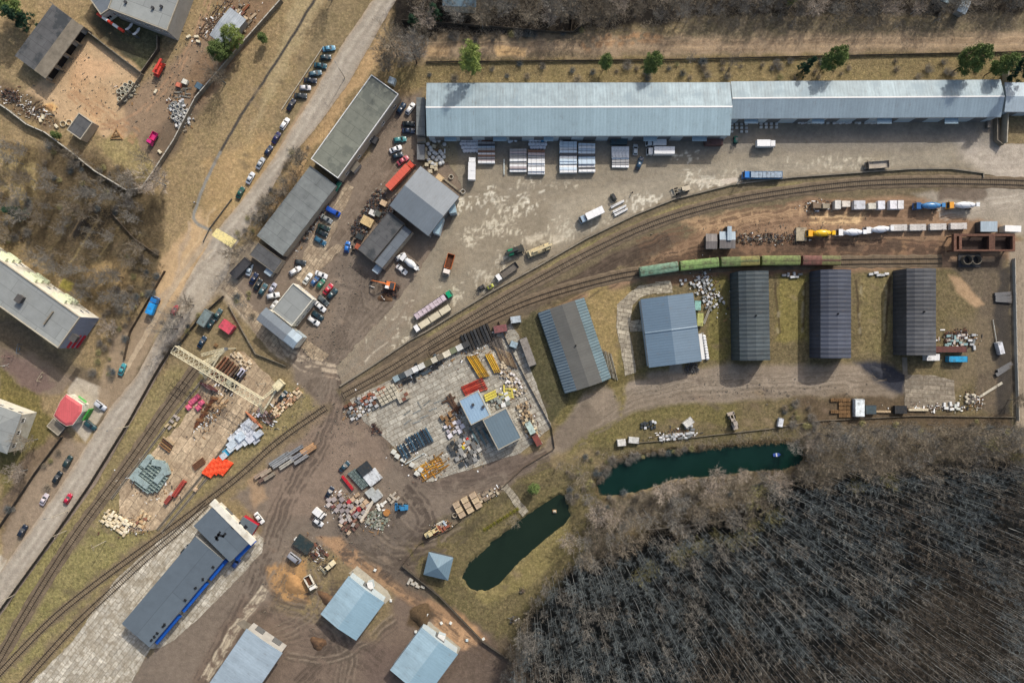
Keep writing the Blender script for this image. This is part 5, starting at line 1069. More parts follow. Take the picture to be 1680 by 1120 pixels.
def machine(kind,px,py,a,label,c,cat,L=4.,name=None):
    o=thing(name or kind,label,cat,G(px,py,1.5),R(-a)); k=(*[min(v*KA,.85) for v in lin(c)],1)
    def P_(nm,mb,m=paint,cc=k): q=mb.build(nm,m,o); q.color=cc; return q
    if kind=='forklift':
        P_('body',MB().loft([sec(-1.3,.6,.4,1.,1.2),sec(-.9,.65,.3,1.1,1.35),sec(.8,.65,.3,.9,1.0),sec(1.1,.6,.3,.7,.8)])); fr=MB()
        for x in (-.5,.6):
            for y in (-.5,.5): fr.tube((x,y,1.),(x*.9,y*.9,2.1),.05)
        fr.box(-.5,-.48,2.08,.55,.48,2.16); P_('roll_cage',fr,darksteel); P_('mast',MB().box(1.12,-.45,.2,1.3,-.32,2.8).box(1.12,.32,.2,1.3,.45,2.8).box(1.14,-.32,2.6,1.28,.32,2.75),darksteel)
        for y in (-.3,.3): P_('fork',MB().box(1.3,y-.06,.15,2.4,y+.06,.22),darksteel)
        wheels(o,(-.8,.75),.6,.32,.25)
    elif kind=='wheel_loader':
        P_('body',MB().loft([sec(-L/2,.85,.7,1.5,1.8),sec(-.6,.95,.7,1.6,1.9),sec(-.2,.9,.7,1.3,1.6)])); P_('front_frame',MB().box(-.2,-.6,.7,1.2,.6,1.3)); P_('cab',MB().ob(-.3,0,1.7,1.3,1.4,1.3,tp=.88),glass); P_('cab_roof',MB().ob(-.3,0,3.01,1.4,1.4,.1))
        for s in (1,-1): P_('lift_arm',MB().loft([[(.4,s*.55-.1,1.5),(.4,s*.55+.1,1.5),(.4,s*.55+.1,1.75),(.4,s*.55-.1,1.75)],[(L/2-.2,s*.55-.1,.7),(L/2-.2,s*.55+.1,.7),(L/2-.2,s*.55+.1,.95),(L/2-.2,s*.55-.1,.95)]]))
        P_('bucket',MB().box(L/2-.2,-1.25,.1,L/2-.1,1.25,1.).box(L/2-.1,-1.25,.1,L/2+.8,1.25,.2).box(L/2-.1,-1.25,.2,L/2+.6,-1.18,.9).box(L/2-.1,1.18,.2,L/2+.6,1.25,.9)); wheels(o,(-L/2+.9,L/2-1.1),.95,.65,.5)
    elif kind=='excavator':
        for s in (1,-1): P_('crawler_track',MB().loft([[(-1.7,s*1.1-.3,.5),(-1.7,s*1.1+.3,.5),(-1.7,s*1.1+.3,.3),(-1.7,s*1.1-.3,.3)],[(-1.3,s*1.1-.3,.9),(-1.3,s*1.1+.3,.9),(-1.3,s*1.1+.3,0),(-1.3,s*1.1-.3,0)],[(1.3,s*1.1-.3,.9),(1.3,s*1.1+.3,.9),(1.3,s*1.1+.3,0),(1.3,s*1.1-.3,0)],[(1.7,s*1.1-.3,.5),(1.7,s*1.1+.3,.5),(1.7,s*1.1+.3,.3),(1.7,s*1.1-.3,.3)]]),darksteel)
        P_('house',MB().box(-2.1,-1.3,1.,.9,1.3,2.)); P_('engine_deck',MB().ob(-1.2,0,2.,1.4,2.2,.4),darksteel); P_('cab',MB().ob(.3,.75,2.,1.3,1.,1.1,tp=.9),white); P_('windscreen',MB().ob(.96,.75,2.1,.04,.85,.8),glass)
        P_('boom',MB().loft([[(.6,-.55,1.8),(.6,-.15,1.8),(.6,-.15,2.4),(.6,-.55,2.4)],[(3.,-.5,3.8),(3.,-.2,3.8),(3.,-.2,4.3),(3.,-.5,4.3)],[(5.2,-.45,3.2),(5.2,-.25,3.2),(5.2,-.25,3.5),(5.2,-.45,3.5)]])); P_('stick',MB().tube((5.1,-.35,3.3),(6.4,-.35,1.),.2)); P_('bucket',MB().ob(6.3,-.35,.2,.9,.9,.9,tp=.8),darksteel)
    return o
machine('forklift',1208,229,90,'green forklift truck below the stacked white sacks',(30,96,84),'forklift')
machine('forklift',1007,323,60,'dark forklift truck just above the white pipe bundles',(60,64,60),'forklift')
machine('forklift',790,471,150,'dark forklift truck by the lower retaining wall',(70,66,58),'forklift')
machine('forklift',804,470,150,'yellow-green small forklift right beside the dark one by the wall',(186,190,80),'forklift')
machine('wheel_loader',539,929,140,'cream wheel loader with its bucket down near the white tipper',(226,214,178),'loader',5.)
machine('wheel_loader',660,832,180,'blue backhoe tractor at the edge of the churned brown yard',(60,130,176),'loader',4.)
machine('wheel_loader',1119,311,165,'beige loader standing against the retaining wall',(196,184,160),'loader',5.5)
machine('wheel_loader',1204,692,-105,'grey-beige machine with box body on the grass above the pond',(170,160,148),'loader',5.2)
machine('excavator',638,468,192,'orange excavator with its boom stretched left on the brown ground',(226,128,66),'excavator')
machine('wheel_loader',708,873,-30,'pale yellow loader by the broken fence left of the pallets',(214,198,150),'loader',5.)
# freight wagons
wheelst=mat('wheel_steel',(.08,.07,.065,1),.5,.2,metal=.4)
def wagon(p0,p1,c,label,c2=None):
    a=G(p0[0],p0[1],4.3); b=G(p1[0],p1[1],4.3); m=(a+b)/2; d=b-a; L=d.length-.9; o=thing('freight_wagon',label,'freight wagon',m,math.atan2(d.y,d.x),'freight wagons on the siding'); k=(*[min(v*KA,.85) for v in lin(c)],1)
    w=1.55; body=MB().box(-L/2,-w,1.25,L/2,w,3.7).build('body',dull,o); body.color=k
    rb=MB()
    for i in range(11):
        x=-L/2+.2+(L-.4)*i/10
        for s in (1,-1): rb.box(x-.06,s*w-.05 if s<0 else w+.002,1.4,x+.06,-w-.002 if s<0 else w+.06,3.6)
    q=rb.build('side_rib',dull,o); q.color=k
    def roofpiece(x0,x1,cc,nm):
        n=9; mb=MB(); mb.loft([[(x,math.cos(math.pi*i/(n-1))*(w+.1),3.7+math.sin(math.pi*i/(n-1))*.55) for i in range(n)] for x in np.linspace(x0,x1,8)])
        for x in np.linspace(x0+.5,x1-.5,int((x1-x0)/1.15)):
            mb.loft([[(x+e,math.cos(math.pi*i/(n-1))*(w+.12),3.72+math.sin(math.pi*i/(n-1))*.58) for i in range(n)] for e in (-.05,.05)])
        q=mb.build(nm,dull,o); q.color=(*[min(v*KA,.85) for v in lin(cc)],1)
    if c2: roofpiece(-L/2-.1,0,c,'roof'); roofpiece(.0,L/2+.1,c2,'roof')
    else: roofpiece(-L/2-.1,L/2+.1,c,'roof')
    wk=MB().box(-L/2,-.25,4.31,L/2,.25,4.35); q=wk.build('roof_walkway',dull,o); q.color=tuple(v*.85 for v in k[:3])+(1,)
    for s in (1,-1):
        dr=MB().box(-1.2,s*w-.11 if s<0 else w+.065,1.4,1.2,-w-.065 if s<0 else w+.11,3.5); q=dr.build('sliding_door',dull,o); q.color=tuple(v*.9 for v in k[:3])+(1,)
        bg_=MB().box(s*L*.34-1.3,-.9,.55,s*L*.34+1.3,.9,.9).build('bogie',darksteel,o)
        for x in (-.9,.9):
            for y in (-.8,.8): MB().tube((s*L*.34+x,y-.07,.85),(s*L*.34+x,y+.07,.85),.45,n=14).build('wheel',wheelst,bg_)
        MB().box(min(s*L/2,s*(L/2+.5)),-.15,.9,max(s*L/2,s*(L/2+.5)),.15,1.2).build('coupler',darksteel,o)
    MB().box(-L/2,-1.3,1.,L/2,1.3,1.24).build('underframe',darksteel,o)
for (p0,p1,c,l,c2) in (((1049,446),(1114.5,436),(108,138,116),'leftmost freight wagon, faded sea green with paler right half of its roof',(122,150,128)),((1115.5,436),(1181.5,429.5),(122,148,90),'bright leaf green freight wagon, second from the left',None),
  ((1182.5,429.5),(1248.5,427),(108,124,80),'olive freight wagon with orange-brown patches in the middle of the train',(138,134,82)),((1249.5,427),(1315.5,426.5),(122,134,82),'plain yellow-green freight wagon, fourth from the left',None),((1316.5,426.5),(1382,427),(116,80,72),'rightmost freight wagon with red-brown left half and olive right half',(116,116,78))):
    wagon(p0,p1,c,l,c2)
# ---------------------------------------------------------------- stored goods
MESH={}; NC=[0]
def inst(key,maker,label,cat,px,py,a,h,group=None,color=None,name=None,s=None):
    """a thing copied from one prototype per key"""
    if maker: MK.setdefault(key,maker)
    if key not in MESH: o=MESH[key]=(maker or MK[key])()
    else: o=copy_tree(MESH[key])
    NC[0]+=1; o.name=name or key.split(':')[0]; o.location=G(px,py,h)+Vector((0,0,(NC[0]*7%37)*.0031)); o.rotation_euler=(0,0,R(-a))
    if s: o.scale=s
    for k in ('group',): 
        if k in o: del o[k]
    tag(o,label,cat,group)
    if color is not None:
        c=(*[min(v*KA,.85) for v in lin(color)],1)
        if o.type=='MESH': o.color=c
        for ch in kids(o):
            if not ch.get('nocol'): ch.color=c
    return o
def mk_pallet(l,w,h,m=None,rows=3,colsn=4,gap=.04,brk=True):
    def f():
        o=thing('pallet_stack','x','pallet stack',(0,0,0)); pm=MB()
        for y in (-w/2+.1,0,w/2-.1): pm.box(-l/2,y-.06,0,l/2,y+.06,.09)
        for i in range(6): x=-l/2+l*(i+.5)/6; pm.box(x-l*.06,-w/2,.09,x+l*.06,w/2,.13)
        q=pm.build('pallet',wood,o); q['nocol']=1
        ld=MB(); ch=(h-.14)/rows; rr=random.Random(int(l*100+w*10+h))
        for k in range(rows):
            for i in range(colsn):
                for j in range(max(1,int(colsn*w/l+.5))):
                    nj=max(1,int(colsn*w/l+.5)); ld.ob(-l/2+l*(i+.5)/colsn+rr.uniform(-.01,.01),-w/2+w*(j+.5)/nj,.135+k*ch,l/colsn-gap,w/nj-gap,ch-.015)
        ld.build('load',m or dull,o); return o
    return f
def mk_block(l,w,h,m=None,bev=.06):
    def f():
        mb=MB(); mb.loft([[(x*l/2*k,y*w/2*k,z) for x,y in ((-1,-1),(1,-1),(1,1),(-1,1))] for z,k in ((0,1),(h-bev,1),(h,1-bev/max(l,w)*2))])
        for s in (-1,1): mb.tube((s*l*.28,0,h-.02),(s*l*.28,0,h+.06),.06,n=6)
        return mb.build('block',m or dull)
    return f
def mk_slabs(l,w,n,t=.2,m=None,jit=.06):
    def f():
        o=thing('slab_stack','x','slab stack',(0,0,0)); rr=random.Random(int(l*10+n))
        for k in range(n):
            mb=MB().ob(rr.uniform(-jit,jit),rr.uniform(-jit,jit),k*(t+.06)+.06,l,w,t,rr.uniform(-.01,.01)); mb.build('slab',m or dull,o)
        b=MB()
        for x in (-l*.35,l*.35):
            for k in range(n): b.box(x-.05,-w/2+.05,k*(t+.06),x+.05,w/2-.05,k*(t+.06)+.055)
        q=b.build('spacer',woodd,o); q['nocol']=1; return o
    return f
def mk_bars(l,n,r,w,lay=2,m=None,sq=False,jit=.15,hollow=False):
    def f():
        o=thing('bar_bundle','x','bundle',(0,0,0)); rr=random.Random(int(l*10+n)); mb=MB()
        for k in range(lay):
            for i in range(n):
                y=-w/2+w*(i+.5)/n+rr.uniform(-.02,.02); d=rr.uniform(-jit,jit); a=rr.uniform(-jit,jit)*.12
                if sq: mb.ob(d,y,.1+k*r*2,l,r*1.8,r*1.9,a)
                else: mb.tube((-l/2+d,y-l/2*a,.1+r+k*r*2),(l/2+d,y+l/2*a,.1+r+k*r*2),r,n=7)
        mb.build('bars',m or dull,o); q=MB().box(-l*.3-.06,-w/2,0,-l*.3+.06,w/2,.1).box(l*.3-.06,-w/2,0,l*.3+.06,w/2,.1).build('bearer',woodd,o); q['nocol']=1; return o
    return f
def mk_ring(r,h,t=.12):
    return lambda: MB().ring(0,0,0,h,r,t,20).build('concrete_ring',dull)
def mk_bag(r=.55,h=.95):
    def f():
        mb=MB(); n=10; mb.loft([[(math.cos(2*math.pi*i/n)*q,math.sin(2*math.pi*i/n)*q,z) for i in range(n)] for z,q in ((0,r*.8),(.1,r),(h*.6,r*1.05),(h*.9,r*.85),(h,r*.4))]); o=mb.build('bulk_bag',clean,smooth=True)
        return o
    return f
def mk_scrap(seed,l=2.4,w=1.6,n=14,mats=None):
    def f():
        rr=random.Random(seed); o=thing('scrap_heap','x','scrap heap',(0,0,0)); ms=mats or [rust,darksteel,woodd,concd]
        for k,m in enumerate(ms):
            mb=MB()
            for i in range(n//len(ms)+1):
                x,y=rr.uniform(-l/2,l/2),rr.uniform(-w/2,w/2); z=rr.uniform(0,.5)
                if rr.random()<.5: mb.ob(x,y,z,rr.uniform(.3,1.1),rr.uniform(.1,.5),rr.uniform(.1,.5),rr.uniform(0,3.1))
                else: a=rr.uniform(0,3.1); ll=rr.uniform(.5,1.4); mb.tube((x-ll*math.cos(a),y-ll*math.sin(a),z+.1),(x+ll*math.cos(a),y+ll*math.sin(a),z+rr.uniform(.1,.5)),.06,n=5)
            mb.build(('rusty_pieces','steel_pieces','timber_pieces','rubble')[k%4],m,o)
        return o
    return f
MK={}
def lerp(a,b,t): return (a[0]+(b[0]-a[0])*t,a[1]+(b[1]-a[1])*t)
def row(n,p0,p1,key,maker,a,h,fmt,cat,group,cols,name=None,jit=1.,aj=6,desc=None):
    """n copies from p0 to p1; fmt has %s for the ordinal"""
    rr=random.Random(int(p0[0]*7+p0[1])); 
    for i in range(n):
        p=lerp(p0,p1,i/(n-1) if n>1 else 0); inst(key,maker,fmt%ordw(i+1) if '%s' in fmt else fmt,cat,p[0]+rr.uniform(-jit,jit),p[1]+rr.uniform(-jit,jit),a+rr.uniform(-aj,aj),h,group,cols[i%len(cols)] if isinstance(cols,list) else cols,name)
WH=(238,238,236);WB=(206,222,232);CR=(206,194,166);GY=(150,150,144);TN=(186,164,132)
# panel bundles in front of the long shed: each bundle one thing
def panels(x0,x1,y0,y1,n,cols,where,h=1.6):
    w=(x1-x0)*S; d=(y1-y0)/n
    for i in range(n):
        y=y0+d*(i+.5); hh=h*(.8+.2*math.sin(i*2.3+x0)); key='panel_bundle:%d_%d_%d'%(w*10,d*100,i%3)
        def mkp(w=w,d=d,hh=hh):
            o=thing('panel_bundle','x','panel bundle',(0,0,0)); mb=MB(); n=5
            for k in range(n): mb.ob(0,0,.12+k*hh/n,w*.98-(.1 if k%2 else 0),d*S*.86,hh/n-.03)
            mb.build('panels',clean,o); q=MB().box(-w*.35,-d*S*.4,0,-w*.35+.12,d*S*.4,.11).box(w*.3,-d*S*.4,0,w*.3+.12,d*S*.4,.11).build('bearer',woodd,o); q['nocol']=1
            st=MB()
            for u in (-.3,0,.3): st.box(u*w-.03,-d*S*.44,hh+.09,u*w+.03,d*S*.44,hh+.125)
            q=st.build('strap',darksteel,o); q['nocol']=1; return o
        inst(key,mkp,'%s panel bundle, %s down %s'%(cols[i%len(cols)][0],ordw(i+1),where),'panel bundle',(x0+x1)/2,y,cr.uniform(-1,1),hh,'panel bundles in front of the long shed',cols[i%len(cols)][1])
pw=('white',WH);pg=('grey',(168,166,164));pb=('pale blue',WB);pn=('brown',(140,104,84));pd=('dark',(78,80,84)); pm=('mauve-grey',(176,164,164))
panels(784,812,229,268,11,[pn,pg,pd,pb,pg,pn,pw,pn,pg,pm,pw],'the brown and white stack beside round bags')
panels(836,864,244,282,9,[pg,pm,pg,pg,pw,pg,pw,pm,pw],'the left stack of the middle pair')
panels(866,894,246,286,9,[pn,pm,pg,pw,pw,pw,pw,pw,pw],'the right stack of the middle pair',1.9)
panels(918,946.5,232,284,11,[pb,pb,pw,pb,pd,pw,pb,pb,pw,pb,pw],'the left stack of the tall blue-white pair',2.)
panels(949,976.5,235,283,11,[pb,pw,pb,pb,pd,pb,pb,pb,pw,pd,pw],'the right stack of the tall blue-white pair',2.)
panels(1004,1032,258,275,4,[pb,pg,pg,pw],'the small stack left of the white car',1.2)
for i in range(5): inst('panel_stack:v',mk_slabs(3.8,1.15,5,.2),'white upright slab pack, %s from the left above the small stack'%ordw(i+1),'slab pack',1006.5+i*5.7,249.5,90,1.4,'white slab packs left of the white car',WH,'slab_pack')
inst('beam_long:8',mk_bars(5.6,2,.12,.5,1,sq=True),'single thin pale beam lying upright left of the middle stacks','beam',827,275,90,.4,None,(190,196,190),'beam')
# round wrapped bags
k=0
for j,(y,n,x0) in enumerate(((229,7,758),(235,7,757),(241,6,759),(247,5,762))):
    for i in range(n): inst('bulk_bag:a',mk_bag(.68,1.1),'white round wrapped bag, %s in the %s row beside the brown and white stack'%(ordw(i+1),ordw(j+1)),'bulk bag',x0+i*5.1+cr.uniform(-.4,.4),y+cr.uniform(-.4,.4),0,1.,'white round bags left of the brown and white stack',(214,216,220),'bulk_bag')
for j,(y,n,x0) in enumerate(((229.5,6,870),(236,6,870),(241.5,5,872))):
    for i in range(n): inst('bulk_bag:a',None,'%s round bag, %s in the %s row above the brown topped stack'%('blue' if (i,j)==(4,0) else 'white',ordw(i+1),ordw(j+1)),'bulk bag',x0+i*5+cr.uniform(-.6,.6),y,0,1.,'white round bags above the middle pair of stacks',(80,150,190) if (i,j)==(4,0) else (210,214,220),'bulk_bag')
for i,(x,y) in enumerate(((834,227),(839,230),(846,229),(836,231),(921,229))): inst('bulk_bag:a',None,'pale round bag under the shed eave, %s of the small loose group'%ordw(i+1),'bulk bag',x,y,0,1.,'loose round bags under the eave',(200,208,214),'bulk_bag')
for i,(x,y) in enumerate(((708,227),(713,231),(720,230),(726,227),(729,236),(711,230),(707,246),(712,250),(706,242),(715,252),(722,248),(725,252),(720,258),(724,262),(728,257),(716,262),(710,258),(722,268),(726,266),(704,252),(703,262),(709,268),(714,270),(702,236))):
    inst('bulk_bag:a',None,'grey-white round bag number %s from the wall in the cluttered corner beside the grey annex'%ordw(i+1) if 0 else 'grey-white round bag in the cluttered corner below the left end of the long shed','bulk bag',x,y,0,1.,'round bags in the corner below the long shed',(196,198,196),'bulk_bag')
for i,(x,y,a) in enumerate(((706,266,0),(709,274,3),(706,281,0),(715,277,85),(715,270,90),(698,245,90),(697,252,90),(699,258,90),(700,270,0),(712,240,20))):
    inst('pallet_stack:c1',mk_pallet(1.3,1.1,1.1),'cream pallet of goods, %s from the top in the corner clutter left of the yard'%ordw(i+1),'pallet stack',x,y,a,1.,'cream pallets in the corner clutter',CR)
inst('panel_flat',lambda: MB().ob(0,0,0,2.6,2.2,.5).ob(.1,.1,.5,2.2,1.8,.3).build('board_stack',dull),'tan stack of boards at the top corner of the two-tone workshop','board stack',721,292,38,.8,None,(206,180,140),'board_stack')
inst('concrete_ring:s',mk_ring(.8,.7),'small white ring standing at the corner of the two-tone workshop','ring',740,290,0,.7,'white rings by the two-tone workshop',(220,214,196)); inst('concrete_ring:s',None,'small white ring at the end of the low wall right of the workshop','ring',759.5,314,0,.7,'white rings by the two-tone workshop',(224,220,208))
inst('beam_long:w',mk_bars(7.5,2,.16,.6,1,sq=True),'low concrete beam running from the two-tone workshop to the small ring','beam',742,304,38,.4,None,(150,140,120),'beam')
# white sacks at the narrow shed
for j in range(3):
    for i in range(4): 
        if (i,j)==(1,2): continue
        inst('pallet_stack:w',mk_pallet(.85,.75,.9,white),'white wrapped pallet, %s in the %s row of the block above the green forklift'%(ordw(i+1),ordw(j+1)),'pallet',1201+i*8,203.5+j*6,0,.9,'white pallets above the green forklift',WH)
for j in range(2):
    for i in range(4): inst('pallet_stack:w',None,'white wrapped pallet, %s in the %s row of the small block under the narrow shed'%(ordw(i+1),ordw(j+1)),'pallet',1249+i*8.5,203+j*5.5,0,.9,'white pallets left of the long white row',WH)
for i in range(26):
    x=1312+i*5.2
    if i in(5,8,10,17,20): continue
    inst('pallet_stack:w',None,'white wrapped pallet, %s along the row under the narrow shed eave'%ordw(i+1),'pallet',x,200.5+(i%2)*.9,cr.uniform(-8,8),.9,'row of white pallets under the narrow shed eave',(220,226,232))
inst('container:b',lambda: mk_cont(6.,2.4,2.5),'rusty brown open container against the long shed wall','container',1172,232,0,2.5,None,(110,84,80),'container') if 0 else None
def mk_cont(l,w,h,rim=True,open_=False):
    def f():
        o=thing('container','x','container',(0,0,0)); MB().box(-l/2,-w/2,.12,l/2,w/2,h).build('body',dull,o); rb=MB(); n=int(l/.45)
        for i in range(n+1):
            x=-l/2+l*i/n
            rb.box(x-.05,-w/2-.04,.2,x+.05,-w/2-.002,h-.1).box(x-.05,w/2+.002,.2,x+.05,w/2+.04,h-.1).box(x-.04,-w/2+.05,h+.002,x+.04,w/2-.05,h+.04)
        rb.build('corrugation',dull,o); q=MB().box(-l/2-.03,-w/2-.05,h-.1,-l/2+.1,w/2+.05,h+.05).build('end_rail',darksteel,o); q['nocol']=1; q=MB().box(l/2-.1,-w/2-.05,h-.1,l/2+.03,w/2+.05,h+.05).build('end_rail',darksteel,o); q['nocol']=1; q=MB().box(-l/2+.1,-w/2+.2,0,l/2-.1,w/2-.2,.11).build('base_frame',darksteel,o); q['nocol']=1
        for s in (1,-1): q=MB().box(l/2+.005,min(s*.03,s*(w/2-.08)),.2,l/2+.06,max(s*.03,s*(w/2-.08)),h-.2).build('door',dull,o)
        return o
    return f
for (x,y,a,l,w,h,c,lb) in ((1172,232,0,6,2.3,2.4,(112,86,82),'rusty brown container against the long shed wall'),(1016,229,0,5.6,2.6,2.6,(64,84,92),'dark teal container under the long shed eave above the slab packs'),(456,632,-48,3.4,2.6,2.4,(222,212,176),'cream container on the grass right of the crane'),
  (335,522,-58,5.6,3.,2.6,(120,134,134),'grey shelter roof container between dark cars near the red kiosk') ,(371,536,35,4.6,3.2,2.2,(206,84,100),'red open kiosk frame beside the service lane') ,(1062,497,0,2,2.,2,(140,190,180),'unused') ,(1145,501,-88,3.4,2.,2.3,(140,186,176),'mint green container by the right wall of the denim blue warehouse'),(1149,524,-88,4.6,2.,2.,(176,178,110),'yellow-green open container below the mint green one'),
  (821,539,-10,4.6,2.4,2.2,(130,84,84),'dull maroon container at the top right corner of the concrete yard'),(846,524,-8,3.6,2.2,2.,(180,190,196),'pale blue-grey container above the maroon one'),(843,565,20,2.6,2.,1.8,(150,170,180),'small blue-grey container beside the grey trailer'),
  (870,702,62,4.4,2.,2.,(176,196,190),'pale mint container on the right rim of the concrete yard'),(881,722,62,4.,2.,2.,(130,72,64),'rusty red container on the right rim of the concrete yard'),
  (1531,586,0,4.6,2.2,2.4,(226,226,224),'white box trailer at the foot of the right arched warehouse'),(1572,589,0,6.4,1.9,2.2,(50,160,206),'sky blue container below the rusty heap roof'),(1560,573,0,11,2.,2.2,(104,66,60),'long rusty brown roofed container above the sky blue one'),
  (1643,571,76,4.2,1.6,2.,(214,216,220),'white narrow trailer near the right fence'),(1411,669,90,6,3.1,2.2,(228,236,238),'white tarpaulin covered stack left of the slab pad'),(1429,672,90,3.,3.6,1.4,(70,86,92),'dark framed crate stack right of the white tarpaulin'),
  (1478,672,0,4.,2.6,1.6,(48,52,56),'black covered stack at the lower left corner of the slab pad'),(1281,693,-80,3.,1.6,1.4,(222,226,230),'white hut boat on the bank above the right end of the pond'),(1130,693,-38,3.6,2.2,1.5,(224,222,214),'tilted white container above the long pond'),(1020,726,-5,3.,2.2,1.4,(222,220,212),'white container nearest the left end of the long pond'),(1040,722,5,3.6,2.,1.4,(206,206,200),'rounded pale container beside the white one near the pond'),
  (302,243,0,1,1,1,(0,0,0),'unused'),(326,141,30,2.4,2.,2.,(84,108,124),'small slate blue tank in the upper left yard'),(303,134,25,2.,1.6,1.,(222,220,206),'small white crate above an orange one in the upper left yard'),(292,139,20,1.8,1.4,1.,(206,122,96),'small orange crate in the upper left yard'),
  (412,380,0,1,1,1,(0,0,0),'unused'),(866,577,70,10.,2.6,2.4,(138,132,124),'long grey trailer on the grass left of the teal hangar'),(1150,573,85,6,1.6,1.6,(224,228,232),'unused'),(497,893,35,6.2,4.2,1.2,(44,58,60),'dark netted rectangular stack below the white hatchback'),(697,300,0,1,1,1,(0,0,0),'unused')):
    if lb=='unused': continue
    inst('container:%d_%d_%d'%(l*10,w*10,h*10),mk_cont(l,w,h),lb,'trailer' if 'trailer' in lb else 'container' if 'container' in lb else 'stack' if 'stack' in lb else 'kiosk' if 'kiosk' in lb else 'shed',x,y,a,h,None,c,'container')
# pale cabins / slab stacks in the plant rows
for i,(x,l,w,c,y) in enumerate(((1374,2.,2.9,(206,204,196),336),(1387.5,2.8,2.,(214,206,192),334.5),(1410,3.8,2.9,(204,206,210),336),(1430.5,2.6,2.,(204,200,186),338),(1445.5,2.4,2.8,(220,220,224),336.5),(1465,2.4,2.9,(224,222,224),336),(1477,2.,2.9,(214,212,210),336),(1355,2.4,1.6,(150,140,120),338),(1340,2.8,1.8,(130,112,92),337))):
    inst('slab_stack:%d%d'%(l*10,w*10),mk_slabs(l,w,6,.28,jit=.04),'pale square slab stack, %s from the left in the upper plant row'%ordw([1374,1387.5,1410,1430.5,1445.5,1465,1477,1355,1340].index(x)+3 if x>1360 else (2 if x==1355 else 1)),'slab stack',x,y,0,1.8,'slab stacks in the upper plant row',c)
for i,(x,y) in enumerate(((1474.5,373.5),(1505.5,373),(1539,372),(1572.5,371))): 
    for k,dy in enumerate((-2.6,2.6)): inst('slab_stack:long',mk_slabs(5.6,1.05,5,.25),'long pale slab stack, %s from the left, %s side of the lower plant row'%(ordw(i+1),('upper','lower')[k]),'slab stack',x,y+dy,-1,1.5,'long slab stacks in the lower plant row',(206,202,196))
for i in range(7): inst('scrap_heap:%d'%(i%3),mk_scrap(i%3+1,3.2,2.6,20),'rusty scrap and timber heap, %s from the left in the line above the wagons'%ordw(i+1),'scrap heap',1216+i*15,391+(-3)**(i%2)*1.,cr.uniform(0,180),.6,'scrap heaps above the wagons')
inst('slab_stack:g',mk_slabs(3.6,4.6,3,.3),'flat pale slab stack at the left nose of the yellow mixer','slab stack',1315,384,0,1.,None,(176,164,140))
# wagon side clutter, right clutter
def pile(n,cx,cy,sx,sy,ang,kinds,label,cat,group,cols,h=.8):
    n=int(n*1.15)
    rr=random.Random(int(cx*3+cy)); pts=[]
    for _ in range(n*40):
        u,v=rr.uniform(-sx,sx),rr.uniform(-sy,sy); a=R(ang); p=(cx+u*math.cos(a)-v*math.sin(a),cy+u*math.sin(a)+v*math.cos(a))
        if all(math.dist(p,q)>kinds[0][2] for q in pts): pts.append(p)
        if len(pts)>=n: break
    pts.sort(key=lambda p:p[0]*math.cos(R(ang))+p[1]*math.sin(R(ang)))
    for i,p in enumerate(pts):
        k=kinds[rr.randrange(len(kinds))]; inst(k[0],k[1],label%ordw(i+1),cat,p[0],p[1],ang+rr.choice((0,0,0,90))+rr.uniform(-9,9),h,group,rr.choice(cols),'_'.join(re.sub('[^a-z ]',' ',label.split(',')[0].split(' of ')[0].split(' or ')[0]).split()[-2:]).replace('debris','scrap').replace('rubble','stone'))
for k_,m_ in (('concrete_block:a',mk_block(1.1,.7,.6)),('concrete_block:b',mk_block(1.5,.8,.6)),('concrete_block:c',mk_block(.9,.8,.5))): MK[k_]=m_
blk=('concrete_block:a',mk_block(1.1,.7,.6),4.2); blk2=('concrete_block:b',mk_block(1.5,.8,.6),5.5); blk3=('concrete_block:c',mk_block(.9,.8,.5),4.)
pal=('pallet_stack:p1',mk_pallet(1.2,1.,1.1),6.); pal2=('pallet_stack:p2',mk_pallet(1.5,1.1,1.3,rows=4),7.); sl=('slab_stack:s1',mk_slabs(2.2,1.2,4),9.); sl2=('slab_stack:s2',mk_slabs(1.6,1.4,3),7.5)
PC=[(196,188,168),(176,168,150),(210,202,184),(150,146,136)]; WC=[(216,216,214),(196,198,198),(176,178,178),(120,124,124)]
pile(34,1160,478,30,16,60,[blk,blk3],'grey-white block, %s across the tumbled heap beside the leftmost arched warehouse','block','blocks beside the leftmost arched warehouse',WC)
pile(8,1140,462,26,5,0,[blk3,blk],'pale block, %s from the left along the strip under the wagons','block','blocks under the wagons',WC)
pile(6,1300,452,14,3,0,[blk2],'pale slab piece, %s from the left between the first two arched warehouses','block','pieces between the arched warehouses',WC,.3)
pile(9,1440,450,16,3,0,[blk2],'pale rubble slab, %s from the left between the last two arched warehouses','block','rubble between the last two arched warehouses',WC,.3)
pile(12,1064,698,12,6,-8,[blk3],'dark and white block, %s from the left in the small square group above the pond','block','square group of blocks above the pond',[(60,66,70),(210,212,212),(70,76,80)])
pile(20,1110,716,26,4,-6,[blk,blk3],'white rubble block, %s from the left along the bank of the long pond','block','white blocks along the pond bank',WC)
pile(9,1132,705,6,9,0,[blk2],'white slab piece, %s from the left below the tilted white container','block','white slab pieces by the tilted container',WC)
pile(14,1568,558,18,9,0,[blk,blk2],'pale block, %s from the left above the long rusty container','block','pale blocks above the rusty container',[(220,222,220),(190,180,170),(140,170,170)])
pile(5,1596,560,4,12,0,[blk2],'white beam piece, %s beside the right end of the rusty container','beam piece','beam pieces at the rusty container end',WC)
pile(9,1572,552,14,6,0,[('scrap_heap:r',mk_scrap(9,2.6,2.,16,[rust,rust,darksteel]),9.)],'rusty steel heap, %s from the left behind the pale blocks','scrap heap','rusty heaps near the right warehouse',[(120,70,60)])
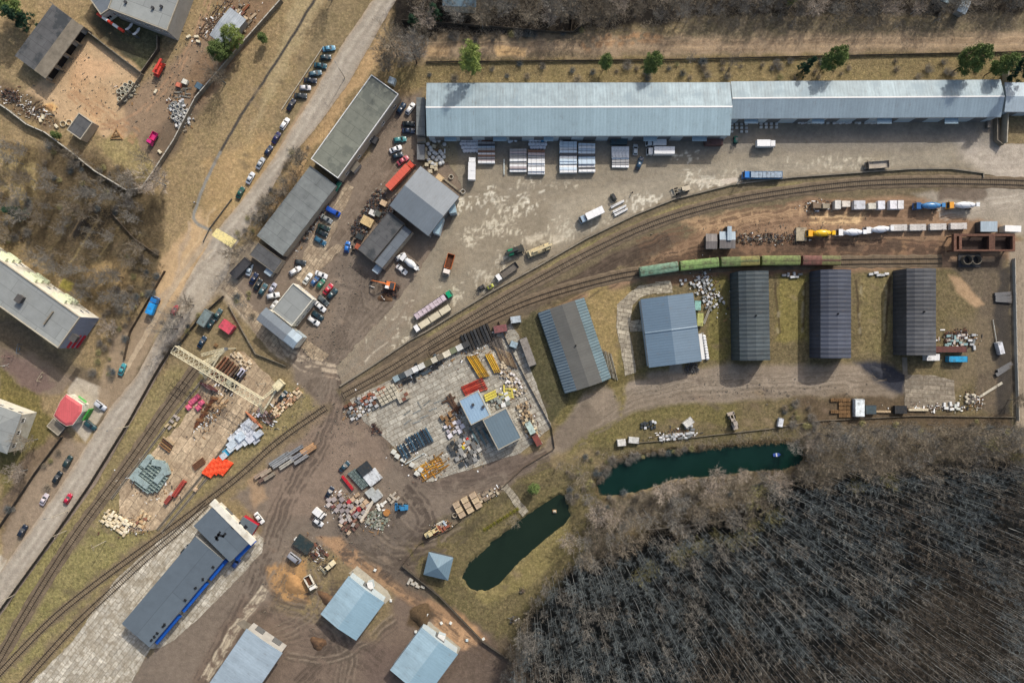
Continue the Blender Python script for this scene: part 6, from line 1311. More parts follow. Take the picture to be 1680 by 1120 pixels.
for j in range(5):
    for i in range(5):
        if (i<2 and j in (1,2,4)): continue
        inst('empty_pallet:a',lambda: (lambda mb:[mb.box(-.6,y-.07,.0,.6,y+.07,.5) for y in (-.45,0,.45)] and [mb.box(x-.07,-.52,.5,x+.07,.52,.56) for x in (-.53,-.2,.2,.53)] and mb.build('empty_pallet',wood))(MB()),'empty brown pallet, %s in %s row, left of the white tarpaulin'%(ordw(i+1),ordw(j+1)),'pallet',1366+i*6.6,656+j*6.4,cr.uniform(-8,8),.5,'empty pallets left of the white tarpaulin',None,'empty_pallet')
for i in range(6): inst(blk2[0],None,'pale slab piece, %s from the left in the row below the slab pad'%ordw(i+1),'block',1494+i*5,672,0,.5,'slab pieces below the slab pad',CR,'concrete_block')
for i in range(5): inst(blk[0],None,'beige block, %s from the left between the dark crate stack and the black covered stack'%ordw(i+1),'block',1440+i*4.6,675,5,.5,'beige blocks right of the dark crate',TN,'concrete_block')
pile(8,1560,667,12,5,0,[blk2],'white and green board, %s from the left at the lower right of the slab pad','board','boards at the lower right of the slab pad',[(210,214,206),(110,150,96),(226,228,226)],.4)
pile(14,1594,654,8,7,0,[blk,blk3],'pale rubble block, %s in the small heap below the right corner of the pad','block','rubble right of the slab pad',[(200,192,172),(120,112,104)])
inst('pipe:l',mk_bars(9.5,2,.2,.8,1),'long white pipe pair lying diagonally right of the slab pad','pipe',1625,640,-32,.5,None,(206,200,182),'pipe')
inst('pipe:m',mk_bars(10,1,.14,.3,1),'thin white pipe standing nearly upright beside the right fence','pipe',1633,548,82,.4,None,(190,190,180),'pipe')
for i,(x,y,a) in enumerate(((1647,488,0),(1647,493,3),(1646,482,-4),(1649,602,-30),(1646,608,-34))): inst('beam_bundle:d',mk_bars(5.6,4,.15,1.2,2,sq=True),'grey beam bundle, %s from the top in the dark strip by the right fence'%ordw(i+1),'beam bundle',x,y,a,.7,'beam bundles by the right fence',(116,116,116),'beam_bundle')
# poles beside hangar
for i in range(7): inst('beam_bundle:h',mk_bars(9.5,1,.16,.36,1),'weathered pole lying against the teal hangar, %s from its wall'%ordw(i+1),'pole',992+i*2.6,594+i*1.2,76+i%3,.4,'poles beside the teal hangar',[(150,146,132),(120,116,104)][i%2],'pole')
for x,y,a,lb in ((1160,517,-68,'long thin slab leaning right of the yellow-green container'),(1154,560,84,'white sheet strip along the lean-to shelter')): inst('beam_bundle:s',mk_bars(6.5,2,.2,.8,1,sq=True),lb,'slab',x,y,a,.5,None,(150,146,134),'long_slab')
pile(16,1157,574,2.5,22,0,[blk3],'white drum-sized block, %s along the lean-to shelter','block','blocks along the lean-to shelter',[(220,222,224),(60,64,66)]) if 0 else None
for i in range(9): inst('bulk_bag:a',None,'small white bag, %s from the top along the lean-to shelter'%ordw(i+1),'bulk bag',1155+i*.7,552+i*4.4,0,.8,'white bags along the lean-to shelter',(220,222,222),'bulk_bag')
pile(10,1135,604,9,5,-10,[('scrap_heap:k',mk_scrap(4,1.2,1.2,8,[darksteel,steel]),4.)],'dark steel oddment, %s at the lower right corner of the denim blue warehouse','scrap','steel oddments by the denim blue warehouse',[(50,50,50)])
# central concrete yard -------------------------------------------------
cyc='in the central concrete yard'
pile(26,594,666,26,14,-28,[pal,blk3],'pale wrapped pallet, %s from the left at the left tip of the central concrete yard','pallet','pallets at the left tip of the central yard',WC+[(120,84,66)],1.)
pile(12,612,650,22,6,-28,[('pallet_stack:r',mk_pallet(1.3,1.,1.,brick),7.)],'brick red pallet, %s from the left between the grey pallets and the tile stacks','pallet','brick pallets near the left tip',[(130,84,64)],1.)
for j in range(4):
    for i in range(5): inst('pallet_stack:t',mk_pallet(1.25,1.1,1.2),'cream pallet, %s in the %s row of the tight block beside the railway'%(ordw(i+1),ordw(j+1)),'pallet',618+i*6.4+j*3.2,646-i*3.4+j*5.4,-28,1.2,'tight block of cream pallets',[(214,206,184),(202,194,172)][(i+j)%2])
for j in range(3):
    for i in range(3): inst('pallet_stack:t',None,'cream pallet, %s in the %s row of the smaller block behind the tight one'%(ordw(i+1),ordw(j+1)),'pallet',652+i*5.6+j*2.6,648-i*3.2+j*5.,-28,1.2,'smaller block of cream pallets',[(206,198,178),(180,170,150),(140,96,80)][(i*j)%3])
cs=[(150,170,176),(60,70,76),(156,158,156),(226,226,222),(214,214,206),(96,92,72),(206,200,180),(120,112,96),(216,208,186),(120,126,100),(206,206,200),(60,62,64)]
for i in range(12): inst('slab_stack:c%d'%(i%3),mk_slabs(2.+.3*(i%3),1.9,6,.2),'%s slab stack, %s from left along the central yard upper rim'%(['grey-blue','dark','grey','white','pale','brown-green','cream','tan','cream','olive','pale','black'][i],ordw(i+1)),'slab stack',650+i*10.4,621-i*5.1,-28,1.4,'slab stacks along the upper rim of the central yard',cs[i])
pile(14,690,608,34,7,-27,[('beam_bundle:k',mk_bars(3.6,5,.09,1.,2),8.)],'dark steel bundle, %s from the left below the rim stacks','steel bundle','dark steel bundles below the rim stacks',[(50,60,66),(84,96,104),(40,44,48)],.5)
for i in range(9): inst('beam_bundle:b',mk_bars(6.,3,.14,.8,3),'black bar bundle, %s from the left at the top corner of the central yard'%ordw(i+1),'bar bundle',762+i*5.2,563-i*2.4,68,.9,'black bar bundles',[(44,48,52),(64,66,68),(52,50,48)][i%3],'bar_bundle')
for i in range(7): inst('beam_bundle:b2',mk_bars(6.5,3,.1,.9,2),'grey-brown bar bundle, %s from the left at the far top corner of the central yard'%ordw(i+1),'bar bundle',800+i*4.2,553+i*3,70,.7,'grey-brown bar bundles',[(120,112,104),(90,84,78)][i%2],'bar_bundle')
for i in range(6): inst('beam_bundle:y',mk_bars(8.6,1,.22,.5,2,sq=True),'long yellow beam, %s from the left in the left group by the red bars'%ordw(i+1),'beam',777+i*2.9,602-i*.4,58,.8,'long yellow beams, left group',[(206,160,50),(190,140,36),(150,118,44)][i%3],'beam')
for i in range(4): inst('beam_bundle:y2',mk_bars(7.,1,.22,.5,2,sq=True),'long yellow beam, %s from the left in the right group'%ordw(i+1),'beam',804+i*3.,596-i*.4,64,.8,'long yellow beams, right group',[(214,172,60),(196,150,50)][i%2],'beam')
for i in range(8): inst('beam_bundle:w2',mk_bars(6.,2,.1,.5,2),'weathered timber bundle, %s from the left right of the yellow beams'%ordw(i+1),'timber bundle',818+i*3.4,582+i*1.4,66,.7,'weathered timber bundles',[(150,128,100),(120,100,80),(170,150,120)][i%3],'timber_bundle')
for i in range(6): inst('beam_bundle:rd',mk_bars(8.,2,.13,.6,2),'red steel bar bundle, %s from the top above the light blue roofed store'%ordw(i+1),'bar bundle',774+i*1.5,628+i*3.,-24+i*1.5,.8,'red steel bar bundles',[(176,60,46),(150,48,40),(196,80,60)][i%3],'bar_bundle')
for i in range(3): inst('beam_bundle:ys',mk_bars(4.2,2,.16,.7,2,sq=True),'short yellow beam pack, %s from the top right of the light blue store'%ordw(i+1),'beam pack',804+i*1.,645+i*4,-24,.8,'short yellow beam packs',(222,206,90),'beam_pack')
pile(9,833,645,9,9,0,[('beam_bundle:ysc',mk_bars(2.6,3,.1,.6,2),5.)],'tangled yellow form piece, %s from the left right of the two stores','form piece','tangled yellow form pieces',[(226,210,100),(206,196,110)],.6)
pile(12,822,658,14,8,-25,[sl2,blk2],'white-grey covered stack, %s from the left between the two stores and the yellow pieces','stack','white-grey stacks beside the stores',[(216,218,216),(150,156,150),(130,136,130)],.8)
pile(30,838,622,30,9,52,[blk,blk3],'tan and white block, %s from the top along the right rim of the central yard','block','blocks along the right rim of the central yard',[(200,184,156),(226,220,214),(160,146,124)])
pile(20,866,690,28,8,70,[pal,blk],'tan pallet or block, %s from the top below the rim of the central yard','pallet','tan pallets right of the slate store',[(196,172,136),(214,200,170),(150,130,104)])
pile(12,788,622,14,5,-26,[blk2],'pale plank pack, %s from the left above the light blue store','plank pack','plank packs above the light blue store',[(170,160,140),(120,110,96)],.4) if 0 else None
pile(9,738,688,9,10,60,[('pallet_stack:tb',mk_pallet(1.8,1.,1.2,wood),7.)],'brown timber pallet, %s from the top left of the light blue store','pallet','timber pallets left of the light blue store',[(160,130,96)],1.)
pile(9,744,662,10,4,62,[('beam_bundle:br',mk_bars(5.,3,.11,.7,2),5.)],'brown steel bundle, %s from the left beside the light blue store wall','steel bundle','brown steel bundles by the store',[(110,76,56),(90,70,56)],.7)
pile(14,746,702,13,9,-26,[sl2,pal],'white-wrapped stack, %s from the left below the timber pallets','stack','white-wrapped stacks',[(230,226,230),(220,216,220),(190,184,190)],1.)
pile(34,764,738,22,22,60,[blk2,pal,sl2],'mixed crate of fittings, %s from the top between the slate store and the scaffold','crate','mixed crates left of the slate store',[(200,196,186),(90,90,88),(60,66,70),(120,120,116),(150,150,146)],.9)
for i,(x,y,c,n) in enumerate(((766,719,(196,52,44),'red'),(762,729,(220,150,50),'orange'),(760,734,(206,190,60),'yellow'),(768,726,(180,60,50),'dull red'))): inst('concrete_block:b',None,'%s crate of fittings left of the slate store'%n,'crate',x,y,60,.9,'coloured crates',c,'fitting_crate')
for i in range(10): inst('beam_bundle:t1',mk_bars(4.6,2,.09,.6,3),'teal-grey scaffold bundle, %s from the left beneath the two stores'%ordw(i+1),'scaffold bundle',776+i*3.4,712+(i%3)*5,64,.8,'teal-grey scaffold bundles below the stores',[(110,140,146),(74,96,100),(150,166,166)][i%3],'scaffold_bundle')
for i in range(11): inst('beam_bundle:bl',mk_bars(5.4,2,.12,.6,3,sq=True),'dark blue form bundle, %s from left, lower part of the central yard'%ordw(i+1),'form bundle',658+i*4.6,737-i*2.4+(6 if i<3 else 0),62,.9,'dark blue form bundles',[(50,74,92),(70,100,120),(36,56,72)][i%3],'form_bundle')
for i in range(3): inst('beam_bundle:wh',mk_bars(7.5,1,.2,.4,1,sq=True),'pale beam framing the dark blue forms, %s from the top'%ordw(i+1),'beam',668+i*6,728+i*12,-30,.4,'pale beams by the dark blue forms',(200,206,200),'beam')
pile(34,709,767,20,12,-30,[('beam_bundle:yl',mk_bars(3.4,2,.08,.4,1),4.2),('beam_bundle:yl2',mk_bars(2.6,2,.09,.4,2),4.)],'yellow scaffold tube bundle, %s from the left in the lower corner heap','scaffold bundle','yellow scaffold tubes in the lower corner',[(206,150,50),(190,130,40),(220,170,70),(150,110,50)],.6)
for i in range(6): inst(sl2[0],None,'white-grey slab stack, %s along the lower rim of the central yard'%ordw(i+1),'slab stack',[646,652,662,676,690,684][i],[741,748,754,762,770,776][i],30,.6,'slab stacks along the lower rim',(206,206,196))
pile(9,700,560+110,40,12,-28,[('beam_bundle:thin',mk_bars(3.,3,.05,.5,1),12.)],'thin pale rods, %s from the left lying loose on the open slabs','rods','thin rods on the open slabs',[(150,154,150),(176,180,176)],.2)
pile(5,618,702,6,6,0,[('scrap_heap:r2',mk_scrap(12,1.2,1.,8,[rust,darksteel]),5.)],'small rusty oddment, %s on the left part of the open slabs','scrap','rusty oddments on the slabs',[(90,60,50)],.4)
# gantry yard ------------------------------------------------------------
for i in range(9): inst('beam_bundle:g%d'%(i%2),mk_bars(9.,1,.3,.62,2) if i%2 else mk_bars(8.4,1,.26,.55,2),'%s pipe run, %s from the left under the right half of the crane'%(['rusty','rusty','brown','rusty','rusty','brown','black','black','dark'][i],ordw(i+1)),'pipe',357+i*4.1,601+i*3.4,-52,1.,'long pipes under the crane',[(128,84,60),(150,100,74),(104,74,58),(120,80,60),(140,96,70),(90,70,60),(30,34,36),(26,30,34),(60,58,60)][i],'pipe')
inst('concrete_block:b',None,'pale lilac tarpaulin bundle at the end of the black pipes','bundle',394,611,-50,1.,None,(196,196,212),'tarpaulin_bundle',(2.,2.4,1.5))
for i in range(5): inst('beam_bundle:m',mk_bars(3.6,1,.22,.5,3,sq=True),'dark maroon beam, %s from the left under the middle of the crane'%ordw(i+1),'beam',336+i*3.4,633-i*1.+i*2,35,.9,'maroon beams under the crane',[(96,58,56),(140,110,110)][i%2],'beam')
for i,(x,y) in enumerate(((322,652),(313,660),(329,661),(308,668),(324,669),(318,656))): inst('bulk_bag:p',mk_block(1.7,1.7,1.3,None,.3),'pink bulk bag, %s from the top in the cluster left of the crane'%ordw(i+1),'bulk bag',x,y,-38,1.3,'pink bulk bags',(232,110,140),'bulk_bag')
for i in range(12): inst('beam_bundle:rs',mk_bars(2.6,3,.1,.9,2,sq=True),'rusty steel part, %s from the lower end of the brown diagonal heap'%ordw(i+1),'steel part',322+i*2.6,697-i*4.,-50+(i%3)*30,.8,'rusty parts in the diagonal heap',[(126,82,54),(104,64,46),(150,110,76)][i%3],'steel_part')
pile(9,360,664,14,7,-50,[blk2],'tan board stack, %s from the left below the crane feet','board stack','tan board stacks under the crane',[(186,156,118),(160,130,98)],.8)
pile(7,285,692,12,5,-50,[blk2],'loose tan block, %s from the left beside the left track','block','loose blocks by the left track',[(196,176,140),(170,160,150)],.4)
for i in range(4): inst('beam_bundle:wl',mk_bars(4.6,1,.18,.5,2,sq=True),'brown wooden beam, %s in the short diagonal pile above the grey honeycomb stack'%ordw(i+1),'beam',270+i*2,735-i*4,38,.6,'wooden beams above the grey honeycomb stack',[(130,96,66),(150,116,80),(96,66,50),(170,150,120)][i],'beam')
for i in range(7): inst('beam_bundle:wl',None,'rusty beam, %s from the top in the pile left of the orange stack'%ordw(i+1) ,'beam',324+i*1.4,757+i*2.4,-38,.6,'rusty beams left of the orange stack',(126,86,62),'beam') if i<4 else None
hc=0
inst('honeycomb_floor',lambda: MB().ob(0,0,0,9,7,.3,.2).build('packing_mat',concd),'grey packing mat under the honeycomb crates','mat',246,779,0,.3)
for j in range(9):
    for i in range(9):
        u,v=i-4,j-4
        if abs(u)+abs(v)>6: continue
        hc+=1; inst('plastic_crate:a',lambda: (lambda mb:[mb.box(-.62,-.62,.0,-.52,.62,1.3),mb.box(.52,-.62,0,.62,.62,1.3),mb.box(-.52,-.62,0,.52,-.52,1.3),mb.box(-.52,.52,0,.52,.62,1.3),mb.box(-.52,-.52,0,.52,.52,.5)] and mb.build('crate',dull))(MB()),'grey-green square crate, %s in the %s row of the honeycomb stack beside the left track'%(ordw(i+1),ordw(j+1)),'crate',246+u*5.6*.78+v*5.6*.56,779+u*5.6*.6-v*5.6*.8+2,38,1.3,'honeycomb of grey-green crates',[(150,168,164),(130,148,146),(168,184,178)][(i*j)%3],'crate')
for i,(x,y,a,l) in enumerate(((231,790,38,6.),(262,782,-52,5.),(240,757,-52,4.5),(258,760,10,4.),(270,770,70,4.),(222,778,-52,4.5))): inst('slab_stack:hc%d'%(l*10),mk_slabs(l,2.,6,.2),'grey-green panel pack, %s around the honeycomb crates'%ordw(i+1),'panel pack',x,y,a,1.6,'panel packs around the honeycomb',(152,170,168),'panel_pack')
pile(38,190,857,22,11,32,[('concrete_block:cr',mk_block(1.4,.8,.7),5.)],'cream concrete block, %s from left in the heap ending the gantry yard','block','cream blocks at the end of the gantry yard',[(226,210,176),(212,194,160),(234,222,194)])
pile(12,232,855,12,8,-60,[('concrete_block:cr',None,5.)],'tan-brown block, %s in the smaller heap right of the cream blocks','block','tan-brown blocks',[(196,164,124),(140,96,76),(206,186,150)])
for j in range(9):
    for i in range(7):
        u=i*4.9;v=j*5.2; x=351+u*.80+v*-.52+4; y=768+u*.42+v*.62-19
        if (i>5-j*.15 and j>5) or (i<1 and j<2) or (i>3 and j>6): continue
        inst('brick_pack:o',mk_block(1.08,.98,1.,None,.08),'bright orange pack, %s in the %s row of the orange stack'%(ordw(i+1),ordw(j+1)),'orange pack',x,y,-52,1.,'bright orange packs between the two tracks',[(240,84,44),(228,72,36),(246,100,60)][(i+j)%3],'orange_pack')
for i,(x,y,l,w,c,n) in enumerate(((372,741,2.8,2.4,(60,160,196),'sky blue'),(366,748,2.2,2.,(200,206,210),'white'),(378,736,2.4,2.,(206,214,216),'white'),(386,718,5.,3.4,(216,222,228),'white'),(400,708,5.,4.,(222,226,230),'white'),(412,716,4.,3.4,(206,210,218),'white'),(392,726,4.4,3.,(210,216,222),'white'),(404,696,3.6,2.4,(214,220,226),'white'),(418,700,2.2,1.6,(200,196,190),'pale grey'),(420,724,2.2,1.2,(196,200,206),'grey'),(380,729,3.,2.4,(206,218,226),'ice blue'),(395,716,3.,2.6,(200,214,224),'pale blue'),(403,724,3.,2.2,(216,222,226),'off-white'),(410,699,3.,2.2,(206,212,216),'light grey'),(424,712,2.6,2.,(190,198,206),'blue-grey'))):
    inst('slab_stack:wc%d'%i,mk_slabs(l,w,3+i%3,.2+.011*i),'%s sheeted stack, %s from the blue one, above the orange packs'%(n,ordw(i+1)),'sheeted stack',x,y,-40,1.3,'sheeted stacks above the orange packs',c,'sheeted_stack')
for i in range(8): inst('beam_bundle:or',mk_bars(4.4,1,.2,.42,2),'orange-brown pipe length, %s from the top in the short pile above the white group'%ordw(i+1),'pipe',411+i*1.6,684+i*1.9-2,38,.8,'orange-brown pipe lengths',[(196,128,92),(176,108,76)][i%2],'pipe')
pile(12,434,682,14,7,38,[blk2,('scrap_heap:r2',None,5.)],'pale machine part, %s from the left at the right foot of the crane','machine part','machine parts at the crane foot',[(196,196,206),(150,130,126)],.7)
pile(32,470,660,30,7,-42,[blk,blk3],'cream block, %s from the left along the gravel edge beside the dark lane','block','cream blocks beside the dark lane',[(226,206,172),(206,184,150),(176,140,110)])
pile(16,395,590,18,6,38,[blk],'cream block, %s from the left above the rusty pipes','block','cream blocks above the pipes',[(216,200,172),(196,176,146)])
inst('container:redm',mk_bars(6.4,2,.4,1.5,2),'long red metal tank beside the lower crane rail','tank',292,802,-55,1.8,None,(170,74,64),'tank'); inst('container:redm2',mk_bars(3.,2,.4,1.3,2),'short red metal tank below the long one by the crane rail','tank',275,820,-50,1.4,None,(150,74,64),'tank'); inst(sl2[0],None,'pale grey pallet between the two red tanks','pallet',280,811,-50,1.,None,(190,184,176))
inst('pallet_stack:c1',None,'single tan pallet beside the lower track near the orange packs','pallet',320,803,30,1.,None,(206,180,150))
inst('empty_pallet:a',None,'small wooden frame on the grass beside the red kiosk','pallet',354,566,35,.5,None,None,'empty_pallet')
# long concrete piles on the brown ground
for i,(x,y,l,c) in enumerate(((428,777,5.,(160,140,122)),(436,775,4.,(176,160,140)),(442,781,4.,(150,140,124)),(458,752,7.6,(140,144,146)),(462,757,7.4,(150,152,152)),(470,761,5.6,(176,172,160)),(484,739,6.,(130,134,138)),(490,746,6.4,(140,142,146)),(494,753,5.4,(144,144,144)),(504,735,5.,(190,150,110)),(508,739,5.,(170,134,100)),(432,785,3.6,(110,90,80)))):
    inst('beam_bundle:cp%d'%(l*10),mk_bars(l,2,.3,1.3,2,sq=True),'%s concrete pile pack, %s along the diagonal row above the brown crossing'%(['brown','tan','grey-tan','grey','grey','pale','dark grey','grey','grey','orange-tan','tan','dark brown'][i],ordw(i+1)),'pile pack',x,y,-33,1.1,'concrete pile packs in the diagonal row',c,'pile_pack')
# pallets in the brown yard
for j in range(8):
    for i in range(5): inst('pallet_stack:gr',mk_pallet(.95,.85,1.,),'green-grey square crate, %s in the %s row of the dark grid'%(ordw(i+1),ordw(j+1)),'crate',573+i*4.3+j*4.6*.66 ,777-i*2.9+j*4.6*.72,-35,1.,'grid of green-grey crates in the brown yard',[(110,126,124),(126,142,138)][(i+j)%2]) if not (i>2 and j<6) else None
inst('slab_stack:wp',mk_slabs(5.,4.4,4,.25),'large pale grey flat stack right of the dark crate grid','slab stack',611,783,-38,1.2,None,(206,210,212)); inst('slab_stack:bp',mk_slabs(4.4,3.6,5,.25),'black flat stack above the dark crate grid','slab stack',598,769,-38,1.3,None,(52,58,62)); inst('slab_stack:lg',mk_slabs(3.6,3.,4,.25),'light grey flat stack at the lower end of the dark crate grid','slab stack',617,813,-38,1.1,None,(180,184,182)); inst('slab_stack:lg2',mk_slabs(3.,2.6,4,.25),'pale grey flat stack between the crate grid and the cream pallets','slab stack',608,808,-38,1.1,None,(176,180,176))
inst('beam_bundle:rdl',mk_bars(6.,2,.18,.7,3,sq=True),'crimson beam pack at the left edge of the dark crate grid','beam pack',570,792,52,1.,None,(186,36,50),'beam_pack')
pile(22,560,834,24,13,52,[sl2,pal],'grey-pink cobble pallet, %s from the top in the middle of the brown yard','pallet','cobble pallets in the brown yard',[(170,160,156),(150,140,138),(190,180,174),(130,84,80)],.9)
pile(18,588,826,16,12,50,[pal2,sl2],'grey and tan pallet, %s from the top right of the cobble pallets','pallet','grey and tan pallets',[(176,170,166),(196,170,140),(206,196,180),(180,60,66)],1.)
pile(22,582,850,26,12,-50,[pal,blk2],'mixed pallet, %s from the left in the lower brown yard','pallet','mixed pallets in the lower brown yard',[(206,186,160),(140,100,84),(190,184,176),(110,84,74)],.9)
for i in range(6): inst('beam_bundle:pq',mk_slabs(3.4,.8,4,.22),'cream slab pack, %s from the top in the row beside the mesh stacks'%ordw(i+1),'slab pack',609-i*2.4,825+i*4.4,-52,.9,'cream slab packs beside the mesh stacks',(206,196,178),'slab_pack')
pile(30,618,852,16,13,20,[blk3,('empty_pallet:m',mk_block(1.,.8,.4),4.3)],'green-grey mesh crate, %s from the left in the heap right of the cream slab packs','crate','mesh crates in the brown yard',[(130,136,120),(150,150,136),(110,116,102)],.5)
inst('drum:o',lambda: (lambda mb:mb.tube((0,0,0),(0,0,1.2),1.1,n=14) and mb.build('tub',dull))(MB()),'orange-brown round tub right of the mesh crates','tub',634,841,0,1.2,None,(176,122,66),'tub')
pile(6,625,829,8,3,-40,[blk2],'white oddment, %s from the left above the orange-brown tub','oddment','white oddments above the tub',[(226,224,214)],.8)
pile(7,645,818,8,6,-50,[blk2],'pale plank pack, %s from the left beside the backhoe tractor','plank pack','plank packs beside the backhoe tractor',[(176,166,150)],.4)
for j in range(3):
    for i in range(3): inst('slab_stack:bx',mk_slabs(2.2,1.7,5,.22),'tan boxed slab stack, %s in the %s row of the nine by the pond fence'%(ordw(i+1),ordw(j+1)),'slab stack',749+i*13.5-j*-4.5,828-i*7.6+j*8.2,-30,1.2,'nine tan slab stacks by the pond fence',(206,184,150) if (i+j)%2 else (190,168,140))
inst('concrete_ring:s',None,'round concrete ring at the left end of the tan slab stacks','ring',746,845,0,.6,None,(196,184,164)); pile(12,800,812,16,5,-30,[blk2],'pale plank pack, %s from the left leading to the slab walk','plank pack','plank packs leading to the slab walk',[(190,176,150),(150,136,116)],.4)
pile(9,722,864,12,6,-30,[blk2,('beam_bundle:kk',mk_bars(2.6,3,.1,.7,2),6.)],'rusty and white part, %s from the left beside the pale yellow loader','part','parts beside the pale yellow loader',[(210,206,190),(150,90,70),(180,196,206)],.7)
pile(10,520,905,16,10,40,[blk2,('scrap_heap:r2',None,6.)],'brown site oddment, %s from the left around the cream wheel loader','oddment','site oddments near the wheel loader',[(120,80,64),(90,80,70)],.5)
pile(8,470,900,10,14,40,[blk3],'dark crate, %s from the left near the dusty van','crate','dark crates near the dusty van',[(60,66,66),(120,110,104)],.6) if 0 else None
pile(6,682,958,14,3,30,[blk2],'pale rubble slab, %s from the left beside the pavilion path','rubble slab','rubble slabs beside the pavilion',[(190,184,170)],.3)
for i,(x,y) in enumerate(((766,1050),(739,1022),(724,1022),(641,985),(700,1008),(793,1048),(682,1036),(615,935))): inst(blk3[0],None,'small loose white block lying on the sandy strip near the blue sheds','block',x,y,i*30,.5,'loose white blocks near the blue sheds',(222,224,218) if i else (200,214,216),'concrete_block')
# upper left scrap
for i in range(11):
    x,y=[(206,140),(213,136),(219,140),(200,146),(208,148),(195,150),(202,155),(211,154),(196,163),(204,163),(218,147)][i]; inst('concrete_ring:b',mk_ring(.8,.9,.14),'pale concrete ring, %s in the heap at the edge of the sandy lot'%ordw(i+1),'ring',x+cr.uniform(-1,1),y,0,.8,'rings at the sandy lot',(200,196,176),'concrete_ring')
pile(9,208,150,10,9,0,[blk3],'grey rubble block, %s from the left among the rings at the sandy lot','block','rubble among the rings',[(150,146,130),(90,88,80)])
for i in range(8):
    x,y=[(284,172),(291,176),(297,180),(288,184),(296,188),(284,192),(304,184),(292,196)][i]; inst('concrete_ring:b',None,'grey concrete ring, %s from the top in the long heap beside the fence'%ordw(i+1),'ring',x,y,0,.8,'rings in the heap beside the fence',(184,184,176),'concrete_ring')
pile(36,294,186,20,12,70,[blk,blk3],'grey broken block, %s from the top in the long heap beside the fence','block','broken blocks in the heap beside the fence',WC)
pile(14,300,152,10,8,0,[('beam_bundle:st',mk_bars(1.8,2,.08,.4,1),5.)],'thin grey rod bundle, %s from the left above the long heap','rod bundle','rod bundles above the long heap',[(150,150,140),(120,116,106)],.3)
pile(7,322,160,12,3,-50,[('beam_bundle:st2',mk_bars(3.4,1,.07,.2,1),4.)],'thin brown pole, %s from the left against the fence','pole','thin poles against the fence',[(110,80,66)],.3)
pile(12,52,178,16,8,-30,[('beam_bundle:st2',None,5.)],'dark rusty beam, %s from the left in the loose heap beside the sand patch','beam','loose rusty beams in the upper left',[(84,66,56),(110,82,66)],.3)
pile(9,18,158,12,7,30,[('scrap_heap:r3',mk_scrap(21,2.,1.6,14,[darksteel,woodd,rust]),7.)],'dark scrap heap, %s from the left at the left edge below the garage','scrap heap','dark scrap heaps at the left edge',[(60,56,50)],.6)
for i,(x,y) in enumerate(((103,203),(113,201),(92,207),(66,197),(70,192),(255,150),(309,60),(322,60),(325,68),(262,249))): inst('concrete_ring:c' if i<2 else 'concrete_block:b',mk_ring(1.,.5,.12) if i<2 else None,'pale %s, %s of the strays around the upper left yards'%('ring' if i<2 else 'block',ordw(i+1)),'ring' if i<2 else 'block',x,y,i*25,.5,'stray pale pieces in the upper left',(222,212,184),'concrete_ring' if i<2 else 'concrete_block')
o=thing('beam_triangle','triangular bundle of pale timber lying on the grass in the upper left','timber frame',G(190,223,.5),0)
for a,l,x,y in ((0,4.,0,-.9),(60,4.2,-1,.7),(-60,4.2,1.,.6),(10,2.6,0,0),(-12,2.,.3,.4)): MB().ob(x,y,.05,l,.25,.3,R(a)).build('beam',wood,o)
pile(26,385,40,34,20,-50,[('beam_bundle:lt',mk_bars(3.,3,.1,.8,2,sq=True),9.),blk2],'rusty or pale stacked part, %s from the left around the light metal shed','stacked part','stacked parts around the light metal shed',[(150,96,66),(120,84,70),(196,176,146),(130,120,104)],.5)
pile(20,352,30,36,8,-55,[('beam_bundle:lt2',mk_bars(5.,1,.08,.3,1,sq=True),8.)],'thin rail length, %s from the left beside the light metal shed','rail length','rail lengths near the light metal shed',[(96,76,64),(120,100,84)],.3)
# machine clutter left of the stained workshop
pile(30,606,350,40,10,-58,[('scrap_heap:m1',mk_scrap(31,1.7,1.4,14,[rust,darksteel,darksteel,woodd]),7.),('scrap_heap:m2',mk_scrap(33,1.7,1.4,14,[rust,darksteel,steel,concd]),7.)],'machine scrap heap, %s from the lower end left of the stained workshop','scrap heap','machine scrap left of the stained workshop',[(80,70,60)],.6)
for i,(x,y,c,n) in enumerate(((602,363,(206,180,132),'large sand coloured'),(629,333,(214,186,150),'small sand coloured'),(611,349,(230,228,220),'white'),(619,350,(90,96,90),'dark'),(588,405,(170,90,64),'rust coloured'),(590,388,(50,60,64),'black'))): inst('container:sc%d'%i,mk_cont(4.2 if i==0 else 2.4,3. if i==0 else 1.8,1.6),'%s crate body among the machine scrap left of the workshop'%n,'crate',x,y,28,1.6,None,c,'crate')
pile(12,640,345,26,5,-58,[('scrap_heap:m1',None,7.)],'scrap piece cluster, %s along the back wall of the two-tone workshop','scrap heap','scrap along the two-tone workshop',[(80,70,60)],.5)
pile(10,585,332+60,8,26,30,[('concrete_ring:t',mk_ring(.45,.3,.2),5.)],'black tyre, %s from the left in the loose tyres beside the machine scrap','tyre','loose tyres beside the machine scrap',[(34,34,34)],.3)
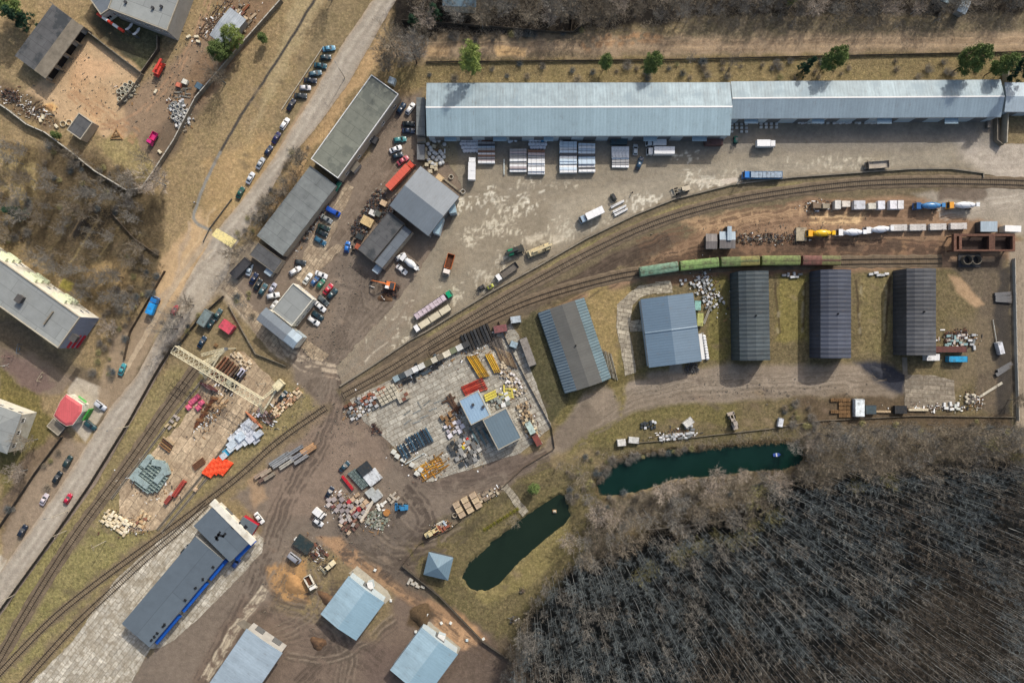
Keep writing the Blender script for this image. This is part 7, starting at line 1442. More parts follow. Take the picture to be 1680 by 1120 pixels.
# row of doors/heaps on the yard side of the roadside block
pile(16,528,340,62,3,-60,[('scrap_heap:m2',None,9.)],'dark oddment heap, %s from the lower end along the yard wall of the roadside row','scrap heap','oddments along the roadside row',[(60,60,60)],.6)
for i in range(3): inst('pipe:w%d'%i,mk_bars(5.,2,.2,.9,2),'white pipe bundle, %s from the top below the dark forklift'%ordw(i+1),'pipe bundle',[1013.5,1017,1019.5][i],[334.5,342.5,347.5][i],-26,.9,'white pipe bundles at the bend of the wall',(232,232,230),'pipe_bundle')
inst('beam_long:bx',mk_bars(2.6,2,.3,1.2,2,sq=True),'small pale beam stack beside the dark shed at the shed row end','beam stack',1622,204,90,1.,None,(110,106,100),'beam_stack')
pile(14,640,470+5,12,10,20,[('scrap_heap:r2',None,6.)],'dark debris, %s from the left around the orange excavator','debris','debris around the excavator',[(70,60,54)],.3)
for x,y,a,lb in ((628,488,50,'short white beam on the brown ground below the excavator'),(610,470,20,'short grey beam left of the excavator')): inst('beam_long:x',mk_bars(1.8,1,.16,.4,1,sq=True),lb,'beam',x,y,a,.4,None,(214,208,196),'beam')
# litter too small and too many to count
def litter(label,spots,n,m,seed,big=.45):
    rr=random.Random(seed); mb=MB()
    for i in range(n):
        cx,cy,sx,sy,a=spots[rr.randrange(len(spots))]; u,v=rr.gauss(0,sx*.55),rr.gauss(0,sy*.55); x=cx+u*math.cos(R(a))-v*math.sin(R(a)); y=cy+u*math.sin(R(a))+v*math.cos(R(a)); g=G(x,y); l=rr.uniform(.15,big)*(3 if rr.random()<.25 else 1)
        mb.ob(g.x,g.y,.02,l,rr.uniform(.1,big*.8),rr.uniform(.05,.3),R(-a)+rr.choice((0,math.pi/2,.4)))
    tag(mb.build('litter',m),label,'litter',kind='stuff')
SP=[(594,666,30,16,-28),(690,612,60,10,-27),(790,575,40,18,-27),(838,622,34,12,52),(866,690,32,12,70),(764,738,24,22,60),(746,690,16,16,60),(822,655,18,12,-25),(709,767,24,16,-30),(668,740,26,14,-30),(560,834,26,18,52),(585,835,30,22,50),(618,852,18,16,20),(365,630,40,26,-50),(340,690,30,12,-55),(434,685,22,10,38),(460,665,34,10,-42),(400,710,24,14,-40),(246,790,40,30,0),(205,860,36,16,20),(606,350,46,12,-58),(640,345,30,8,-58),(712,250,16,24,90),(1250,391,60,10,0),(1340,338,20,8,0),(1160,478,36,18,60),(1572,556,28,14,0),(1110,712,36,8,-6),(1540,668,60,6,0),(294,182,26,14,70),(208,150,14,10,0),(385,38,44,22,-50),(352,30,40,12,-55),(530,340,70,5,-60),(800,812,20,6,-30),(722,864,16,8,-30),(515,905,24,14,40),(1598,655,14,10,0),(20,158,16,10,0),(60,185,30,12,20)]
litter('pale chips and offcuts scattered among the stacks of all the yards',SP,1700,MT['concrete'],1); litter('brown timber scraps scattered among the stacks of all the yards',SP,1500,woodd,2); litter('dark metal scraps scattered among the stacks of all the yards',SP,1500,MT['dark_steel'],3); litter('rusty scraps scattered among the stacks of all the yards',SP,900,rust,4)
litter('small pale boxes and cartons lying between the stacks of all the yards',SP,1100,white,6,.6); litter('small tan boards lying between the stacks of all the yards',SP,1100,wood,7,.6)
litter('small loose stones and rubbish strewn over the brown service ground',[(540,700,90,60,0),(600,880,80,60,0),(470,960,70,60,0),(560,480,70,80,0),(520,560,50,40,0),(1300,380,180,20,0),(1250,640,180,16,0),(150,150,90,60,0),(300,100,40,90,30)],1600,MT['old_concrete'],5,.25)
# heaps
def heap(px,py,rx,ry,h,m,label,a=0,cat='heap'):
    mb=MB(); n=22; rr=random.Random(int(px)); rings=[]
    for k in range(6):
        t=k/5.; q=[]
        for i in range(n):
            an=2*math.pi*i/n; j=1+.18*math.sin(3*an+px)+rr.uniform(-.06,.06); q.append((rx*(1-t)*j*math.cos(an),ry*(1-t)*j*math.sin(an),-.06+h*(1-(1-t)**1.6)))
        rings.append(q)
    mb.loft(rings,cap=False); o=mb.build('heap',m,smooth=True); o.location=G(px,py,h/2); o.rotation_euler=(0,0,R(-a)); return tag(o,label,cat)
sandm=mat('sand',C(180,140,94),.95,.18,1.,fine=12,bump=.3); soilm=mat('soil_heap',C(96,74,56),.95,.3,1.,fine=8,bump=.6,dirt=C(130,100,70)); brushm=mat('brush',C(88,72,52),.95,.4,2.,fine=12,bump=.8)
heap(484,960,4.4,3.,1.1,sandm,'orange-yellow sand heap left of the white tipper lorry',40); heap(336-256,176,1.5,1.1,.5,sandm,'small bright sand heap beside the loose rusty beams',10)
heap(690,1010,3.4,4.2,1.6,brushm,'brown brushwood heap above the sky blue shed at the bottom edge'); heap(521,1056,2.8,2.2,1.1,soilm,'dark soil heap between the two bottom blue sheds',20); heap(540,985,4.5,2.,1.,soilm,'dark churned soil bank below the white tipper lorry',30); heap(632,488,2.6,1.6,.6,soilm,'low dirt heap below the orange excavator')
heap(1445,612,4.,1.8,.5,mat('coal',(.03,.032,.04,1),.8,.3,1.,fine=10,bump=.5),'blue-black coal heap on the track right of the middle warehouse',25)
# ---------------------------------------------------------------- gantry crane, poles, small things
cream=mat('cream_steel',C(214,206,176),.6,.1)
def truss(o,nm,a,b,w,h,n,r=.09,m=cream):
    a=Vector(a);b=Vector(b);d=(b-a); L=d.length; d=d/L; side=d.cross(Vector((0,0,1)));  side=side.normalized() if side.length>.01 else Vector((1,0,0)); up=side.cross(d).normalized()
    mb=MB(); C4=[side*w/2+up*h/2,side*-w/2+up*h/2,side*-w/2-up*h/2,side*w/2-up*h/2]
    for c in C4: mb.tube(a+c,b+c,r,n=4)
    for i in range(n+1):
        p=a+d*L*i/n
        for k in range(4): mb.tube(p+C4[k],p+C4[(k+1)%4],r*.6,n=4,cap=False)
        if i<n:
            q=a+d*L*(i+1)/n
            for k in range(4): mb.tube(p+C4[k],q+C4[(k+1)%4],r*.6,n=4,cap=False)
    return mb.build(nm,m,o)
cr0=G(286,573,11); cr1=G(428,660,11); cc=(cr0+cr1)/2; gc=thing('gantry_crane','cream lattice gantry crane spanning the pipe and block yard','gantry crane',cc)
d=(cr1-cr0).normalized(); s=Vector((-d.y,d.x,0)); a=cr0-cc; b=cr1-cc
truss(gc,'girder',a+Vector((0,0,11)),b+Vector((0,0,11)),2.6,2.2,17,.13)
for (t,off,nm) in ((.30,1,'a_leg'),(.30,-1,'a_leg'),(.985,1,'a_leg'),(.985,-1,'a_leg')):
    top=a+(b-a)*t+Vector((0,0,9.9)); ft=a+(b-a)*t+s*off*(5.5)+Vector((0,0,.6)); truss(gc,nm,ft,top+s*off*.8,.7,.7,8,.08)
for t in (.30,.985):
    m0=a+(b-a)*t; MB().loft([[tuple(m0+s*k*5.8+d*x+Vector((0,0,z))) for x,z in ((-.3,.3),(.3,.3),(.3,.75),(-.3,.75))] for k in (-1,1)]).build('end_carriage',cream,gc)
    for k in (-1,1): p=m0+s*k*4.9; MB().tube(p-d*.12+Vector((0,0,.38)),p+d*.12+Vector((0,0,.38)),.3,n=12).build('wheel',darksteel,gc)
p=a+(b-a)*.62; MB().ob(p.x,p.y,9.2,1.8,1.8,1.,math.atan2(d.y,d.x)).build('trolley',mat('trolley',C(150,150,130),.7,.1),gc); MB().tube((p.x,p.y,4.),(p.x,p.y,9.2),.05,n=4).build('hoist_cable',darksteel,gc)
p=a+(b-a)*.33-s*1.9; MB().ob(p.x,p.y,7.4,1.8,1.6,2.,math.atan2(d.y,d.x)).build('operator_cabin',mat('crane_cabin',C(176,176,150),.6,.1),gc)
ms=thing('boom_mast','second cream lattice jib leaning right from the gantry crane','jib',G(352,585,7)); q0=G(334,592,8)-G(352,585,7); q1=G(371,572,8)-G(352,585,7)
for w_ in (-2.,2.): truss(ms,'jib_truss',q0+Vector((-.3*w_,w_,8.)),q1+Vector((0,0,8.)),.8,.8,7,.09)
MB().tube((q0.x,q0.y,0),(q0.x,q0.y,8),.3,n=8).build('mast',cream,ms); MB().tube((q1.x,q1.y,0),(q1.x,q1.y,8),.2,n=8).build('mast',cream,ms); MB().ob(q1.x,q1.y,7.6,.9,.9,.9).build('jib_head',steel,ms)
def pole(px,py,a,label,h=8.,arm=1.6,m=conc,name='lamp_post',cat='lamp post',group=None):
    key='%s:%d_%d'%(name,h,arm*10)
    def mk():
        o=thing(name,'x',cat,(0,0,0)); MB().tube((0,0,0),(0,0,h),.15,.09,n=8).build('post',m,o)
        if name=='lamp_post': MB().tube((0,0,h-.1),(arm,0,h+.25),.05,n=6).build('arm',steel,o); MB().ob(arm+.25,0,h+.18,.7,.26,.14).build('lamp_head',steel,o)
        else: MB().box(-.06,-1.,h-.6,.06,1.,h-.48).box(-.05,-.8,h-1.2,.05,.8,h-1.1).build('crossarm',woodd,o); MB().tube((0,.8,h-.48),(0,.8,h-.3),.05).tube((0,-.8,h-.48),(0,-.8,h-.3),.05).build('insulator',white,o)
        return o
    inst(key,mk,label,cat,px,py,a,0,group,None,name)
pole(211,699,170,'concrete lamp post beside the road opposite the dark teal off-roader',9,group='lamp posts along the main road'); pole(112,838,170,'concrete lamp post beside the road at the driving red car',9,group='lamp posts along the main road'); pole(24,975,170,'concrete lamp post nearest the lower left corner',9,group='lamp posts along the main road')
pole(566,128,-120,'thin dark lamp post on the verge beside the upper flat roofed block',9,m=darksteel,group='lamp posts along the main road')
pole(109,870,150,'short concrete power pole at the fence below the driving red car',7,name='power_pole',cat='power pole',group='power poles'); pole(174,887,150,'concrete power pole on the grass between the tracks and the cream blocks',8,name='power_pole',cat='power pole',group='power poles')
pole(1208,302,80,'short white post at the retaining wall by the pale paint patch',4,m=white,name='power_pole',cat='power pole',group='power poles'); pole(959,303,90,'tall dark pole below the tall blue-white stacks',7,m=darksteel,name='power_pole',cat='power pole',group='power poles') if 0 else None
pole(1646,130,90,'dark pole at the top of the end wall between the sheds',8,m=darksteel,name='power_pole',cat='power pole',group='power poles'); pole(437,628,-30,'thin pole carrying a cable beside the crane',9,m=conc,name='power_pole',cat='power pole',group='power poles')
pole(1008,30,90,'grey power pole at the edge of the dark wood above the track',9,name='power_pole',cat='power pole',group='power poles')
o=thing('boat','small blue and white rowing boat on the upper pond','boat',(G(1275,746).x,G(1275,746).y,-.75),.1); MB().loft([[(x,-w_,.0+z),(x,w_,z),(x,w_*1.2,.4+z),(x,-w_*1.2,.4+z)] for x,w_,z in ((-1.2,.4,0),(0,.55,0),(.9,.4,0),(1.3,.05,.15))]).build('hull',mat('hull_blue',C(70,100,180),.5,.1),o); MB().box(-.3,-.6,.42,.1,.6,.47).build('seat',white,o)
o=thing('duck_house','tiny pale duck house floating at the upper end of the lower pond','duck house',(G(910,839).x,G(910,839).y,-.75)); MB().ob(0,0,0,1.4,1.1,.15).build('raft',wood,o); MB().ob(0,0,.15,.8,.7,.5).build('house',white,o); MB().add([(-.5,-.45,.65),(.5,-.45,.65),(.5,.45,.65),(-.5,.45,.65),(-.5,0,.95),(.5,0,.95)],[(0,1,5,4),(3,4,5,2),(0,4,3),(1,2,5)]).build('roof',conc,o)
inst('scrap_heap:cf',mk_scrap(51,1.4,1.2,14,[woodd,concd,darksteel]),'small round campfire pile on the grass right of the lower pond','campfire pile',856,968,0,.4); inst('scrap_heap:cf2',mk_scrap(52,2.6,1.6,16,[darksteel,woodd,steel]),'dark scrap pile with a white beam beside the wood below the lower pond','scrap heap',842,1016,-30,.6); inst('beam_long:x',None,'short white beam lying by the dark scrap pile below the lower pond','beam',848,1016,-30,.4,None,(220,216,206),'beam')
# red-white boom in front of the admin building, white stairs
o=thing('striped_boom','red and white striped barrier boom in front of the grey flat roofed building','barrier',G(193,45,3)); p0=G(160,23,3)-G(193,45,3); p1=G(203,52,3)-G(193,45,3)
for i in range(5):
    q0=p0+(p1-p0)*i/5; q1=p0+(p1-p0)*(i+1)/5; MB().tube((q0.x,q0.y,3),(q1.x,q1.y,3),.5,n=10).build('band',[mat('signal_red',C(214,70,52),.6,.08),white][i%2],o)
for q in (p0,p1): MB().tube((q.x,q.y,0),(q.x,q.y,2.6),.12).build('post',steel,o)
for i,(x,y) in enumerate(((210,44),(222,52))):
    o=thing('outdoor_stair','white curved stair, %s of the pair on the wall of the grey flat roofed building'%('left','right')[i],'stair',G(x,y,2)); 
    for k in range(6): MB().ob(.5*math.sin(k*.5),-1.2+k*.55,2.6-k*.42,1.1,.5,.14,k*.12).build('step',white,o)
    MB().box(-.6,-1.5,0,.6,-1.3,2.5).build('stringer',steel,o)
# playground
for x,y,c,a,lb in ((12,585,(150,120,110),0,'swing frame'),(4,600,(180,180,172),5,'pale climbing bar'),(30,572,(84,110,130),80,'blue slide'),(66,618,(190,180,150),60,'small wooden seesaw')):
    o=thing('play_frame','%s in the playground below the apartment block'%lb,'playground frame',G(x,y,1),R(a)); k=(*[v*KA for v in lin(c)],1)
    q=MB().tube((-1.6,0,1.7),(1.6,0,1.7),.07).build('top_bar',dull,o); q.color=k
    for s_ in (-1.6,1.6):
        for t in (-.6,.6): q=MB().tube((s_,t,0),(s_,0,1.7),.06).build('leg',dull,o); q.color=k
    q=MB().ob(0,0,.4,.9,.3,.06).build('seat',dull,o); q.color=k
o=thing('cold_frame','rusty two-bay garden frame near the dark spruce','garden frame',G(37,391,.5),R(68))
for x in (-.8,.8): MB().ring(x,0,0,.5,.75,.12,4).build('bay',woodd,o)
# people
skin=mat('skin',C(200,160,136),.6,.05)
def person(px,py,a,c,c2,label):
    J={'p':(0,0,.95),'c':(.03,0,1.3),'n':(.05,0,1.5),'h':(.07,0,1.62),'t':(.07,0,1.72),'sl':(.02,.19,1.42),'el':(-.1,.25,1.15),'wl':(.0,.27,.92),'hl':(.06,.27,.84),'sr':(.02,-.19,1.42),'er':(.0,-.25,1.15),'wr':(.18,-.26,.98),'hr':(.24,-.26,.92),
      'ul':(0,.1,.88),'kl':(.2,.11,.5),'al':(.18,.11,.08),'fl':(.34,.11,.04),'ur':(0,-.1,.88),'kr':(-.08,-.11,.5),'ar':(-.3,-.11,.12),'fr':(-.18,-.11,.04)}
    nm=list(J); E=('pc cn nh ht csl slel elwl wlhl csr srer erwr wrhr pul ulkl klal alfl pur urkr krar arfr').split(); rad=dict(p=.15,c=.17,n=.06,h=.1,t=.07,s=.075,e=.052,w=.036,hl=.042,hr=.042,u=.1,k=.066,a=.046,f=.04)
    def sp(e):
        for k in nm:
            if e.startswith(k) and e[len(k):] in nm: return k,e[len(k):]
    me=bpy.data.meshes.new('person'); me.from_pydata([J[k] for k in nm],[(nm.index(x),nm.index(y)) for x,y in map(sp,E)],[]); o=bpy.data.objects.new('person',me); col.objects.link(o)
    o.modifiers.new('skin','SKIN'); sd_=o.modifiers.new('sub','SUBSURF'); sd_.levels=sd_.render_levels=1
    if me.skin_vertices:
        for i,k in enumerate(nm): r=rad.get(k,rad.get(k[0],.05)); me.skin_vertices[0].data[i].radius=(r,r); me.skin_vertices[0].data[i].use_root=(k=='p')
    me.materials.append(skin); o.location=G(px,py,.8); o.rotation_euler=(0,0,R(-a)); tag(o,label,'person')
    def cl(nm_,c_,secs,m=None):
        mb=MB(); mb.loft([[(x+math.cos(2*math.pi*i/10)*rx,y+math.sin(2*math.pi*i/10)*ry,z) for i in range(10)] for x,y,z,rx,ry in secs]); q=mb.build(nm_,m or dull,o,smooth=True); q.color=(*[v*KA for v in lin(c_)],1)
    cl('jacket',c,[(0,0,.86,.17,.22),(.0,0,1.0,.17,.21),(.03,0,1.25,.17,.25),(.04,0,1.45,.13,.22),(.05,0,1.52,.07,.09)])
    for s,k in ((1,'l'),(-1,'r')):
        cl('sleeve',c,[(J['s'+k][0],J['s'+k][1],1.46,.08,.08),(J['e'+k][0],J['e'+k][1],1.15,.07,.07),(J['w'+k][0],J['w'+k][1],.95,.055,.055)])
        cl('trouser_leg',c2,[(J['u'+k][0],J['u'+k][1],.92,.12,.12),(J['k'+k][0],J['k'+k][1],.5,.09,.09),(J['a'+k][0],J['a'+k][1],.12,.075,.075)])
        f=J['f'+k]; q=MB().ob(f[0]-.06,f[1],0,.3,.11,.1,tp=.85).build('shoe',tyre,o)
    cl('hair',(60,44,34),[(.05,0,1.62,.11,.105),(.05,0,1.72,.115,.11),(.06,0,1.79,.08,.08),(.06,0,1.815,.02,.02)])
person(319,332,70,(232,232,228),(50,54,64),'person in a white jacket walking on the grey footpath left of the road')
person(891.5,284,-40,(60,66,84),(40,40,44),'person in dark work clothes at the foot of the middle pair of stacks')
person(1037,316,20,(40,44,60),(44,40,36),'person in dark clothes walking in the yard near the white pipe bundles')
# ---------------------------------------------------------------- trees and plants
def veg(name,c,var=.35,scale=.6,rnd=.2,rough=.95): return mat(name,c,rough,var,scale,rnd=rnd,fine=5)
barkp=veg('bark_pale',C(172,176,174),.5,.15); barkg=veg('bark_grey',C(128,128,124)); barkb=veg('bark_brown',C(96,84,72)); twg=veg('twig_grey',C(132,128,120)); twb=veg('twig_brown',C(138,128,112)); twy=veg('twig_willow',C(158,152,108)); twd=veg('twig_dark',C(100,107,108)); twx=veg('twig_umber',C(104,96,86)); tww=veg('twig_pale',C(176,164,150))
def bare(seed,h,cr,base,nl,ns,nt_,tr,up=.9,twl=1.3,tw=.05,sides=5):
    rr=random.Random(seed); T=MB(); K=MB(); lean=(rr.uniform(-.4,.4),rr.uniform(-.4,.4)); pts=[]
    for i in range(6):
        t=i/5; pts.append(Vector((lean[0]*t*t*h*.06+rr.uniform(-.05,.05)*h*.1*t,lean[1]*t*t*h*.06+rr.uniform(-.05,.05)*h*.1*t,h*t)))
    for i in range(5): T.tube(pts[i],pts[i+1],tr*(1-i/5*.85),tr*(1-(i+1)/5*.88),n=sides,cap=False)
    def tri(p,q,w):
        d=(q-p); u=d.cross(Vector((rr.uniform(-1,1),rr.uniform(-1,1),rr.uniform(-.3,1)))).normalized()*w/2; K.add([p-u,p+u,q],[(0,1,2)])
    for i in range(nl):
        t=base+(1-base)*(i+.5)/nl*.97; k=t*5; j=min(int(k),4); p=pts[j].lerp(pts[j+1],k-j); az=i*2.4+rr.uniform(-.5,.5); prof=math.sin(math.pi*min(1,(.25+.75*(1-(t-base)/(1-base)))))**.6
        L=cr*(.45+.6*prof)*rr.uniform(.75,1.15); el=up*rr.uniform(.7,1.2); d=Vector((math.cos(az)*math.cos(el),math.sin(az)*math.cos(el),math.sin(el))); 
        q=p+d*L*.55; d2=(d+Vector((rr.uniform(-.2,.2),rr.uniform(-.2,.2),rr.uniform(0,.4)))).normalized(); e=q+d2*L*.6
        r0=tr*(1-t)*.5+.02; K.tube(p,q,r0,r0*.6,n=3,cap=False); K.tube(q,e,r0*.6,.012,n=3,cap=False)
        for s in range(ns):
            v=rr.uniform(.2,1.); b=p.lerp(q,v/.5) if v<.5 else q.lerp(e,(v-.5)/.5); a2=rr.uniform(0,6.28); sd_=(d+Vector((math.cos(a2)*.9,math.sin(a2)*.9,rr.uniform(-.1,.7)))).normalized(); sl=L*.42*rr.uniform(.6,1.2); f=b+sd_*sl; tri(b,f,tw*1.5)
            for w_ in range(nt_):
                v2=rr.uniform(.15,1); g=b.lerp(f,v2); a3=rr.uniform(0,6.28); wd=(sd_+Vector((math.cos(a3)*.9,math.sin(a3)*.9,rr.uniform(-.2,.7)))).normalized(); tri(g,g+wd*twl*rr.uniform(.5,1.1),tw)
    return T,K
def proto_tree(name,TK,tm,km):
    o=thing(name,'x','tree',(0,0,0)); T,K=TK; T.build('trunk',tm,o,smooth=True); K.build('crown',km,o); o.location=(0,0,0); return o
PT={}; PU=set()
def tree(kind,px,py,label,group=None,s=1.,rot=None,name='bare_tree',cat='tree'):
    o=PT[kind]
    if kind in PU: o=copy_tree(o)
    PU.add(kind)
    g=G(px,py); o.name=name; o.location=(g.x,g.y,-.05); o.rotation_euler=(0,0,tr_.uniform(0,6.28) if rot is None else rot); o.scale=(s,s,s*tr_.uniform(.92,1.08)); tag(o,label,cat,group); return o
tr_=random.Random(77)
for i in range(6): PT['f%d'%i]=proto_tree('bare_tree',bare(100+i,18.+i%3*1.6,2.3+.4*(i%2),.46,14,6,5,.11,up=.9,twl=1.2,tw=.055),[barkp,barkg,barkg][i%3],[twd,twg,twd][i%3])
for i in range(3): PT['y%d'%i]=proto_tree('willow_tree',bare(200+i,9.+i,3.6,.2,22,7,6,.2,up=.8,twl=1.3,tw=.06),barkg,twy)
for i in range(4): PT['b%d'%i]=proto_tree('bare_tree',bare(300+i,10.5+i,4.8,.25,24,9,9,.24,up=.7,twl=1.4,tw=.07),[barkg,barkb][i%2],[twb,twg][i%2])
for i in range(3): PT['t%d'%i]=proto_tree('bare_tree',bare(600+i,12.+i,3.2,.25,20,8,6,.17,up=.85,twl=1.3,tw=.07),barkg,[twb,twg,twb][i])
for i in range(2): PT['w%d'%i]=proto_tree('bare_tree',bare(400+i,9.5,5.,.2,22,9,9,.22,up=.6,twl=1.5,tw=.08),barkp,tww)
for i in range(3): PT['s%d'%i]=proto_tree('bare_tree',bare(500+i,6.5+i,2.4,.25,14,6,6,.12,up=.8,twl=1.,tw=.045),barkg,[twb,twg,twb][i])
lf1=veg('needles',C(108,126,72),.4,.8); lf2=veg('needles_light',C(138,152,84),.4,.8); lf3=veg('needles_dark',C(56,84,62),.4,.8)
def everg(seed,h,r,base,n,m,cone=True):
    rr=random.Random(seed); o=thing('evergreen_tree','x','tree',(0,0,0)); T=MB().tube((0,0,0),(0,0,h*.95),.2,.04,n=6); T.build('trunk',barkb,o); K=MB(); cl=[]
    for i in range(80):
        t=rr.uniform(base,1.); a=rr.uniform(0,6.28); rad_=(r*(1-t)/(1-base)+.25 if cone else r*math.sqrt(max(0,1-((t-.6)/.42)**2)))*rr.uniform(.35,1.); cl.append((Vector((math.cos(a)*rad_,math.sin(a)*rad_,t*h)),rr.uniform(.5,1.1)*(.6 if cone else .9)))
    for c,s in cl: K.tube((0,0,max(c.z-.6,.3)),c,.05,.02,n=3,cap=False)
    for i in range(n):
        c,s=cl[rr.randrange(len(cl))]; p=c+Vector((rr.gauss(0,s*.5),rr.gauss(0,s*.5),rr.gauss(0,s*.35))); d=Vector((rr.uniform(-1,1),rr.uniform(-1,1),rr.uniform(-.3,.6))).normalized(); u=d.cross(Vector((rr.uniform(-1,1),rr.uniform(-1,1),rr.uniform(-1,1)))).normalized()*.09; L=rr.uniform(.25,.5); K.add([p-d*L*.5-u,p-d*L*.5+u,p+d*L*.5+u*.4,p+d*L*.5-u*.4],[(0,1,2,3)])
    K.build('crown',m,o); return o
PT['e0']=everg(1,14,3.2,.3,8200,lf2,False); PT['e1']=everg(2,10,2.4,.3,6000,lf1,False); PT['e2']=everg(3,12,4.4,.3,9500,lf2,False); PT['e3']=everg(4,11,2.7,.1,7000,lf3); PT['e4']=everg(5,11,3.5,.3,8600,lf1,False)
def bush(seed,r,h,n,m,w=.045):
    rr=random.Random(seed); K=MB()
    for i in range(n):
        a=rr.uniform(0,6.28); q=rr.uniform(0,.35)*r; p=Vector((math.cos(a)*q,math.sin(a)*q,rr.uniform(0,.4)*h)); b=a+rr.gauss(0,.8); d=Vector((math.cos(b)*r*rr.uniform(.3,1),math.sin(b)*r*rr.uniform(.3,1),h*rr.uniform(.4,1.)))
        e=p+d; u=d.cross(Vector((rr.uniform(-1,1),rr.uniform(-1,1),1))).normalized()*w/2; K.add([p-u,p+u,e],[(0,1,2)])
        for k in range(3):
            g=p.lerp(e,rr.uniform(.4,.95)); d2=Vector((rr.uniform(-1,1),rr.uniform(-1,1),rr.uniform(-.2,1))).normalized()*rr.uniform(.3,.8); u=d2.cross(d).normalized()*w/2.6; K.add([g-u,g+u,g+d2],[(0,1,2)])
    return K.build('bush',m)
PT['u0']=bush(1,1.7,1.8,170,twb); PT['u1']=bush(2,2.3,2.2,230,twg); PT['u2']=bush(3,1.4,1.4,150,twy); PT['u3']=bush(4,2.,2.,220,twd); PT['u4']=bush(9,1.6,1.5,160,twb); [o_.__setitem__('label','x') for o_ in (PT['u2'],)]
# named trees
for k,x,y,s,l in (('w0',272,304,1.1,'large pale bare tree at the corner where the two concrete fences meet'),('b0',370,137,.9,'bare brown tree against the long concrete fence above the dry strip'),('b1',545,2,.8,'bare tree on the verge at the top edge left of the road'),
 ('b2',652,92,1.15,'broad bare tree at the left end of the dirt track'),('b3',684,104,1.1,'broad bare tree between the dirt track and the corner of the long shed'),('b0',638,104,.9,'bare tree nearest the road above the roadside row'),('w1',703,46,.75,'small whitish bare tree below the blue-green spruce at the top'),
 ('b1',752,38,.8,'bare tree right beneath the dark roofed house at the top'),('b2',792,46,.9,'grey bare tree above the bright sand patch on the track'),('b3',830,30,1.,'bare tree right of the grey one above the sand patch'),('b0',868,40,.85,'bare tree above the track left of the short pale fence'),('b1',905,28,.9,'bare tree just left of the short pale fence'),
 ('s0',1196,112,1.1,'thin pale bare tree between the upper dirt track and the long shed'),('s1',1128,104,.8,'small bare sapling left of the thin pale one above the shed'),('w0',45,770,.7,'pale bare tree on the grass below the red and white house'),('b2',62,720,.7,'grey bare tree beside the red and white house'),
 ('w1',192,537,.6,'pale fallen looking bare tree at the end wall of the apartment block'),('b3',292,540,.85,'dark bare tree over the road edge beside the crane'),('b0',318,500,.8,'bare tree overhanging the road left of the dark open shelter'),('b1',300,520,.7,'bare tree between the crane end and the road'),
 ('b2',392,418,.75,'bare tree between the road and the dark coal shed'),('s2',425,362,1.,'bare tree between the road and the middle roadside block'),('s0',446,330,1.,'slim bare tree beside the middle roadside block'),('s1',470,300,.95,'slim bare tree above the middle roadside block'),('b3',496,262,.6,'bare tree at the junction of the two roadside blocks'),
 ('s2',407,392,1.,'small bare tree at the lowest annex of the roadside row'),('s0',1208,712,.9,'small bare tree on the long pond bank behind the box machine'),('w0',1270,795,.7,'pale bare birch below the right end of the upper pond'),('w1',1160,800,.8,'pale leaning bare birch beside the brown strip under the upper pond'),('b3',1292,728,.6,'bare tree over the right tip of the upper pond'),
 ('w0',975,838,.8,'pale bare birch left of the upper pond tip'),('w1',1000,842,.7,'pale bare birch below the left tip of the upper pond'),('s1',962,810,1.2,'thin bare birch at the left tip of the upper pond'),('s0',843,846,1.,'small white bare birch at the end of the slab walk'),('s2',950,775,1.,'bare birch between the two ponds'),
 ('w1',930,880,.7,'whitish bare tree right of the lower pond'),('s0',918,760,.9,'thin bare tree below the junction of the two pond fences'),('b0',1655,655,.7,'fallen looking pale tree in the lower right yard corner'),('s1',405,500,.9,'small bare tree at the left of the grey gable wing'),('s2',500,650,.8,'small bare bush-like tree on the verge beside the dark lane'),
 ('b2',250,265,.6,'dark bare tree above the garden plots'),('b1',222,300,.7,'dark bare tree at the upper right corner of the garden plots')):
    tree(k,x,y,l,s=s)
for i,(x,y) in enumerate(((1128,786),(1146,784),(1168,779),(1190,778),(1213,775),(1240,772),(1080,800),(1050,806),(1262,780),(1320,745),(1325,730),(985,825),(1100,792),(1310,770))): tree(['w0','t1','w1','t0'][i%4],x,y,'bare birch leaning on the lower bank of the upper pond','bare birches on the lower bank of the upper pond',tr_.uniform(.5,.8),name='birch_tree')
for k,x,y,s,l in (('e2',394,72,.85,'bright green pine overlapping the light metal shed'),('e4',372,96,1.,'bright green pine below the light metal shed, beside the fence'),('e1',437,70,.6,'small dark green spruce on the far side of the concrete fence'),('e0',776,114,1.1,'yellow-green pine at the left end of the row above the long shed'),
 ('e1',989,108,.8,'small round green pine in the row above the long shed'),('e4',1063,112,.9,'tall dark green pine above the middle of the long shed'),('e3',1312,112,.8,'small dark spruce, left one of the close pair above the sheds'),('e4',1347,108,1.,'broad green pine, right one of the close pair above the sheds'),
 ('e4',1563,110,1.15,'large round pine above the right part of the narrow shed'),('e1',1616,116,1.1,'low green pine close to the end of the narrow shed'),('e3',1654,112,1.6,'big dark evergreen at the top of the right edge'),('e3',715,30,.9,'blue-green spruce at the top edge right of the road'),('e3',680,44,.75,'small dark spruce low in the hedge right of the road'),
 ('e3',38,352,.9,'dark blue-green spruce above the rusty garden frame'),('e4',36,24,1.3,'green tree at the upper left corner of the garage block'),('e3',50,42,1.2,'dark evergreen against the left side of the garage block'),('e4',875,798,.55,'small green shrub tree on the grass by the lower pond'),('e2',1290,4,.6,'small yellow-green tree at the top edge'),
 ('e1',101,226,.5,'small green shrub at the fence below the dark hut')):
    t_=tree(k,x,y,l,s=s,name='evergreen_tree')
    if x>740 and 105<y<118: t_.scale.z*=1.35; t_.location.y-=1.6
PT['u5']=bush(8,1.3,1.2,150,veg('leaf_hedge',C(140,136,56)))
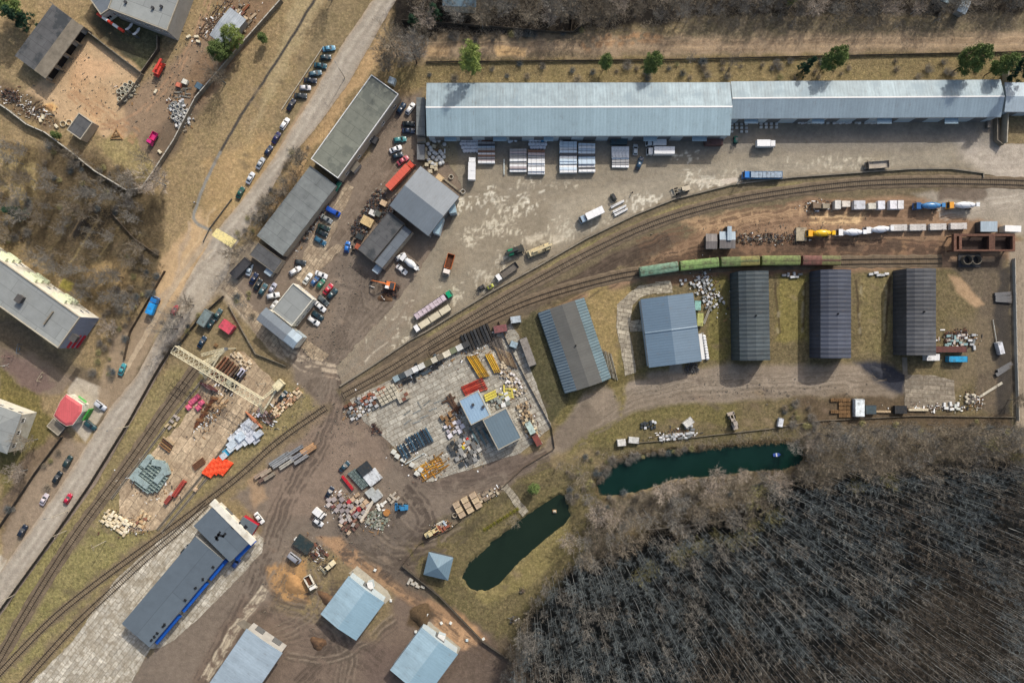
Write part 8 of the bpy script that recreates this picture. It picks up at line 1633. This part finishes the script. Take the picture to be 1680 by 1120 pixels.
for i in range(11): tree('u5',795+i*5.4,868-i*3.4,'yellow-green shrub in the hedge row above the lower pond','hedge row above the lower pond',.6,name='shrub',cat='shrub')

def inpoly(x,y,poly):
    c=False; n=len(poly)
    for i in range(n):
        p,q=poly[i],poly[(i+1)%n]
        if (p[1]>y)!=(q[1]>y) and x<(q[0]-p[0])*(y-p[1])/(q[1]-p[1])+p[0]: c=not c
    return c
def scatter(poly,n,dist,seed):
    rr=random.Random(seed); xs=[p[0] for p in poly]; ys=[p[1] for p in poly]; out=[]; grid={}
    for _ in range(n*30):
        x,y=rr.uniform(min(xs),max(xs)),rr.uniform(min(ys),max(ys))
        if not inpoly(x,y,poly): continue
        g=(int(x/dist),int(y/dist))
        if any(math.dist((x,y),q)<dist for a in (-1,0,1) for b in (-1,0,1) for q in grid.get((g[0]+a,g[1]+b),())): continue
        if n==1300 and vnoise(np.array([x/34.]),np.array([y/34.]))[0]<.24 and rr.random()<.8: continue
        grid.setdefault(g,[]).append((x,y)); out.append((x,y))
        if len(out)>=n: break
    return out
WOOD=[(830,1110),(858,1020),(905,945),(935,925),(1010,900),(1100,868),(1215,848),(1280,800),(1400,772),(1700,760),(1740,1160),(830,1160)]
ws=scatter(WOOD,1300,12.5,1)
ws.sort(key=lambda p:p[1]-abs(p[0]-1200)*.05)
near=sorted(ws,key=lambda p:math.dist(p,(1000,900)))
ind=set(near[:225])
for p in scatter([(820,1120),(846,1020),(890,950),(940,905),(1010,880),(1010,905),(935,930),(905,950),(862,1025),(850,1120)],42,9,51): tree(tr_.choice(['s0','t0','f2','s2','t1']),p[0],p[1],'thin bare tree on the ragged left edge of the dark wood','bare trees on the left edge of the wood',tr_.uniform(.5,.95),name='edge_tree')
for p in ws:
    if p in ind: tree('f%d'%tr_.randrange(6),p[0],p[1],'bare grey tree standing in the dense dark wood','bare trees of the dense dark wood',tr_.uniform(.75,1.1))
# upper band and top strip
B1=[(940,860),(1000,850),(1090,815),(1200,800),(1290,780),(1330,700),(1500,695),(1680,700),(1680,760),(1400,770),(1280,800),(1215,845),(1100,866),(960,905)]
for p in scatter(B1,150,13,4): tree(tr_.choice(['t0','t1','f1','t2','s2']),p[0],p[1],'thin bare tree on the brown strip between the upper pond and the wood','bare trees between the pond and the wood',tr_.uniform(.7,1.05),name='birch_tree')
for p in scatter([(0,240),(120,240),(230,320),(275,420),(240,500),(170,500),(60,420),(0,420)],74,12,31): tree(tr_.choice(['b0','b1','s0','s2','t1']),p[0],p[1],'bare brown tree in the scrub around the garden plots','bare trees around the garden plots',tr_.uniform(.4,.8),name='garden_tree')
for p in scatter([(650,62),(700,60),(700,100),(660,130),(625,110),(640,90)],7,14,32): tree(tr_.choice(['b0','b2','t1']),p[0],p[1],'bare tree in the clump at the left end of the dirt track','bare trees at the left end of the dirt track',tr_.uniform(.6,.9),name='clump_tree')
for p in scatter([(395,415),(440,350),(510,250),(520,255),(470,330),(425,385),(410,410)],16,11,33): tree(tr_.choice(['s0','s1','s2','t0']),p[0],p[1],'slim bare tree in the strip between the road and the row','slim bare trees along the roadside row',tr_.uniform(.6,1.),name='verge_tree')
for x,y in ((1210,868),(1190,880),(1168,870),(1140,885),(1225,850),(1115,890),(1060,918),(1045,935),(1250,835),(1230,800),(1222,815),(1390,790),(1440,780),(1650,745),(1670,790),(1600,720),(1100,900)): tree('y%d'%tr_.randrange(3),x,y,'yellow-green willow at the near edge of the dark wood','willows at the edge of the wood',tr_.uniform(.7,1.05),name='willow_tree')
B2=[(650,-20),(1700,-20),(1700,18),(1400,36),(1200,24),(1060,38),(960,44),(900,40),(860,30),(700,20)]
for p in scatter(B2,120,17,6): tree(tr_.choice(['b0','b1','b2','s0','b3','w0']),p[0],p[1],'bare tree in the hedge wood along the top edge','bare trees along the top edge',tr_.uniform(.45,.8),name='wayside_tree')
for p in scatter([(1120,34),(1700,26),(1700,56),(1120,56)],26,20,9): tree(tr_.choice(['s0','s1','s2']),p[0],p[1],'small bare sapling on the verge above the dirt track','saplings above the dirt track',tr_.uniform(.4,.8),name='sapling')
for poly,n,seed,l,g in (([(60,280),(200,270),(240,320),(190,350),(60,340)],26,2,'bare bush above the garden plots','bushes above the garden plots'),([(210,400),(270,415),(250,500),(190,540),(170,520)],22,3,'bare bush right of the garden plots','bushes right of the garden plots'),
 ([(150,575),(215,520),(200,600),(180,640),(140,600)],16,5,'bare bush between the apartment block and the road','bushes by the apartment block'),([(0,300),(50,300),(60,420),(0,400)],12,6,'bare bush at the left edge beside the spruce','bushes at the left edge'),
 ([(700,60),(960,50),(940,62),(700,72)],14,7,'bare bush above the dirt track','bushes above the dirt track'),([(960,780),(1080,815),(1240,780),(1330,765),(1330,790),(1100,850),(960,860)],40,8,'bare bush on the bank below the upper pond','bushes below the upper pond'),
 ([(700,108),(1690,98),(1690,128),(700,134)],60,10,'low dry bush on the grass between the track and the sheds','low bushes above the sheds'),([(1290,680),(1660,690),(1680,740),(1320,740)],34,11,'bare bush in the brown strip above the wood','bushes in the brown strip'),
 ([(975,770),(1000,752),(1060,742),(1160,730),(1160,734),(1060,748),(1000,766),(980,800)],26,41,'low brush clump on the upper bank of the upper pond','brush on the upper pond bank'),([(930,750),(990,740),(970,800),(930,830)],12,12,'bare bush at the left tip of the upper pond','bushes left of the upper pond'),([(320,520),(340,500),(290,575),(270,580)],8,13,'dark bush at the road edge by the crane','bushes at the road edge by the crane'),
 ([(380,395),(480,250),(500,230),(515,235),(430,375),(400,415)],22,14,'bare bush between the road and the roadside row','bushes along the roadside row'),([(380,490),(420,470),(420,520),(400,540)],6,15,'bare bush on the verge beside the grey gable wing','bushes beside the gable wing'),
 ([(1285,655),(1340,655),(1340,700),(1285,700)],12,16,'dark bare bush on the track edge above the upper pond','dark bushes above the pond end'),([(10,830),(60,770),(110,720),(90,790),(30,860)],6,17,'low bush beside the verge fence','bushes beside the verge fence'),([(60,220),(120,260),(200,320),(60,290)],12,18,'low bush under the diagonal fence','bushes under the diagonal fence')):
    for p in scatter(poly,n,7,seed): tree('u%d'%tr_.choice([0,1,2,3,4]),p[0],p[1],l,g,tr_.uniform(.5,1.05),name='bush',cat='bush')
# the rest of the wood and the ground cover, nobody could count them
def stuff_slivers(name,V,F,m,label,cat):
    me=bpy.data.meshes.new(name); V=np.asarray(V,'f'); n=len(V)//3; me.vertices.add(n*3); me.vertices.foreach_set('co',V.ravel()); me.loops.add(n*3); me.loops.foreach_set('vertex_index',np.arange(n*3,dtype='i')); me.polygons.add(n); me.polygons.foreach_set('loop_start',np.arange(0,n*3,3,dtype='i')); me.update(); me.materials.append(m)
    o=bpy.data.objects.new(name,me); col.objects.link(o); return tag(o,label,cat,kind='stuff')
def tree_tris(seed):
    T,K=bare(seed,18.,2.4,.46,13,5,4,.105,up=.9,twl=1.2,tw=.06,sides=3); res=[]
    for mb in (T,K):
        out=[]
        for f in mb.f:
            for a in range(1,len(f)-1): out+=[mb.v[f[0]],mb.v[f[a]],mb.v[f[a+1]]]
        res.append(np.array([tuple(p) for p in out]).reshape(-1,3))
    return res
PRS=[tree_tris(900+i) for i in range(6)]; acc=[[],[],[],[]]; rn=np.random.RandomState(3)
for p in ws:
    if p in ind: continue
    a=rn.rand()*6.28; s=rn.uniform(.75,1.1); TT,A=PRS[rn.randint(6)]; q=[s,s,s*rn.uniform(.9,1.1)]; TT=TT*q; A=A*q; g=G(*p); c,sn=math.cos(a),math.sin(a)
    zz_=float(fbm(np.array([p[0]]),np.array([p[1]]),90,3,8.)[0])+(.16 if p[1]>940 and p[0]>1250 else 0)
    acc[3].append(np.stack([TT[:,0]*c-TT[:,1]*sn+g.x,TT[:,0]*sn+TT[:,1]*c+g.y,TT[:,2]-.05],1))
    acc[2 if zz_>.58 else rn.randint(2)].append(np.stack([A[:,0]*c-A[:,1]*sn+g.x,A[:,0]*sn+A[:,1]*c+g.y,A[:,2]-.05],1))
for k in (0,1,2,3): stuff_slivers('woodland',np.concatenate(acc[k]),None,(twd,twg,twx,barkp)[k],('dense bare wood filling the lower right corner','greyer trees mixed through the dense bare wood','browner trees in the lower right of the dense bare wood','pale leaning trunks standing throughout the dense bare wood')[k],'wood')
def cover(name,poly,n,ln,w,up,m,label,cat,seed):
    r=np.random.RandomState(seed); xs=[p[0] for p in poly]; ys=[p[1] for p in poly]; X=r.uniform(min(xs),max(xs),n*2); Y=r.uniform(min(ys),max(ys),n*2); k=(sdf(X,Y,poly)<0)&(sdf(X,Y,POND1)>(-1 if seed==16 else 4))&(sdf(X,Y,POND2)>0)&(fbm(X,Y,18,4,seed)>.45); X=X[k][:n];Y=Y[k][:n]; n=len(X)
    a=r.uniform(0,6.28,n); L=r.uniform(.4,1.,n)*ln; u=r.uniform(.2,1,n)*up; B=np.stack([(X-CX)*S,(CY-Y)*S,np.full(n,-.15)],1); T_=B+np.stack([np.cos(a)*L,np.sin(a)*L,u+.2],1); s=np.stack([-np.sin(a),np.cos(a),np.zeros(n)],1)*w/2
    return stuff_slivers(name,np.stack([B-s,B+s,T_],1).reshape(-1,3),None,m,label,cat)
straw=veg('straw',C(186,168,124)); dry=veg('dry_stems',C(128,112,84)); reed=veg('reeds',C(170,158,122))
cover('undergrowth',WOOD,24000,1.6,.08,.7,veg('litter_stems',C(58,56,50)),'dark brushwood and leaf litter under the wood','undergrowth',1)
cover('undergrowth',[(930,750),(1010,740),(1320,690),(1680,690),(1680,765),(1400,775),(1280,800),(1215,850),(960,910),(930,900)],26000,1.4,.08,.9,twb,'brown brush on the strip around the upper pond','undergrowth',2)
cover('dry_grass',[(640,96),(1690,84),(1690,134),(690,140)],16000,.9,.08,.5,straw,'tall straw grass above the long sheds','grass',3)
cover('undergrowth',[(0,230),(200,270),(270,330),(270,440),(200,540),(60,420),(0,400)],40000,1.2,.08,.8,dry,'dry weeds over the garden plots','undergrowth',4)
cover('undergrowth',[(640,-40),(1700,-40),(1700,50),(1100,50),(960,56),(700,60)],24000,1.4,.09,.9,twb,'brown brush under the trees at the top edge','undergrowth',5)
cover('undergrowth',[(p[0]+(5 if p[0]>1150 else -5),p[1]+(9 if p[1]>762 else -8)) for p in POND1],15000,1.2,.08,.8,dry,'dry brush along the banks of the upper pond','undergrowth',16)
cover('reeds',[(875,865),(930,850),(900,890),(850,925),(800,970),(770,972),(756,950),(770,920),(820,882),(822,890),(780,928),(764,950),(790,965),(850,926)],5000,.7,.07,.8,reed,'pale reeds around the lower pond','reeds',6)
cover('undergrowth',[(330,490),(500,230),(640,100),(650,120),(520,250),(400,420),(340,510)],9000,1.1,.08,.7,dry,'dry weeds between the road and the roadside row','undergrowth',7)
cover('dry_grass',[(380,-20),(600,-20),(440,260),(320,400),(250,480),(330,300)],14000,.6,.06,.3,straw,'straw grass on the slope left of the upper road','grass',8)
